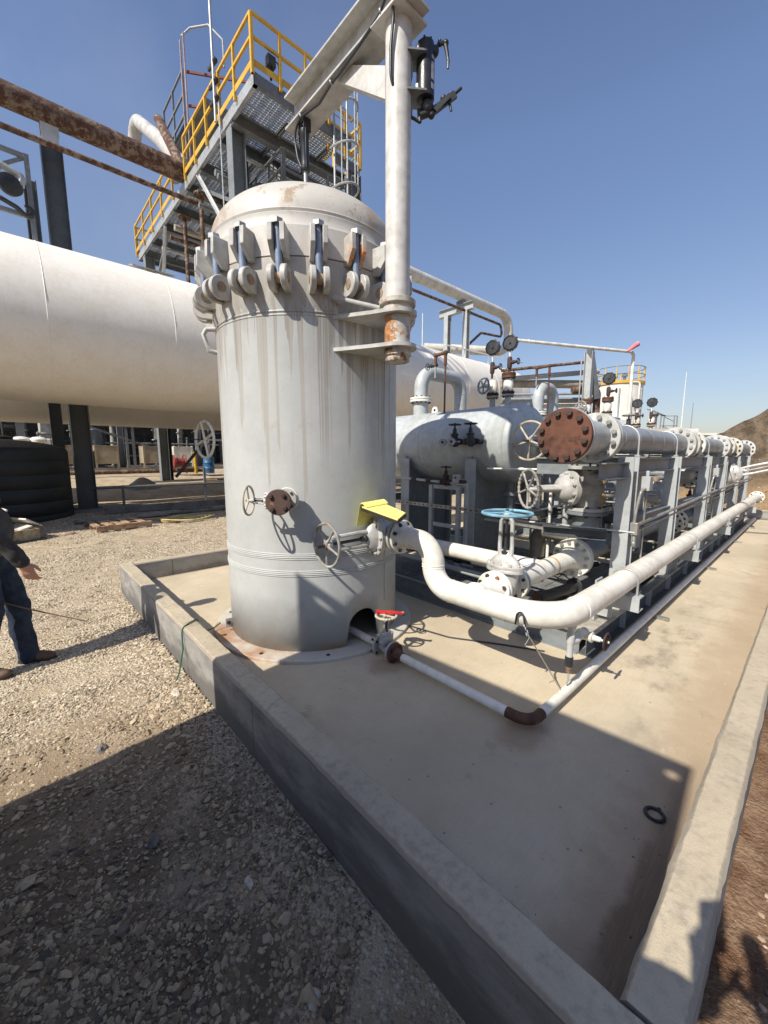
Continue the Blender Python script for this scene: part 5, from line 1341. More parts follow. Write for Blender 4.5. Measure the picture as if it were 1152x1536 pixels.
for k, (x, y, z) in enumerate([(-1.52, 5.55, 1.18), (-1.5, 7.15, 1.30), (-1.5, 8.95, 1.30)]):
    tr_ = thing('transmitter', ['grey instrument transmitter behind the second skid post', 'grey instrument transmitter behind the third skid post', 'grey instrument transmitter behind the fourth skid post'][k], 'transmitter', (x, y, z), 'instrument transmitters along the skid')
    b = MB(); b.lathe((x - .07, y, z), X, [(0, .045), (.01, .055), (.05, .055), (.055, .048), (.085, .048), (.09, .055), (.13, .055), (.14, .045)], 20); b.build('housing', MT['valve_silver'], tr_)
    b = MB(); b.lathe((x, y, z - .14), Z, [(0, .04), (.05, .04), (.055, .025), (.10, .025)], 14); b.build('neck', MT['bolt_grey'], tr_)
    b = MB(); b.tube([(x, y, z - .13), (x, y + .02, .55)], .022, 8); b.build('stand_pipe', MT['galv'], tr_)
for k, y in enumerate((5.0, 6.6, 8.4)):
    r = thing('flanged_branch', ['short flanged branch pipe under the header, between the first two posts', 'short flanged branch pipe under the header, between the second and third posts', 'short flanged branch pipe under the header, past the third post'][k], 'pipe', (-1.75, y, 1.3), 'flanged branches under the header')
    b = MB(); b.tube(round_path([(-1.75, y, .8), (-1.75, y, 1.45), (-2.3, y, 1.45)], .15, 6), .075, 18); b.build('pipe', MT['clad'], r)
    for z in (1.10, 1.14):
        b = MB(); b.disc((-1.75, y, z), Z, .13, .028, 28); f = b.build('flange', MT['valve_grey'], r)
    bolts(f, (-1.75, y, 1.12), Z, .105, 8, .012, MT['bolt_dark'], t=.036)

for k in range(14):
    x = -2.15 - 1.5 * rng.random(); y = 6.0 + 3.2 * rng.random(); h = rng.uniform(1.75, 2.45); r_ = rng.choice((.015, .025, .04, .055))
    r = thing('riser_tube', 'upright pipe rising in the clutter between the skid tanks', 'pipe', (x, y, SZ), 'upright pipes between the skid tanks')
    b = MB(); b.tube(round_path([(x, y, SZ + .01), (x, y, h), (x - .35, y + .1, h)], .08, 4), r_, 10); b.build('pipe', MT[rng.choice(('flangewhite', 'clad', 'skid_lt', 'rust', 'galv'))], r)
    for z in (1.5, h - .2):
        b = MB(); b.lathe((x, y, z), Z, [(0, r_ * 1.9), (.03, r_ * 1.9), (.035, r_ * 1.2), (.06, r_ * 1.2), (.065, r_ * 1.9), (.095, r_ * 1.9)], 14); b.build('union', MT[rng.choice(('rust_dark', 'valve_silver', 'clad_tan'))], r)
for k, (x, y, z, lab) in enumerate([(-1.95, 5.75, 2.02, 'small dark valve just behind the rusty blind flange, left of two'), (-1.75, 5.9, 2.05, 'small dark valve just behind the rusty blind flange, right of two'), (-1.85, 6.7, 1.42, 'small dark valve deep between the second and third posts'), (-1.7, 5.35, .98, 'small dark valve low behind the first skid post'), (-1.45, 8.3, 1.0, 'small dark valve low behind the third skid post'), (-1.65, 10.2, 1.4, 'small dark valve behind the fifth skid post')]):
    v_ = small_valve('small_valve', lab, (x, y, z), X if k % 2 else Y, Z, 1.5, 'blacksteel' if k % 2 else 'rust_dark', 'wheel_grey')
    b = MB(); b.tube([(x, y, z - .02), (x, y, z - .5)], .02, 8); b.build('stub', MT['galv'], v_)
for k, (p, q, r_, m_) in enumerate([((-1.75, 5.4, 1.38), (-1.75, 9.0, 1.38), .05, 'clad'), ((-1.9, 5.4, 1.22), (-1.9, 9.6, 1.22), .035, 'flangewhite'), ((-1.5, 5.9, .98), (-1.5, 12.0, .98), .03, 'galv'), ((-3.4, 5.9, 1.75), (-1.7, 5.9, 1.75), .04, 'skid_lt'), ((-3.2, 8.4, 2.0), (-1.7, 8.4, 2.0), .05, 'flangewhite'), ((-2.1, 5.8, 1.62), (-2.1, 11.5, 1.62), .06, 'clad')]):
    b = MB(); b.tube([p, q], r_, 12); tag(b.build('small_pipe', MT[m_]), ['grey clad pipe running away behind the skid posts at mid height', 'white pipe running away behind the posts just below the clad one', 'thin galvanised pipe running away low behind the posts', 'grey cross tube behind the nearest tank end', 'white cross tube behind the middle tank', 'grey clad pipe running away just under the header'][k], 'pipe')
# ---------------------------------------------------------------- bullet tanks, rusty pipe, platform tower
def bullet(x, z, R, y0, y1, label):
    r = thing('bullet_tank', label, 'storage tank', (x, (y0 + y1) / 2, 0), 'white horizontal bullet tanks')
    n = 14; prof = [(-R * .55 * math.cos(PI / 2 * i / n), max(R * math.sin(PI / 2 * i / n), .003)) for i in range(n + 1)]
    L = y1 - y0 - 1.1 * R
    prof += [(L + R * .55 * math.sin(PI / 2 * i / n), max(R * math.cos(PI / 2 * i / n), .003)) for i in range(n + 1)]
    b = MB(); b.lathe((x, y0 + R * .55, z), Y, prof, 128, cap=False); sh = b.build('shell', MT['tank_white'], r)
    y = y0 + R * .55
    while y < y1 - R * .5:
        b = MB(); b.torus((x, y, z), Y, R - .001, .009, 96, 6); b.build('weld_seam', MT['tank_white'], sh); y += 2.44
    for yy in (y0 + 1.0, 10.2, y1 - 3):
        b = MB(); poly = [(-R * .8, -z + terr(x, yy) - .3), (R * .8, -z + terr(x, yy) - .3)] + [((R + .01) * math.sin(a), -(R + .01) * math.cos(a)) for a in [1.0 - 2.0 * i / 16 for i in range(17)]]
        b.ext(poly, V((x, yy - .2, z)), Y, -X, Z, .4); b.build('saddle', paint('concrete_saddle', (.35, .32, .26), .9, .15, 0), r)
    return r, sh
t1_, s1_ = bullet(-12.85, 4.78, 1.76, -2.6, 21.9, 'nearest white bullet tank, the long one passing right behind the tall vessel')
t2_, s2_ = bullet(-18.2, 4.60, 1.76, -4.5, 24, 'second white bullet tank behind the nearest one, only its underside showing')
# column and rusty pipe
def column(x, y, z0, z1, h, w, label, mat='tower', up=Y, base=True, group='steel columns behind the bullet tanks'):
    r = thing('steel_column', label, 'column', (x, y, z0), group)
    b = MB(); b.ibeam((x, y, z0 + .02), (x, y, z1), up, h, w, .02, .014); b.build('shaft', MT[mat], r)
    b = MB(); b.box((x, y, z0 + .012), (w + .2, h + .2, .03)); b.build('base_plate', MT[mat], r)
    return r
dk = MT['dkcol']
c1 = column(-15.45, 1.60, .12, 10.25, .48, .30, 'big dark steel column carrying the rusty pipe, beside the black tank', 'dkcol')
b = MB(); b.box((-15.45, 1.6, .02), (1.0, 3.0, .18)); tag(b.build('footing', paint('grey_footing', (.22, .21, .19), .9, .15, 0)), 'grey concrete footing strip under the big column', 'footing')
b = MB(); b.bx(-15.62, -15.28, 1.42, 1.78, 10.27, 10.50); b.bx(-15.36, -15.30, 1.40, 1.80, 10.5, 10.86); b.bx(-15.60, -15.52, 1.40, 1.80, 10.5, 10.80); b.build('pipe_shoe', MT['tower_lt'], c1)
column(-16.3, 1.1, .2, 9.6, .3, .2, 'slimmer dark column just left of the big one', 'dkcol')
column(-21.2, 5.45, .5, 9.0, .34, .30, 'dark column under the bullet tanks with a diagonal brace beside it', 'dkcol')
b = MB(); b.bar((-21.2, 5.75, .7), (-20.4, 8.6, 4.4), .14, .14); tag(b.build('diagonal_brace', dk), 'dark diagonal brace rising right from the foot of a column', 'brace')
b = MB(); b.box((-21.2, 5.45, .42), (1.0, 1.6, .3)); tag(b.build('footing', paint('grey_footing_b', (.22, .21, .19), .9, .15, 0)), 'square concrete footing under the braced column', 'footing')
rustpipe = paint('flaking_rusty_pipe', (.21, .155, .115), .8, .25, .9, rcol=(.052, .024, .018), bump=.35)
rp = thing('overhead_pipe', 'fat overhead pipe, rusty at left, white past the tower, bending down at its end', 'pipe', (-15.35, 1.6, 10.5))
OPX, OPZ, OPR = -15.35, 11.03, .295
b = MB(); b.lathe((OPX, -8, OPZ), Y, [(0, OPR), (20, OPR)], 40); b.build('rusty_run', rustpipe, rp)
wpaint = paint('chipped_white_pipe', (.60, .585, .53), .55, .12, .13, rcol=(.17, .07, .045))
ex = [(OPX, 12, OPZ), (OPX, 25.6, OPZ), (OPX, 25.6, 8.75), (-17.2, 22.6, 8.75), (-18.5, 20.6, 8.75)]
b = MB(); b.tube(round_path(ex, [1.0, .8, .2], 9), OPR, 32); b.build('white_run', wpaint, rp)
for y in (-2.4, 3.0, 14.2, 16.5, 24.4):
    b = MB(); b.torus((OPX, y, OPZ), Y, OPR, .008, 40, 6); b.build('weld_ring', rustpipe, rp)
sp2 = thing('thin_overhead_pipe', 'thin rusty pipe slung under the fat overhead pipe, kinking down near its far end', 'pipe', (-15.0, 2, 10))
b = MB(); b.tube(round_path([(-14.98, -8, 10.02), (-14.98, 24.0, 10.1), (-15.0, 24.3, 9.4), (-15.0, 21.9, 9.2), (-15.1, 20.6, 8.2)], .25, 5), .075, 12); b.build('pipe', rustpipe, sp2)
# portal frame under the white run
pf = thing('portal_frame', 'grey goalpost frame holding up the white end of the overhead pipe', 'frame', (-15.5, 20.3, 6))
b = MB(); b.ibeam((-17.0, 20.3, 10.32), (-14.5, 20.3, 10.32), Z, .42, .30, .02, .014); b.build('cross_beam', MT['skid_lt'], pf)
for x in (-16.35, -14.95):
    b = MB(); b.ibeam((x, 20.3, 4.5), (x, 20.3, 10.1), Y, .34, .30, .02, .014); b.build('leg', MT['skid_lt'], pf)
b = MB(); b.bx(-15.6, -15.1, 20.15, 20.45, 10.54, 10.73); b.build('pipe_shoe', MT['tower'], pf)
# valves and handrail on top of the nearest tank
def top_valve(x, y, z, label):
    r = thing('relief_valve', label, 'valve', (x, y, z - .4))
    b = MB(); b.tube([(x, y, z - .6), (x, y, z + .1)], .10, 12); b.lathe((x, y, z), Z, [(0, .12), (.02, .2), (.08, .2), (.1, .12)], 14); b.build('body', MT['tower'], r)
    b = MB(); b.tube([(x, y - .15, z + .3), (x, y + 1.3, z + .12)], .11, 12); b.disc((x, y - .15, z + .3), Y, .2, .12, 16); b.build('arm', MT['tower'], r)
    b = MB(); b.tube([(x, y + 1.2, z + .1), (x, y + 1.2, z - .4)], .13, 10); b.build('actuator', MT['blacksteel'], r)
top_valve(-12.85, 11.0, 11.2 - 4.4, 'grey relief valve on the bullet tank, by the davit post')
r = thing('valve_stand', 'grey angle frame with valve and chrome elbow atop the tank, at the left edge', 'frame', (-12.85, .6, 6.5))
for yy, z1 in ((.86, 8.45), (.1, 8.4)):
    b = MB(); b.bar((-12.85, yy, 6.3), (-12.85, yy, z1), .09, .09); b.build('upright', MT['tower'], r)
for z in (8.4, 7.15):
    b = MB(); b.bar((-12.85, .86, z), (-12.85, -.8, z + .02), .07, .09); b.build('rail', MT['tower'], r)
b = MB(); b.bar((-12.85, .8, 8.35), (-12.85, -.2, 7.6), .06, .06); b.build('brace', MT['tower'], r)
b = MB(); b.lathe((-12.75, .5, 7.62), V((1, .3, 0)), [(0, .2), (.12, .22), (.16, .12)], 20); b.tube(round_path([(-12.8, .2, 7.4), (-12.8, .6, 7.25), (-12.8, .82, 7.05), (-12.8, .92, 7.4), (-12.8, .75, 7.3)], .1, 4), .05, 10); b.build('valve_body', MT['blacksteel'], r)
b = MB(); b.tube(round_path([(-12.75, .3, 7.8), (-12.75, .35, 8.02), (-12.75, .75, 7.9), (-12.75, .7, 7.7)], .08, 5), .075, 12); b.build('elbow', MT['galv'], r)
b = MB(); b.box((-12.6, 3.2, 6.62), (.5, 1.0, .03), M4.Rotation(.3, 3, 'Y')); tag(b.build('walk_plate', MT['clad_tan']), 'small tan walk plate on top of the nearest bullet tank under the tower', 'plate')
# shaded rail along the tank top at right
tr = thing('tank_rail', 'low handrail on top of the bullet tank, right of the portal frame', 'railing', (-12.85, 19, 6.5))
b = MB(); b.tube([(-12.2, 15.0, 6.75), (-12.2, 22.0, 7.0)], .03, 8); b.build('rail', MT['flangewhite'], tr)
for y in (16.5, 18.5, 20.5):
    b = MB(); b.cyl((-12.2, y, 6.3), (-12.2, y, 6.9), .025, 8); b.build('stanchion', MT['flangewhite'], tr)

# --- platform tower
TY0, TY1, TX0, TX1, TZ = 5.0, 8.8, -21.7, -9.95, 10.66
tower = thing('access_tower', 'tall grey steel access platform with grating deck and yellow handrails behind the vessel', 'platform tower', (-15.8, 6.9, .5))
T_ = MT['tower']
def part(name, b, m=T_, par=tower, **k): return b.build(name, m, par, **k)
b = MB(); b.channel((TX1, TY0, TZ - .14), (TX0, TY0, TZ - .14), Z, .27, .10, .014); part('edge_beam', b, MT['galv'])
b = MB(); b.channel((TX0, TY1, TZ - .14), (TX1 - .75, TY1, TZ - .14), Z, .27, .10, .014); part('edge_beam', b)
b = MB(); b.channel((TX1, 7.9, TZ - .14), (TX1, TY0, TZ - .14), Z, .27, .10, .014); part('edge_beam', b)
b = MB(); b.channel((TX1 - .75, TY1, TZ - .14), (TX1 - .75, 7.9, TZ - .14), Z, .27, .10, .014); part('edge_beam', b)
b = MB(); b.channel((TX0, TY0, TZ - .14), (TX0, TY1, TZ - .14), Z, .27, .10, .014); part('edge_beam', b)
for x in (-11.3, -12.2, -13.7, -15.0, -16.5, -18.0, -19.5, -20.8):
    b = MB(); b.ibeam((x, TY0 + .02, TZ - .24), (x, TY1 - .02, TZ - .24), Z, .30, .18, .016, .01); part('floor_beam', b)
for y in (6.3, 7.6):
    b = MB(); b.ibeam((TX1 - .75, y, TZ - .10), (TX0 + .1, y, TZ - .10), Z, .12, .08, .01, .008); part('stringer', b)
gr_m = paint('galvanised_grating', (.42, .44, .45), .5, .15, 0, metal=.2, bump=0)
xb = [-9.96, -11.3, -12.2, -13.7, -15.0, -16.5, -18.0, -19.5, -20.8, -21.68]
for i in range(len(xb) - 1):
    b = MB(); x0, x1 = xb[i + 1] + .02, xb[i] - .02; y1 = TY1 - .03 if i else 7.88
    n = int((x1 - x0) / .085)
    for k in range(n + 1): b.bx(x0 + k * .085 - .013, x0 + k * .085 + .013, TY0 + .03, y1, TZ + .0, TZ + .035)
    k = 0
    while TY0 + .05 + k * .11 < y1: b.bx(x0, x1, TY0 + .05 + k * .11 - .008, TY0 + .05 + k * .11 + .008, TZ + .004, TZ + .03); k += 1
    part('grating', b, gr_m, smooth=0)
for x, y, z1 in ((-11.55, 5.22, TZ - .28), (-20.9, 5.22, TZ - .28), (-10.85, 8.65, TZ - .28), (-20.9, 8.6, TZ - .28), (-16.2, 8.6, TZ - .28)):
    b = MB(); b.ibeam((x, y, .3), (x, y, z1), Y, .38, .36, .02, .014); part('column', b, MT['tower'] if y > 6 else MT['skid'])
b = MB(); b.ibeam((-10.9, 8.6, 9.3), (-20.9, 8.6, 9.3), Z, .3, .2, .016, .01); part('tie_beam', b)
b = MB(); b.bar((-13.95, 5.05, 10.28), (-12.2, 5.1, 8.2), .16, .02); b.bar((-13.95, 5.05, 10.28), (-12.2, 5.1, 8.2), .02, .14); part('brace', b, MT['tower_lt'])
b = MB(); b.bar((-17.7, 5.05, 10.3), (-19.5, 5.3, 8.2), .12, .02); b.bar((-17.7, 5.05, 10.3), (-19.5, 5.3, 8.2), .02, .10); part('brace', b, MT['tower_lt'])
b = MB(); b.bar((-11.3, 7.2, 8.9), (-12.0, 6.5, TZ - .4), .2, .14); part('brace', b)
b = MB(); b.bar((-13.0, 6.2, 8.2), (-13.0, 6.2, TZ - .1), .12, .12); part('hanger', b, MT['galv'])
for x, y in ((-16.4, 5.35), (-14.7, 5.35)):
    b = MB(); b.tube([(x, y, 6.6), (x, y, TZ - .5)], .07, 10); b.disc((x, y, TZ - .46), Z, .22, .05, 18); part('hung_pipe', b, rustpipe)
for x, y, z in ((-12.6, 6.9, 9.7), (-14.2, 7.3, 9.6), (-17.3, 7.0, 9.8)):
    b = MB(); b.tube([(x, 5.1, z), (x, 8.7, z)], .08, 10); part('service_pipe', b, rustpipe if x < -15 else MT['tower'])
def railing(p0, p1, name='railing', n=4, H=1.07, m='yellow', par=tower, toe=True):
    p0, p1 = V(p0), V(p1); d = (p1 - p0).normalized()
    b = MB()
    for h in (H, H * .55): b.bar(p0 + Z * h, p1 + Z * h, .055, .06)
    if toe: b.bar(p0 + Z * .08, p1 + Z * .08, .015, .14)
    r = b.build(name, MT[m], par)
    for i in range(n + 1):
        q = p0 + (p1 - p0) * (i / n); b = MB(); b.bar(q - Z * .16, q + Z * H, .06, .065, up=d); b.build('post', MT[m], r)
    return r
RZ = TZ + .05
railing((TX1 + .04, TY0 - .05, RZ), (-14.85, TY0 - .05, RZ), n=5)
railing((-16.2, TY0 - .05, RZ), (TX0 - .02, TY0 - .05, RZ), n=4)
railing((TX1 + .05, TY0 - .04, RZ), (TX1 + .05, 7.1, RZ), n=3)
railing((TX1 - .70, 7.0, RZ), (TX1 - .70, TY1, RZ), n=3)
railing((TX1 - .75, TY1 + .04, RZ), (-13.5, TY1 + .04, RZ), n=2)
railing((TX0 - .04, TY0, RZ), (TX0 - .04, TY1, RZ), n=3)
# lower landing and extra steel under the deck
b = MB()
for k in range(30): b.bx(-14.2 + .11 * k, -14.165 + .11 * k, 6.3, 8.5, 8.98, 9.01)
for k in range(12): b.bx(-14.2, -10.95, 6.3 + .2 * k, 6.32 + .2 * k, 8.985, 9.005)
part('lower_grating', b, gr_m, smooth=0)
for y in (6.25, 8.55):
    b = MB(); b.ibeam((-10.9, y, 8.88), (-14.3, y, 8.88), Z, .2, .14, .012, .01); part('landing_beam', b)
for x in (-10.95, -12.0, -13.1, -14.25):
    b = MB(); b.ibeam((x, 6.3, 8.87), (x, 8.5, 8.87), Z, .18, .12, .012, .01); part('landing_beam', b)
railing((-10.95, 6.3, 9.05), (-10.95, 8.5, 9.05), n=3, m='tower')
railing((-10.95, 6.25, 9.05), (-14.2, 6.25, 9.05), n=4, m='tower')
for k, (x, z) in enumerate(((-11.9, 10.05), (-12.9, 9.95), (-14.4, 10.1), (-16.9, 10.0), (-18.6, 9.9))):
    b = MB(); b.tube([(x, 5.15, z), (x, 8.7, z)], (.05, .09, .06, .11, .07)[k], 10); part('service_pipe', b, (MT['galv'], T_, rustpipe, MT['clad_tan'], MT['galv'])[k])
for k, (x, y) in enumerate(((-12.4, 5.9), (-13.4, 7.2), (-14.9, 6.4), (-17.2, 6.9))):
    b = MB(); b.tube(round_path([(x, y, TZ - .2), (x, y, 9.6), (x + .5, y + .2, 9.6), (x + .5, y + .2, 8.4)], .12, 4), .045, 8); part('drop_pipe', b, (MT['blacksteel'], T_, rustpipe, MT['galv'])[k])
for p, q in (((-11.6, 5.3, 8.6), (-14.6, 5.3, 10.35)), ((-11.0, 8.6, 9.2), (-13.6, 8.6, 10.4)), ((-20.8, 5.3, 8.8), (-18.2, 5.3, 10.35))):
    b = MB(); b.bar(p, q, .10, .10); part('knee_brace', b, T_)
# caged ladder on the right
lad = thing('caged_ladder', 'pale caged ladder on the right side of the access tower', 'ladder', (-9.9, 7.5, 4))
for y in (7.28, 7.72):
    b = MB(); b.tube([(-9.92, y, 6), (-9.92, y, 12.2)], .03, 8); b.build('rail', MT['galv'], lad)
for k in range(14):
    b = MB(); b.cyl((-9.92, 7.28, 8.2 + .3 * k), (-9.92, 7.72, 8.2 + .3 * k), .014, 6); b.build('rung', MT['galv'], lad)
for z in (9.0, 10.0, 11.0, 12.0):
    b = MB(); b.tube([V((-9.92 + .62 * math.sin(a), 7.5 - .36 * math.cos(a), z)) for a in [PI * i / 12 for i in range(13)]], .028, 6); b.build('cage_hoop', MT['galv'], lad)
for a in (.7, 1.57, 2.44):
    b = MB(); b.bar((-9.92 + .62 * math.sin(a), 7.5 - .36 * math.cos(a), 9), (-9.92 + .62 * math.sin(a), 7.5 - .36 * math.cos(a), 12), .04, .015); b.build('cage_bar', MT['galv'], lad)
# mast, conduit, floodlight, cable on the rail corner
ms = thing('mast', 'thin pale mast clamped to the yellow handrail, rising out of the picture', 'mast', (-11.95, 4.9, 10))
b = MB(); b.cyl((-11.95, 4.86, 10.6), (-11.95, 4.86, 17), .035, 10); b.build('pole', MT['galv'], ms)
for z in (11.15, 11.55, 12.0):
    b = MB(); b.bar((-12.25, 4.86, z), (-11.8, 4.9, z - .02), .06, .08); b.ball((-11.86, 4.88, z), .07, 8, 6); b.build('bracket', MT['blacksteel'], ms)
b = MB(); b.tube([(-11.85, 4.93, 11.2), (-11.85, 4.93, 8.5)], .022, 8); tag(b.build('conduit', MT['galv']), 'thin upright conduit in front of the tower corner column', 'conduit')
fl = thing('floodlight', 'small dark floodlight at the tower platform corner', 'light', (-9.9, 5.5, TZ + .1)); b = MB(); b.box((-9.95, 5.45, TZ + .42), (.16, .2, .22)); b.cyl((-9.95, 5.45, TZ + .05), (-9.95, 5.45, TZ + .35), .03, 8); b.build('lamp_body', MT['blacksteel'], fl)
b = MB(); b.tube(round_path([(-9.95, 5.5, TZ + .5), (-9.95, 5.66, TZ + .55), (-9.95, 5.75, TZ + .05)], .1, 4), .014, 6); b.build('lead', MT['hose'], fl)
# insulated expansion loop above the rusty pipe
b = MB(); b.tube(round_path([(-16.6, 5.5, 12.0), (-19.2, 5.55, 14.2), (-22.6, 5.6, 16.75), (-23.9, 5.62, 16.5), (-23.3, 5.6, 15.6), (-20.6, 5.6, 14.3), (-18, 5.6, 12.4)], .9, 7), .27, 20)
tag(b.build('loop_pipe', paint('pale_lagged_pipe', (.46, .455, .44), .6, .15, .1)), 'pale lagged pipe loop curling out left of the access tower', 'pipe')
b = MB(); b.tube([(-18.6, 5.35, 14.5), (-16.0, 5.35, 11.4)], .17, 14); tag(b.build('rusty_strut', rustpipe), 'short rusty pipe slanting from the lagged loop to the tower', 'pipe')
# upper landing behind with dark rails and a caged ladder head
up_ = thing('upper_landing', 'dark upper landing with grey and red rails behind the tower, top left', 'platform', (-21, 7.5, 15))
b = MB(); b.ibeam((-23.5, 7.0, 16.0), (-20.4, 7.0, 16.0), Z, .3, .2); b.build('edge_beam', T_, up_)
b = MB(); b.bx(-23.5, -18.5, 7.1, 9.5, 16.12, 16.17); b.build('deck', T_, up_)
for k, z in enumerate((16.6, 17.4, 18.3)):
    b = MB(); b.bar((-23.5, 7.0, z), (-20.5, 7.0, z), .07, .10 if k < 2 else .08); b.build('rail', T_, up_)
for x in (-23.45, -22.0, -20.55):
    b = MB(); b.bar((x, 7.0, 15.9), (x, 7.0, 18.35), .08, .08, up=X); b.build('post', T_, up_)
redr = paint('faded_red_rail', (.22, .06, .04), .6, .15, .2)
for z in (16.9, 18.2):
    b = MB(); b.bar((-20.4, 7.1, z), (-19.0, 9.4, z), .07, .09); b.build('cross_rail', redr, up_)
b = MB(); b.bar((-19.7, 8.25, 16.9), (-19.7, 8.25, 18.2), .07, .07); b.build('cross_post', redr, up_)
for dx in (0, .42):
    b = MB(); b.bar((-20.3 + dx, 6.9, 14.0), (-20.3 + dx, 6.9, 19.2), .07, .05); b.build('ladder_rail', paint('chipped_pink_rail', (.40, .30, .28), .6, .2, .3), up_)
b = MB(); b.tube([V((-20.3 + .2 + .0, 6.9, 19.2)), V((-19.9, 7.2, 19.55)), V((-19.2, 7.7, 19.5)), V((-18.75, 8.1, 18.9)), V((-18.75, 8.1, 17.9))], .04, 8); b.build('cage_hoop', MT['galv'], up_)
b = MB(); b.bar((-19.5, 8.0, 10.8), (-19.5, 8.0, 16.0), .25, .25, up=X); b.build('leg', T_, up_)
b = MB(); b.bar((-22.5, 8.5, 10.8), (-22.5, 8.5, 16.0), .25, .25, up=X); b.build('leg', T_, up_)
# ---------------------------------------------------------------- yard clutter at left
pt = thing('poly_tank', 'big ribbed black plastic tank at the left edge of the photo', 'water tank', (-15.05, -.25, 0))
prof = [(0, 1.40), (.03, 1.45)]
for k in range(5): prof += [(.14 + .36 * k, 1.45), (.147 + .36 * k, 1.4455), (.153 + .36 * k, 1.4455), (.16 + .36 * k, 1.45)]
prof += [(1.86, 1.45), (1.95, 1.40), (2.05, 1.1), (2.13, .7), (2.17, .35), (2.18, .34)]
b = MB(); b.lathe((-15.05, -.25, 0), Z, prof, 64); b.build('body', MT['poly_black'], pt)
b = MB(); b.lathe((-15.05, -.25, 2.17), Z, [(0, .30), (.07, .31), (.09, .28), (.12, .10)], 24); b.build('lid', MT['poly_black'], pt)
# pallet
pl = thing('pallet', 'weathered wooden pallet lying on the sunlit gravel left of the vessel', 'pallet', (-11.6, 1.75, 0))
RP = M4.Rotation(.12, 3, 'Z'); pc = V((-11.55, 1.75, .02))
for k, dx in enumerate((-.5, 0, .5)):
    b = MB(); b.box(pc + RP @ V((dx, 0, .055)), (.045, 1.15, .10), RP); b.build('stringer', MT['wood'], pl)
for k, y in enumerate((-.5, -.27, -.08, .12, .42)):
    b = MB(); b.box(pc + RP @ V((.03 * (k % 2), y, .115)), (1.0, .13, .02), RP @ M4.Rotation(.10 * (k % 3 - 1), 3, 'Z')); b.build('slat', MT['wood'], pl)
b = MB(); b.box(pc + RP @ V((.5, 0, .115)), (.10, 1.15, .02), RP); b.build('edge_board', MT['wood'], pl)
b = MB(); b.ball((-11.2, .75, .02), .10, 10, 6, (1, 1.4, .5)); tag(b.build('rag', paint('pinkish_sack', (.36, .25, .19), .9, .2, 0)), 'small pinkish sack beside the left end of the pallet', 'sack')
# coil of yellow hose
b = MB()
for k in range(6):
    pts = []
    for i in range(41):
        a = 2 * PI * i / 40; R_ = .33 + .05 * k
        pts.append((-11.5 + R_ * .75 * math.cos(a) + .02 * rng.random(), 3.1 + R_ * 1.15 * math.sin(a) + .05 * k, .03 + .012 * k + .02 * math.sin(3 * a + k)))
    b.tube(pts, .016, 8, cap=False)
b.tube([(-11.5, 3.5, .05), (-12.0, 3.2, .03), (-12.3, 2.6, .02)], .016, 8)
tag(b.build('hose_coil', paint('yellow_hose', (.52, .42, .20), .6, .2, 0)), 'coil of faded yellow hose on the gravel right of the pallet', 'hose')
# angle-iron frames and timbers on the ground
fr = thing('frame_stack', 'flat rusty angle-iron frames lying on the shaded gravel behind the pallet', 'frames', (-13, 2.3, 0))
ang_m = paint('pale_rusty_angle', (.33, .29, .24), .6, .2, .3)
for (x0, x1, y0, y1, z) in ((-13.2, -12.75, 1.2, 3.2, .06), (-13.1, -12.75, 2.4, 3.5, .10)):
    for a_, c_ in (((x0, y0, z), (x0, y1, z)), ((x1, y0, z), (x1, y1, z)), ((x0, y0, z), (x1, y0, z)), ((x0, y1, z), (x1, y1, z)), (((x0 + x1) / 2, y0, z), ((x0 + x1) / 2, y1, z))):
        b = MB(); b.bar(a_, c_, .045, .045); b.build('bar', ang_m, fr)
b = MB(); b.bx(-13.6, -12.9, 3.2, 4.7, .0, .06); tag(b.build('rubber_mat', MT['poly_black']), 'black flat mat on the shaded ground beyond the iron frames', 'mat')
tim = paint('grey_timber', (.20, .19, .17), .85, .2, 0)
b = MB(); b.tube([(-12.75, 1.0, .06), (-12.9, 4.9, .06)], .06, 10); tag(b.build('ground_pipe', tim), 'grey pipe lying on the ground along the iron frames', 'pipe')
b = MB(); b.bar((-14.3, 1.9, .12), (-14.0, 8.0, .12), .18, .2); tag(b.build('kerb_timber', tim), 'long dark sleeper along the edge of the shaded gravel', 'timber')
for y, lab in ((2.55, 'short grey rail post in the shaded gravel, left of two'), (5.15, 'taller grey rail post by the left side of the vessel, right of two')):
    b = MB(); b.bar((-15.4, y, .0), (-15.4, y, .78 if y < 4 else 1.3), .07, .07); tag(b.build('rail_post', MT['tower']), lab, 'post')
lp_ = thing('low_rail', 'pair of low horizontal pipes crossing the gravel under the bullet tanks', 'pipes', (-16, 4, .3))
for z, x, m in ((.72, -15.4, 'tower'), (.62, -17.2, 'clad_tan')):
    b = MB(); b.tube([(x, 1.8, z), (x, 9, z)], .045, 10); b.build('pipe', MT[m], lp_)
b = MB(); b.tube([(-23, .5, .95), (-23, 8, .95)], .10, 12); tag(b.build('rusty_ground_pipe', rustpipe), 'rusty pipe low above the bright far gravel', 'pipe')
moundg = grid([-20.4 + .1 * i for i in range(17)], [3.1 + .1 * i for i in range(20)], lambda x, y: terr(x, y) - .05 + .5 * math.exp(-((x + 19.6) / .45) ** 2 - ((y - 4.0) / .5) ** 2) + .03 * mnoise.noise(V((x * 4, y * 4, 0))))
tag(moundg.build('gravel_heap', paint('grey_heap', (.22, .20, .165), .95, .2, 0, bump=.8, fine=30)), 'small grey gravel heap under the second bullet tank', 'heap')
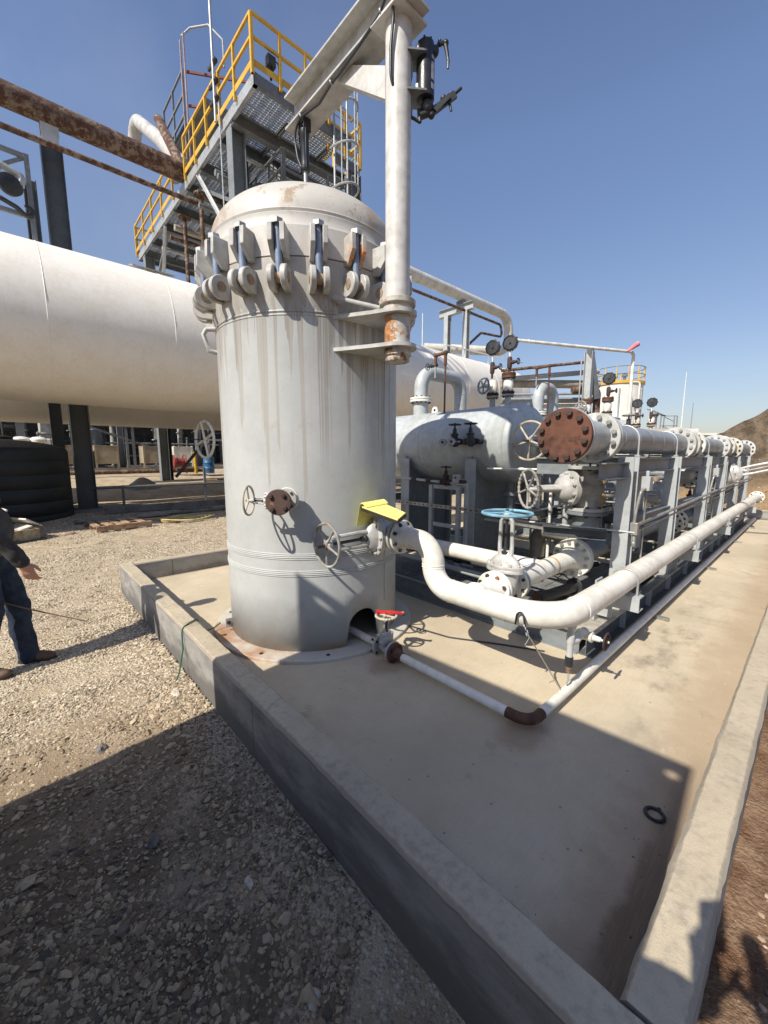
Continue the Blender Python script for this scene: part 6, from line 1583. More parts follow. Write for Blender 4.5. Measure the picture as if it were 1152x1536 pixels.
# broken white boxes by the black tank
jb = thing('broken_crate', 'broken open crate with tilted white panels beside the black tank', 'crate', (-11.3, -.1, 0))
wm_ = paint('dirty_white_panel', (.60, .57, .50), .7, .18, 0)
for c, s, rx, rz in (((-11.35, .02, .36), (.75, .03, .34), 1.0, .5), ((-11.5, -.42, .46), (.8, .03, .5), -.7, .2), ((-11.2, -.18, .22), (.7, .5, .03), .3, .35)):
    b = MB(); b.box(c, s, M4.Rotation(rz, 3, 'Z') @ M4.Rotation(rx, 3, 'X')); b.build('panel', wm_, jb, smooth=0)
b = MB(); b.box((-11.15, -.20, .13), (.75, .7, .22), M4.Rotation(.4, 3, 'Z')); b.build('tray', paint('tan_tray', (.42, .34, .22), .8, .25, 0), jb, smooth=0)
b = MB(); b.box((-11.1, -.15, .0), (.8, .8, .06), M4.Rotation(.4, 3, 'Z')); b.build('base', MT['blacksteel'], jb)
# big white handwheel left of the vessel
gate_valve('gate_valve', 'large white handwheel valve left of the tall vessel, its long stem pointing left', (-12.34, 5.09, 2.2), Y, V((.15, -1, 0)), pr=.14, L=.5, Rf=.24, bh=.2, bw=.2, yh=.95, wr=.52, mb='valve_silver', mw='flangewhite', rise=.75, wt=.04, nb=8, spokes=4, detail=False)
b = MB(); b.tube(round_path([(-12.34, 5.3, 2.2), (-12.34, 6.3, 2.2), (-12.34, 6.3, 0)], .3, 6), .14, 14)
tag(b.build('valve_riser', MT['tower']), 'grey pipe bending down behind the white handwheel valve', 'pipe')

# --- process area in the shade far left
gz0 = .95
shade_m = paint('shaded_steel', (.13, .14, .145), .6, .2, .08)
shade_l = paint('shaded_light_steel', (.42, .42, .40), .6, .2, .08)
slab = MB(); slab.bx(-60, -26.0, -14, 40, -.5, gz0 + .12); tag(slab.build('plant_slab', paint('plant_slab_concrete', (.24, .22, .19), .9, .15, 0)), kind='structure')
gz0 += .12
rack = thing('pipe_rack', 'long two-tier steel pipe rack in the shade far behind the bullet tanks', 'pipe rack', (-30, 8, gz0))
for i in range(9):
    y = -8 + 4.2 * i
    for x in (-27.2, -33):
        b = MB(); b.ibeam((x, y, gz0), (x, y, 6.5), Y, .3, .3, .02, .014); b.build('column', MT['skid'], rack)
    b = MB(); b.ibeam((-27.2, y, 4.6), (-33, y, 4.6), Z, .3, .2); b.build('cross_beam', MT['skid'], rack)
for x, z in ((-27.2, 4.25), (-33, 4.25), (-27.2, 6.3)):
    b = MB(); b.ibeam((x, -12, z), (x, 30, z), Z, .34, .2, .02, .012); b.build('long_beam', MT['skid'], rack)
for k in range(16):
    x = -27.6 - .36 * k; z = 4.95; rr_ = rng.choice((.08, .12, .16))
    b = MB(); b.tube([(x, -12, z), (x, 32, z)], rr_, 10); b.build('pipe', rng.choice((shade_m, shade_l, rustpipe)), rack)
b = MB(); b.bx(-48, -32.5, -14, 34, 6.7, 6.8); b.build('added_shade_roof', shade_m, rack)  # roof slab added to throw shade on the plant below
for k in range(60):
    y = -6 + 32 * rng.random(); x = -27.9 - 9 * rng.random(); r_ = rng.choice((.05, .07, .1, .16, .3, .42)); h = rng.uniform(1.5, 4.0)
    v = thing('standing_vessel', 'dark upright pipe or vessel standing in the shaded plant beyond the bullet tanks', 'vessel', (x, y, gz0), 'upright vessels and pipes in the shaded plant')
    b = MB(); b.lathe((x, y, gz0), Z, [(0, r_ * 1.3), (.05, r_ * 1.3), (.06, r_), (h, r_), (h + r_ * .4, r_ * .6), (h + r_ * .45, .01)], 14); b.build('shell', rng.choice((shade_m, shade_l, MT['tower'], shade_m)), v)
    b = MB(); b.disc((x, y, gz0 + h * .6), Z, r_ * 1.25 + .03, .06, 14); b.build('flange', shade_l, v)
for k in range(18):
    y0 = -6 + 30 * rng.random(); x = -28 - 7 * rng.random(); z = rng.uniform(1.6, 3.9)
    b = MB(); b.tube([(x, y0, z), (x, y0 + rng.uniform(2, 7), z)], rng.choice((.05, .08, .12)), 8)
    tag(b.build('level_pipe', rng.choice((shade_m, shade_l, rustpipe))), 'level pipe in the shaded plant beyond the bullet tanks', 'pipe', 'level pipes in the shaded plant')
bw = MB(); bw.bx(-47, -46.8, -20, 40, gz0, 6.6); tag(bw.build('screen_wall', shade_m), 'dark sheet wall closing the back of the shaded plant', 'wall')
b = MB(); b.tube([(-23.8, -3, 3.62), (-23.8, 18, 3.75)], .035, 8); tag(b.build('overhead_cable', MT['hose']), 'thin dark cable strung level under the bullet tanks', 'cable')
sf = thing('pipe_support', 'small support frame with a white pipe on top in front of the totes', 'frame', (-25, 4.5, gz0))
b = MB(); b.bar((-25.2, 3.0, 3.42), (-25.2, 5.0, 3.42), .16, .18); b.build('white_pipe', MT['flangewhite'], sf)
for y in (4.55, 4.85):
    b = MB(); b.bar((-25.2, y, gz0), (-25.2, y, 3.35), .12, .12, up=X); b.build('leg', MT['tower'], sf)
b = MB(); b.bar((-25.2, 2.9, 3.2), (-25.2, 6.5, 1.9), .08, .1); b.build('brace', MT['tower'], sf)
# totes
def tote(y, x=-26.6, m='tan_tote', label='', w=1.05):
    r = thing('tote', label, 'tote', (x, y, gz0), 'square totes in the shaded plant')
    b = MB(); b.bx(x - .5, x + .5, y - w / 2, y + w / 2, gz0 + .22, gz0 + 1.15); b.build('bin', MT[m], r, bevel=.02)
    for sx in (-1, 1):
        for sy in (-1, 1):
            b = MB(); b.box((x + sx * .47, y + sy * (w / 2 - .03), gz0 + .62), (.09, .09, 1.24)); b.build('leg', MT[m], r)
    b = MB(); b.bx(x - .52, x + .52, y - w / 2 - .01, y + w / 2 + .01, gz0 + 1.15, gz0 + 1.20); b.build('rim', MT[m], r)
    return r
tote(2.4, label='tan steel tote partly hidden behind the big dark column')
tote(3.75, label='tan steel tote standing clear, right of the big dark column')
tote(6.0, label='tan steel tote with rusty marks, left of the braced column')
tote(7.6, label='pale tote just behind the braced column', m='flangewhite')
ib = thing('ibc_tank', 'white caged plastic tank behind the black tank', 'tank', (-26.5, 1.1, gz0)); b = MB(); b.bx(-27, -26, .2, 1.8, gz0 + .15, gz0 + 1.5); b.build('bottle', MT['flangewhite'], ib, bevel=.06)
for k in range(6):
    b = MB(); b.bx(-26.0, -25.98, .25 + .3 * k, .28 + .3 * k, gz0 + .1, gz0 + 1.5); b.build('cage_bar', MT['rust'], ib)
for k, y in enumerate((.35, .95)):
    b = MB(); b.lathe((-24.6, y, 2.35), Z, [(0, .3), (.12, .32), (.22, .22), (.25, .05)], 16); b.tube([(-24.6, y, gz0 - .3), (-24.6, y, 2.36)], .1, 8)
    tag(b.build('vent_cowl', MT['flangewhite']), ['white domed cap peeping over the black tank, left of two', 'white domed cap peeping over the black tank, right of two'][k], 'cap')
b = MB(); b.lathe((-22.5, 7.1, .8), Z, [(0, .09), (1.1, .09), (1.13, .05)], 14); tag(b.build('bollard', MT['yellow']), 'yellow bollard in the far yard left of the blue barrel', 'bollard')
dr = thing('barrel', 'blue barrel standing in the far yard under the white handwheel', 'barrel', (-22.4, 7.75, .8))
b = MB(); b.lathe((-22.4, 7.75, .8), Z, [(0, .27), (.25, .28), (.27, .295), (.29, .28), (.55, .28), (.57, .295), (.59, .28), (.84, .27)], 24); b.build('drum', paint('blue_drum', (.035, .13, .28), .4, .1, .05), dr)
b = MB(); b.lathe((-22.4, 7.75, 1.64), Z, [(0, .27), (.02, .28), (.03, .2)], 20); b.build('drum_lid', paint('blue_drum_lid', (.04, .2, .48), .4, .1, 0), dr)
hc_ = thing('hose_reel', 'red hose reel cart in the far yard left of the yellow bollard', 'hose reel', (-22.8, 6.4, .8))
dred = paint('faded_red', (.26, .045, .04), .6, .2, .15)
for y in (6.1, 6.65):
    b = MB(); b.torus((-22.8, y, 1.4), Y, .36, .03, 22, 8); b.build('reel_side', dred, hc_)
b = MB(); b.cyl((-22.8, 6.1, 1.4), (-22.8, 6.65, 1.4), .22, 16); b.build('hose_wrap', dred, hc_)
b = MB(); b.bar((-22.8, 6.0, .8), (-22.8, 6.4, 1.5), .05, .05); b.bar((-22.8, 6.75, .8), (-22.8, 6.4, 1.5), .05, .05); b.build('stand', dred, hc_)
for k in range(7):
    y = 7 + .5 * k; b = MB(); b.box((-20.5 + .3 * (k % 3), y + .6, terr(-20.5, y) + .06 + .03 * (k % 2)), (.25, 1.5, .06), M4.Rotation(.15 * (k % 3 - 1), 3, 'Z'))
    tag(b.build('plank', MT['wood']), 'loose weathered plank on the far gravel below the white handwheel', 'plank', 'loose planks on the far gravel')

# ---------------------------------------------------------------- right background
def ray_pt(px, py, D):
    F, P_, T0 = 600., math.atan(85 / 600), math.radians(47.4)
    a, q = (px - 576) / F, (py - 768) / F
    f = math.cos(P_) - q * math.sin(P_); d = q * math.cos(P_) + math.sin(P_); k = D / f
    return V(((-math.sin(T0) * f + math.cos(T0) * a) * k, (math.cos(T0) * f + math.sin(T0) * a) * k, 1.75 - d * k))
A_, B2, C_ = ray_pt(758, 527, 21), ray_pt(952, 512, 23.5), ray_pt(946, 600, 23.5); B2.z = A_.z = (A_.z + B2.z) / 2
oh = thing('overhead_line', 'thin white overhead pipe that turns straight down beside the pink windsock', 'pipe', (B2.x, B2.y, 0))
b = MB(); b.tube(round_path([A_, B2, V((B2.x, B2.y, .3))], .25, 5), .085, 14); b.build('pipe', MT['flangewhite'], oh)
b = MB(); b.torus(A_ + (B2 - A_) * .16, B2 - A_, .09, .02, 16, 6); b.build('coupling', MT['flangewhite'], oh)
ws = thing('windsock', 'pink windsock hanging limp by the top of the white downpipe', 'windsock', tuple(B2))
b = MB(); q = ray_pt(956, 516, 23.2); e = ray_pt(941, 527, 23.0); b.tube([q, q * .6 + e * .4, e], [.14, .11, .05], 14); b.build('sock', paint('pink_fabric', (.75, .20, .24), .7, .1, 0, bump=0), ws)
b = MB(); b.torus(q, e - q, .14, .012, 18, 6); b.build('ring', MT['galv'], ws)
hf = thing('pipe_gantry', 'grey H-section frame post holding long pipes in front of the white storage tank', 'frame', tuple(ray_pt(884, 690, 19)))
p0 = ray_pt(885, 528, 19); b = MB(); b.ibeam((p0.x, p0.y, .2), (p0.x, p0.y, p0.z), X, .34, .3, .02, .014); b.build('post', MT['skid_lt'], hf)
b = MB(); b.bar(p0 + Z * .15, ray_pt(895, 598, 19.2), .22, .20); b.build('knee_brace', MT['tower'], hf)
b = MB(); b.cyl((p0.x - .35, p0.y, p0.z - .2), (p0.x - .35, p0.y, .3), .03, 8); b.build('conduit', MT['galv'], hf)
rows = [(556, 542, .07, rustpipe), (569, 557, .12, MT['galv']), (575, 577, .20, MT['clad_tan']), (592, 590, .06, MT['galv']), (601, 600, .14, MT['clad']), (612, 606, .12, MT['flangewhite']), (624, 622, .08, MT['tower']), (634, 634, .14, MT['clad']), (646, 648, .06, MT['galv']), (660, 662, .12, MT['tower'])]
for k, (ya, yb, r_, m_) in enumerate(rows):
    D0 = 19.5 + .35 * (k % 3); a, c = ray_pt(752, ya, D0), ray_pt((898 if k else 890) - (18 if k in (5, 8) else 0), yb, D0 + .3)
    b = MB(); b.tube([a, c], r_, 12)
    nm = ['thin rusty', 'galvanised upper', 'fat tan lagged', 'thin pale', 'grey clad', 'bright white', 'dark slim', 'lower grey clad', 'lower thin pale', 'lowest dark'][k]
    tag(b.build('rack_pipe', m_), nm + ' pipe run left of the H-section frame post', 'pipe', 'pipe runs behind the skid tanks')
for k, px in enumerate((800, 818, 838, 848, 862, 874)):
    a = ray_pt(px, 620 + 4 * (k % 3), 19.2); b = MB(); b.bar((a.x, a.y, .3), tuple(a), .10, .10, up=X)
    tag(b.build('steel_post', MT['tower'] if k % 2 else MT['skid_lt']), 'slim upright steel leg of the pipe rack behind the skid tanks', 'post', 'rack legs behind the skid tanks')
b = MB(); a = ray_pt(880, 585, 19.3); c = ray_pt(897, 575, 19.5); e = ray_pt(899, 690, 19.5); b.tube(round_path([a + V((-.6, -.2, 0)), V((c.x, c.y, a.z + .2)), V((c.x, c.y, 1.0))], .35, 6), .16, 14)
tag(b.build('rusty_elbow', rustpipe), 'rusty pipe elbow turning down just right of the frame post', 'pipe')
st = thing('storage_tank', 'white upright storage tank with a yellow rail round its roof, far right', 'storage tank', tuple(ray_pt(921, 683, 33)))
c = ray_pt(919, 683, 33); Rk = 1.72; zt = ray_pt(919, 573, 33 - Rk).z
b = MB(); b.lathe((c.x, c.y, 0), Z, [(0, Rk), (zt - .02, Rk), (zt, Rk - .03), (zt + .25, .02)], 56); b.build('shell', paint('white_storage_paint', (.70, .69, .65), .5, .08, .02, streak=.3), st)
b = MB(); b.lathe((c.x, c.y, zt - .05), Z, [(0, Rk + .02), (.0, Rk + .10), (.20, Rk + .10), (.20, Rk + .02)], 48, cap=False); b.build('toe_board', MT['yellow'], st)
for h, m_ in ((.65, 'tower'), (1.2, 'tower')):
    b = MB(); b.torus((c.x, c.y, zt + h), Z, Rk + .05, .03, 48, 6); b.build('rail', MT[m_], st)
for k in range(14):
    a = 2 * PI * k / 14; b = MB(); b.bar((c.x + (Rk + .05) * math.cos(a), c.y + (Rk + .05) * math.sin(a), zt), (c.x + (Rk + .05) * math.cos(a), c.y + (Rk + .05) * math.sin(a), zt + 1.2), .06, .06, up=X); b.build('rail_post', MT['yellow'], st)
for k in range(5):
    b = MB(); a = -2.2 + .5 * k; b.tube([(c.x + (Rk + .1) * math.cos(a), c.y + (Rk + .1) * math.sin(a), .2), (c.x + (Rk + .1) * math.cos(a), c.y + (Rk + .1) * math.sin(a), zt - .4 - .7 * (k % 2))], .05, 8); b.build('side_pipe', MT['galv'], st)
for k in range(3):
    b = MB(); b.lathe((c.x - .8 + .7 * k, c.y - .6, zt), Z, [(0, .1), (.5, .1), (.55, .2), (.7, .2), (.75, .08)], 10); b.build('roof_valve', MT['tower'], st)
a = ray_pt(946, 573, 30); c2 = ray_pt(960, 573, 30)
b = MB(); b.tube(round_path([a, V((c2.x, c2.y, a.z)), V((c2.x, c2.y, 1))], .2, 5), .07, 10); tag(b.build('down_pipe', MT['flangewhite']), 'thin white pipe bending down right of the storage tank', 'pipe')
# far low buildings, masts and pylon
def shed(px0, px1, pyt, D, h2, label, m):
    a, c = ray_pt(px0, pyt, D), ray_pt(px1, pyt, D); d = (c - a); d.z = 0; n = Z.cross(d.normalized())
    r = thing('low_building', label, 'building', ((a.x + c.x) / 2, (a.y + c.y) / 2, 0), 'low white buildings on the horizon'); Rm = M4((d.normalized(), n, Z)).transposed(); zt = a.z
    b = MB(); b.box(((a.x + c.x) / 2 + n.x * 4, (a.y + c.y) / 2 + n.y * 4, (zt - .8) / 2), (d.length, 8, zt - .8), Rm); b.build('wall', m, r, smooth=0)
    b = MB(); b.box(((a.x + c.x) / 2 + n.x * 4, (a.y + c.y) / 2 + n.y * 4, zt - .55), (d.length + 1, 9, .5), Rm); b.build('roof', MT['flangewhite'], r, smooth=0)
    for k in range(4):
        q = a + d * ((k + .5) / 4); b = MB(); b.box((q.x - n.x * .03, q.y - n.y * .03, zt * .5), (d.length * .12, .06, zt * .3), Rm); b.build('window', MT['blacksteel'], r, smooth=0)
shed(985, 1042, 641, 85, 0, 'low dark-walled building with a pale roof behind the far gauges', MT['tower'])
shed(1028, 1095, 648, 110, 0, 'long low white building just left of the dirt bank', MT['flangewhite'])
for px, y0, y1, D, lab in ((1030, 558, 660, 95, 'tall faint white mast on the horizon left of the dirt bank'), (1040, 604, 660, 100, 'shorter dark mast on the horizon right of the tall one'), (634, 470, 600, 60, 'thin pale mast far behind the bullet tank by the davit post')):
    a, c = ray_pt(px, y0, D), ray_pt(px - 4, y1, D); b = MB(); b.cyl((a.x, a.y, 0), a, .14 if D < 98 else .10, 8, .05); tag(b.build('mast', MT['flangewhite'] if px != 1040 else MT['tower']), lab, 'mast')
py_ = thing('lattice_tower', 'small lattice tower on the horizon behind the far gauges', 'pylon', tuple(ray_pt(1004, 683, 80)))
q = ray_pt(1004, 624, 80)
for sx in (-1.2, 1.2):
    for sy in (-1.2, 1.2):
        b = MB(); b.bar((q.x + sx, q.y + sy, 0), (q.x + sx * .9, q.y + sy * .9, q.z), .18, .18, up=X); b.build('leg', MT['tower'], py_)
for k in range(5):
    b = MB(); z = q.z * (.2 + .2 * k); b.bar((q.x - 1.1, q.y - 1.1, z), (q.x + 1.1, q.y + 1.1, z - .0), .12, .12); b.bar((q.x - 1.1, q.y + 1.1, z), (q.x + 1.1, q.y - 1.1, z - 1.2), .12, .12); b.build('lacing', MT['tower'], py_)
sg = thing('sign_board', 'small dark tilted board on a post behind the far gauges', 'board', tuple(ray_pt(985, 640, 16)))
a = ray_pt(985, 619, 16); b = MB(); b.box(tuple(a), (.5, .9, .04), M4.Rotation(.5, 3, 'Y')); b.build('board', MT['tower'], sg); b = MB(); b.bar((a.x, a.y, .3), tuple(a), .06, .06, up=X); b.build('post', MT['galv'], sg)
# far scrub line so the horizon does not end in bare ground
fl_ = MB()
for k in range(170):
    a = math.radians(-6 + 1.0 * k * .72); D = 150 + 60 * rng.random(); x, y = -D * math.cos(a), D * math.sin(a) - 10
    fl_.ball((x, y, 1.0), rng.uniform(3, 7), 9, 6, (1.6, 1.6, .55))
tag(fl_.build('far_scrub', paint('hazy_scrub', (.10, .115, .09), .9, .2, 0, bump=0)), kind='stuff')
# ---------------------------------------------------------------- people
def fuse(b, name, m, parent, voxel, smooth_it=4, rough=0.):
    me = bpy.data.meshes.new(name); me.from_pydata(b.v, [], b.f)
    bm = bmesh.new(); bm.from_mesh(me); bmesh.ops.recalc_face_normals(bm, faces=bm.faces[:]); bm.to_mesh(me); bm.free()
    ob = bpy.data.objects.new(name, me); COL.objects.link(ob)
    r = ob.modifiers.new('fuse', 'REMESH'); r.mode = 'VOXEL'; r.voxel_size = voxel
    s = ob.modifiers.new('soft', 'SMOOTH'); s.iterations = smooth_it; s.factor = .5
    dg = bpy.context.evaluated_depsgraph_get(); dg.update(); ev = ob.evaluated_get(dg)
    me2 = bpy.data.meshes.new_from_object(ev); me2.name = name
    ob.modifiers.clear(); ob.data = me2
    if rough:
        me2.update(); nn = [v.normal.copy() for v in me2.vertices]
        for v, n in zip(me2.vertices, nn):
            p = v.co; k = mnoise.noise(V((p.x * 9, p.y * 9, p.z * 13))) + .6 * mnoise.noise(V((p.x * 22, p.y * 22, p.z * 16 + 4)))
            v.co = p + n * (k * rough)
    me2.materials.clear(); me2.materials.append(m); me2.shade_smooth()
    ob.parent = parent; ob.location = -V(WL(parent)) if parent.type == 'EMPTY' else (0, 0, 0)
    return ob
def limb(b, pts, rs, n=14):
    """tapered capsule chain with a ball at every joint"""
    pts = [V(p) for p in pts]
    for i in range(len(pts) - 1): b.tube([pts[i], pts[i + 1]], [rs[i], rs[i + 1]], n)
    for p, r in zip(pts, rs): b.ball(p, r * 1.0, n, 10)
def ell(b, c, s, R=None):
    i0 = b.n(); b.ball((0, 0, 0), 1, 18, 12, s); c = V(c)
    for i in range(i0, b.n()):
        p = V(b.v[i]); p = R @ p if R else p; b.v[i] = tuple(c + p)
skin = paint('skin', (.46, .25, .17), .5, .08, 0, bump=.1)
def hand(b, w, d, back, side, curl=.5, s=1., thumb=1):
    """w wrist, d pointing direction, back = back-of-hand normal, side = towards the thumb"""
    w, d, back, side = V(w), V(d).normalized(), V(back).normalized(), V(side).normalized()
    limb(b, [w, w + d * .03 * s], [.026 * s, .028 * s])
    for k in range(4):
        o = (k - 1.5) * -.0195 * s
        limb(b, [w + d * .02 * s + side * o * .6, w + d * .088 * s + side * o], [.016 * s, .0125 * s], 10)
    L = [.040, .044, .041, .033]
    for k in range(4):
        o = (1.5 - k) * .0195 * s; p = w + d * .090 * s + side * o; dd = d.copy(); pts = [p]; cc = curl * (1 + .12 * k)
        for j, f in enumerate((1., .68, .52)):
            R = M4.Rotation(cc * (.55 if j == 0 else .75), 3, side.cross(V((0, 0, 0))) if False else side * (1 if side.cross(d).dot(back) < 0 else -1))
            dd = R @ dd; p = p + dd * (L[k] * f * s); pts.append(p)
        limb(b, pts, [.0100 * s, .0092 * s, .0085 * s, .0074 * s], 10)
    p = w + d * .025 * s + side * .026 * s
    limb(b, [p, p + (d * .6 + side * .7 - back * .3).normalized() * .038 * s, p + (d * .6 + side * .7 - back * .3).normalized() * .038 * s + (d * .9 + side * .15 - back * .45).normalized() * .032 * s, p + (d * .6 + side * .7 - back * .3).normalized() * .038 * s + (d * .9 + side * .1 - back * .6).normalized() * .058 * s], [.0145 * s, .0125 * s, .011 * s, .0085 * s], 10)
def head_mesh(b, c, f, s=1.):
    """c = centre of skull, f = facing"""
    f = V(f).normalized(); u = Z; r = f.cross(u).normalized()
    R = M4((r, f, u)).transposed()
    ell(b, V(c) + u * .025 * s, (.076 * s, .098 * s, .100 * s), R); ell(b, V(c) + f * .022 * s - u * .045 * s, (.060 * s, .070 * s, .082 * s), R)
    ell(b, V(c) + f * .055 * s - u * .092 * s, (.030 * s, .030 * s, .024 * s), R)
    limb(b, [V(c) + f * .088 * s + u * .012 * s, V(c) + f * .108 * s - u * .026 * s], [.010 * s, .0155 * s], 10)
    for k in (-1, 1):
        ell(b, V(c) + r * (k * .079 * s) - u * .008 * s - f * .005 * s, (.010 * s, .020 * s, .031 * s), R)
        ell(b, V(c) + f * .083 * s + r * (k * .030 * s) + u * .028 * s, (.024 * s, .010 * s, .008 * s), R)
    ell(b, V(c) + f * .088 * s - u * .058 * s, (.026 * s, .010 * s, .007 * s), R)
    limb(b, [V(c) - u * .07 * s - f * .015 * s, V(c) - u * .17 * s - f * .03 * s], [.056 * s, .062 * s])
    return R
def face_parts(root, c, f, s, hairm):
    f = V(f).normalized(); r = f.cross(Z).normalized(); R = M4((r, f, Z)).transposed()
    for k in (-1, 1):
        b = MB(); ell(b, V(c) + f * .088 * s + r * (k * .031 * s) + Z * .012 * s, (.011 * s, .008 * s, .007 * s), R); b.build('eye', paint('eye_dark', (.06, .045, .035), .2, 0, 0, bump=0), root)
    b = MB(); ell(b, V(c) + f * .0955 * s - Z * .058 * s, (.020 * s, .005 * s, .003 * s), R); b.build('mouth', paint('lips', (.30, .12, .10), .5, .05, 0, bump=0), root)
    b = MB(); ell(b, V(c) + Z * .045 * s - f * .018 * s, (.083 * s, .094 * s, .092 * s), R); ell(b, V(c) - Z * .01 * s - f * .05 * s, (.075 * s, .06 * s, .08 * s), R); fuse(b, 'hair', hairm, root, .008, 4, .003)

def cloth(name, col, scale=1.):
    m, nt, b = newmat(name); T = NT(nt)
    n1 = T.noise(9, 5, .6); n2 = T.noise(420, 2)
    c = T.mix(T.ramp(n1, .35, .65), tuple(k * .72 for k in col), tuple(min(1, k * 1.25) for k in col)); c = T.mix(T.ramp(n2, .3, .7, 0, .3), c, T.mix(1, c, (.6, .6, .6), 'MULTIPLY'))
    T.link(c, b.inputs['Base Color']); b.inputs['Roughness'].default_value = .9; b.inputs['Specular IOR Level'].default_value = .2
    T.bump(T.math('ADD', T.noise(16, 5, .6, dist=.8), T.math('MULTIPLY', n2, .15)), .6, .02, b); return m
shirt_m = cloth('charcoal_shirt', (.060, .058, .060)); jean_m = cloth('dark_denim', (.030, .042, .068)); boot_m = paint('brown_boot_leather', (.115, .068, .042), .6, .25, 0, bump=.3)
belt_m = paint('tan_belt', (.10, .06, .035), .5, .2, 0); hair_m = paint('dark_hair', (.03, .022, .018), .6, .2, 0, bump=.6)

# --- worker walking at the left edge
O = V((-4.42, -.26, 0)); f = V((.30, .95, 0)).normalized(); r = f.cross(Z)      # r = his right (towards the camera)
def P3(a, s, z): return O + f * a + r * s + Z * z      # forward, right, up
wk = thing('person', 'man in dark shirt, jeans and brown boots walking at the left edge of the photo', 'person', tuple(O))
hipR, hipL = P3(.0, .095, .96), P3(.01, -.095, .96)
ankR, ankL = P3(-.03, .15, .09), P3(.19, -.06, .09)
kneeR, kneeL = P3(.06, .13, .52), P3(.16, -.07, .53)
shR, shL = P3(.06, .205, 1.46), P3(.0, -.205, 1.46)
elR, wrR = P3(.20, .275, 1.17), P3(.33, .25, .93)
elL, wrL = P3(-.05, -.285, 1.16), P3(.10, -.26, .93)
headc = P3(.07, 0, 1.70)
b = MB(); head_mesh(b, headc, f + V((.1, 0, -.1)))
limb(b, [P3(.03, 0, 1.56), P3(.01, 0, 1.40), P3(.01, 0, 1.15), P3(.0, 0, .98)], [.062, .125, .13, .13])
limb(b, [shR, elR, wrR], [.055, .043, .030]); limb(b, [shL, elL, wrL], [.055, .043, .030])
for h, k, a in ((hipR, kneeR, ankR), (hipL, kneeL, ankL)): limb(b, [h, k, a], [.082, .056, .042])
hand(b, wrR, f * .30 - Z * .9, r * .9 + f * .1, f * .9 + Z * .2, .6, 1.05); hand(b, wrL, (wrL - elL) + V((0, 0, -.1)), -r, f, .9, 1.05)
body = fuse(b, 'body', skin, wk, .0055, 3)
face_parts(wk, headc, f + V((.1, 0, -.1)), 1., hair_m)
b = MB(); ell(b, P3(.05, 0, 1.16), (.190, .165, .23), M4((r, f, Z)).transposed()); ell(b, P3(.02, 0, 1.38), (.205, .125, .16), M4((r, f, Z)).transposed()); ell(b, P3(.03, 0, 1.02), (.180, .150, .10), M4((r, f, Z)).transposed())
limb(b, [shR, elR, wrR + (elR - wrR) * .06], [.083, .070, .052]); limb(b, [shL, elL, wrL + (elL - wrL) * .06], [.083, .070, .052]); limb(b, [P3(.02, 0, 1.50), P3(.03, 0, 1.565)], [.095, .07])
fuse(b, 'shirt', shirt_m, wk, .009, 5, .012)
b = MB(); ell(b, P3(.01, 0, .92), (.172, .140, .12), M4((r, f, Z)).transposed())
for h, k, a in ((hipR, kneeR, ankR), (hipL, kneeL, ankL)): limb(b, [h - Z * .02, h * .5 + k * .5 + f * .01, k, k * .5 + a * .5 - f * .01, a + Z * .03, a - Z * .03], [.112, .098, .080, .077, .074, .078])
fuse(b, 'jeans', jean_m, wk, .009, 4, .010)
b = MB(); n = 40; b.add([tuple(P3(.012 + .152 * math.cos(2 * PI * i / n), .186 * math.sin(2 * PI * i / n), z + .012 * math.cos(2 * PI * i / n) * -1)) for z in (.975, 1.012) for i in range(n)], [(i, (i + 1) % n, n + (i + 1) % n, n + i) for i in range(n)])
bl_ = b.build('belt', belt_m, wk)
b = MB(); b.box(P3(.162, .03, .985), (.05, .012, .036), M4((r, f, Z)).transposed()); b.build('buckle', MT['galv'], wk)
b = MB(); cdir = (wrR - elR).normalized(); b.lathe(wrR - cdir * .012, cdir, [(0, .0), (0, .032), (.018, .034), (.02, .0)], 20); b.build('watch', MT['galv'], wk)
def boot(a, fd, toe=0.):
    fd = V(fd).normalized(); rr_ = fd.cross(Z); b = MB()
    limb(b, [a + Z * .16, a + Z * .0 - fd * .005, a - Z * .045 - fd * .015], [.058, .052, .046])
    limb(b, [a - Z * .04 + fd * .0, a - Z * .048 + fd * .09, a - Z * .055 + fd * .155], [.048, .046, .036]); ell(b, a - Z * .055 + fd * .13, (.047, .06, .034), M4((rr_, fd, Z)).transposed())
    return fuse(b, 'boot', boot_m, wk, .006, 3)
def sole(a, fd, par):
    fd = V(fd).normalized(); rr_ = fd.cross(Z); b = MB(); pts = []
    for i in range(24):
        t = 2 * PI * i / 24; pts.append((.049 * math.cos(t), .06 + .14 * math.sin(t)))
    b.ext(pts, a - Z * .092, Z, rr_, fd, .022); b.build('sole', MT['blacksteel'], par)
for a, fd in ((ankR, f + V((.25, 0, 0))), (ankL, f + V((.1, 0, 0)))): sole(a, fd, boot(a, fd))
b = MB(); tip = V((-4.02, .215, .30)); gr = P3(.02, -.05, .40)
import_tip = ray_pt(131, 932, 3.25); base_ = ray_pt(-40, 893, 3.05)
b.tube([base_, base_ * .5 + import_tip * .5 + Z * -.01, import_tip], [.0065, .006, .005], 8); tag(b.build('walking_stick', paint('brown_stick', (.16, .10, .06), .7, .2, 0)), 'thin brown stick held out in front of the walking man, pointing right', 'stick')

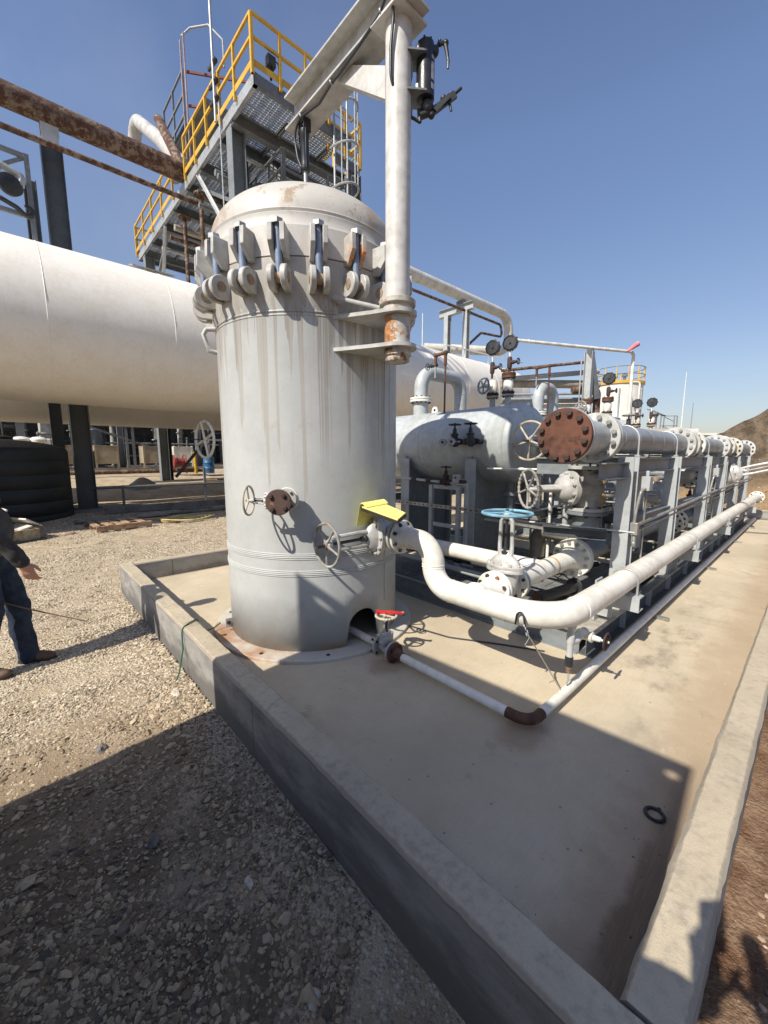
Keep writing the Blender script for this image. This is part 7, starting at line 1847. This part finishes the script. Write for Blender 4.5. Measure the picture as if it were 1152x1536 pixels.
# --- the person taking the photo, standing behind the viewpoint; only the shadow is in the picture
hd_v = V((-math.sin(math.radians(47.4)), math.cos(math.radians(47.4)), 0)); rt_v = V((hd_v.y, -hd_v.x, 0))
cp = V((0, 0, 1.75)); fw = (hd_v * math.cos(math.atan(85 / 600)) - Z * math.sin(math.atan(85 / 600))).normalized(); upv = rt_v.cross(fw).normalized()
ph = thing('phone', 'phone held up at the viewpoint, seen only by its shadow on the kerb', 'phone', tuple(cp))
b = MB(); pcn = cp - fw * .024 - upv * .01 + rt_v * .012; b.box(pcn, (.084, .168, .010), M4((rt_v, upv, fw)).transposed()); b.build('case', MT['black'], ph, bevel=.003)
b = MB(); b.box(pcn - fw * .006, (.07, .15, .002), M4((rt_v, upv, fw)).transposed()); b.build('screen', paint('dark_glass', (.01, .01, .012), .1, 0, 0, bump=0), ph)
O = V((.30, -.34, .22)); f = (hd_v * .75 + V((-.3, .5, 0))).normalized(); r = f.cross(Z)
pg = thing('person', 'person photographing the plant from beside the kerb, seen only by a shadow', 'person', tuple(O))
b = MB(); headc = P3(.06, 0, 1.53); head_mesh(b, headc, f)
wl_, wr_ = pcn - rt_v * .085 - fw * .085 - upv * .125, pcn + rt_v * .07 - fw * .09 - upv * .14
shR, shL = P3(.0, .19, 1.28), P3(.0, -.19, 1.28); elL, elR = V((-.14, .05, 1.37)), P3(.10, .30, 1.10)
limb(b, [P3(.03, 0, 1.40), P3(.0, 0, 1.22), P3(.0, 0, 1.0), P3(.0, 0, .85)], [.06, .12, .125, .13])
limb(b, [shL, elL, wl_], [.05, .042, .03]); limb(b, [shR, elR, wr_], [.05, .042, .03])
ank = []
for s in (-1, 1): limb(b, [P3(0, .09 * s, .84), P3(.02, .10 * s, .44), P3(0, .11 * s, .07)], [.08, .055, .042])
hand(b, wl_, upv + fw * .04, -rt_v, -fw * .2 + rt_v * .9, .25); hand(b, wr_, upv + fw * .02, rt_v, -fw * .2 - rt_v * .9, .25)
fuse(b, 'body', skin, pg, .0065, 3); face_parts(pg, headc, f, 1., hair_m)
b = MB(); ell(b, P3(.02, 0, 1.05), (.19, .14, .25), M4((r, f, Z)).transposed()); ell(b, P3(.0, 0, 1.22), (.2, .12, .15), M4((r, f, Z)).transposed()); limb(b, [shL, elL, elL * .2 + wl_ * .8], [.078, .064, .048]); limb(b, [shR, elR, elR * .2 + wr_ * .8], [.078, .064, .048])
fuse(b, 'shirt', cloth('blue_work_shirt', (.10, .14, .20)), pg, .01, 4, .005)
b = MB(); ell(b, P3(0, 0, .82), (.165, .13, .12), M4((r, f, Z)).transposed())
for s in (-1, 1): limb(b, [P3(0, .09 * s, .82), P3(.02, .10 * s, .44), P3(0, .11 * s, .06)], [.108, .078, .072])
fuse(b, 'jeans', jean_m, pg, .01, 4, .005)
wk = pg
for s in (-1, 1):
    a = P3(0, .11 * s, .09); sole(a, f, boot(a, f))
# ---------------------------------------------------------------- light, sky, camera
SUN = V((.084, -1.162, 1.142)).normalized()
sl = bpy.data.lights.new('sun', 'SUN'); sl.energy = 4.5; sl.angle = math.radians(.55); sl.color = (1., .93, .82)
so_ = bpy.data.objects.new('sun', sl); COL.objects.link(so_); so_.rotation_euler = SUN.to_track_quat('Z', 'Y').to_euler(); so_.location = (0, -20, 25)
w = bpy.data.worlds.new('World'); SC.world = w; w.use_nodes = True
nt = w.node_tree; bg = nt.nodes['Background']
sky = nt.nodes.new('ShaderNodeTexSky'); sky.sky_type = 'NISHITA'; sky.sun_disc = False
sky.sun_elevation = math.asin(SUN.z); sky.sun_rotation = math.atan2(SUN.x, SUN.y)
sky.air_density = 1.0; sky.dust_density = .8; sky.ozone_density = 1.9; sky.altitude = 0
tc = nt.nodes.new('ShaderNodeTexCoord'); sx = nt.nodes.new('ShaderNodeSeparateXYZ'); nt.links.new(tc.outputs['Generated'], sx.inputs[0])
cr = nt.nodes.new('ShaderNodeValToRGB'); nt.links.new(sx.outputs[2], cr.inputs[0])      # hazier, duller air near the horizon
e = cr.color_ramp.elements; e[0].position = .0; e[0].color = (.49, .45, .46, 1); e[1].position = .55; e[1].color = (.86, .82, .86, 1)
k_ = cr.color_ramp.elements.new(.16); k_.color = (.68, .61, .60, 1); k_ = cr.color_ramp.elements.new(.85); k_.color = (.72, .68, .76, 1)
mu = nt.nodes.new('ShaderNodeMix'); mu.data_type = 'RGBA'; mu.blend_type = 'MULTIPLY'; mu.inputs['Factor'].default_value = 1
nt.links.new(sky.outputs[0], mu.inputs[6]); nt.links.new(cr.outputs[0], mu.inputs[7])
# a veil of thin cirrus high on the left
cn = nt.nodes.new('ShaderNodeTexNoise'); cm = nt.nodes.new('ShaderNodeMapping'); nt.links.new(tc.outputs['Generated'], cm.inputs[0]); cm.inputs['Scale'].default_value = (1.6, 2.6, 2.2)
nt.links.new(cm.outputs[0], cn.inputs['Vector']); cn.inputs['Scale'].default_value = 1.5; cn.inputs['Detail'].default_value = 6
dt = nt.nodes.new('ShaderNodeVectorMath'); dt.operation = 'DOT_PRODUCT'; nt.links.new(tc.outputs['Generated'], dt.inputs[0]); dt.inputs[1].default_value = (-.84, .06, .54)
m1 = nt.nodes.new('ShaderNodeMapRange'); m1.interpolation_type = 'SMOOTHSTEP'; nt.links.new(dt.outputs['Value'], m1.inputs[0]); m1.inputs[1].default_value = .80; m1.inputs[2].default_value = 1.0; m1.inputs[4].default_value = .25
m2 = nt.nodes.new('ShaderNodeMapRange'); nt.links.new(cn.outputs[0], m2.inputs[0]); m2.inputs[1].default_value = .35; m2.inputs[2].default_value = .7
m3 = nt.nodes.new('ShaderNodeMath'); m3.operation = 'MULTIPLY'; nt.links.new(m1.outputs[0], m3.inputs[0]); nt.links.new(m2.outputs[0], m3.inputs[1])
mc = nt.nodes.new('ShaderNodeMix'); mc.data_type = 'RGBA'; nt.links.new(m3.outputs[0], mc.inputs['Factor']); nt.links.new(mu.outputs[2], mc.inputs[6]); mc.inputs[7].default_value = (2.4, 2.75, 3.5, 1)
nt.links.new(mc.outputs[2], bg.inputs[0]); bg.inputs[1].default_value = .14
cam = bpy.data.cameras.new('camera'); co = bpy.data.objects.new('camera', cam); COL.objects.link(co)
cam.sensor_fit = 'VERTICAL'; cam.sensor_height = 36; cam.lens = 600 / 1536 * 36; cam.clip_start = .01; cam.clip_end = 3000
TH = math.radians(47.4); P = math.atan(85 / 600)
co.location = (0, 0, 1.75); co.rotation_euler = (PI / 2 - P, 0, TH)
SC.camera = co
SC.view_settings.view_transform = 'Standard'; SC.view_settings.look = 'None'; SC.view_settings.gamma = 1; SC.view_settings.exposure = EXPO
SC.render.film_transparent = False
SC.cycles.max_bounces = 6; SC.cycles.diffuse_bounces = 4; SC.cycles.glossy_bounces = 3
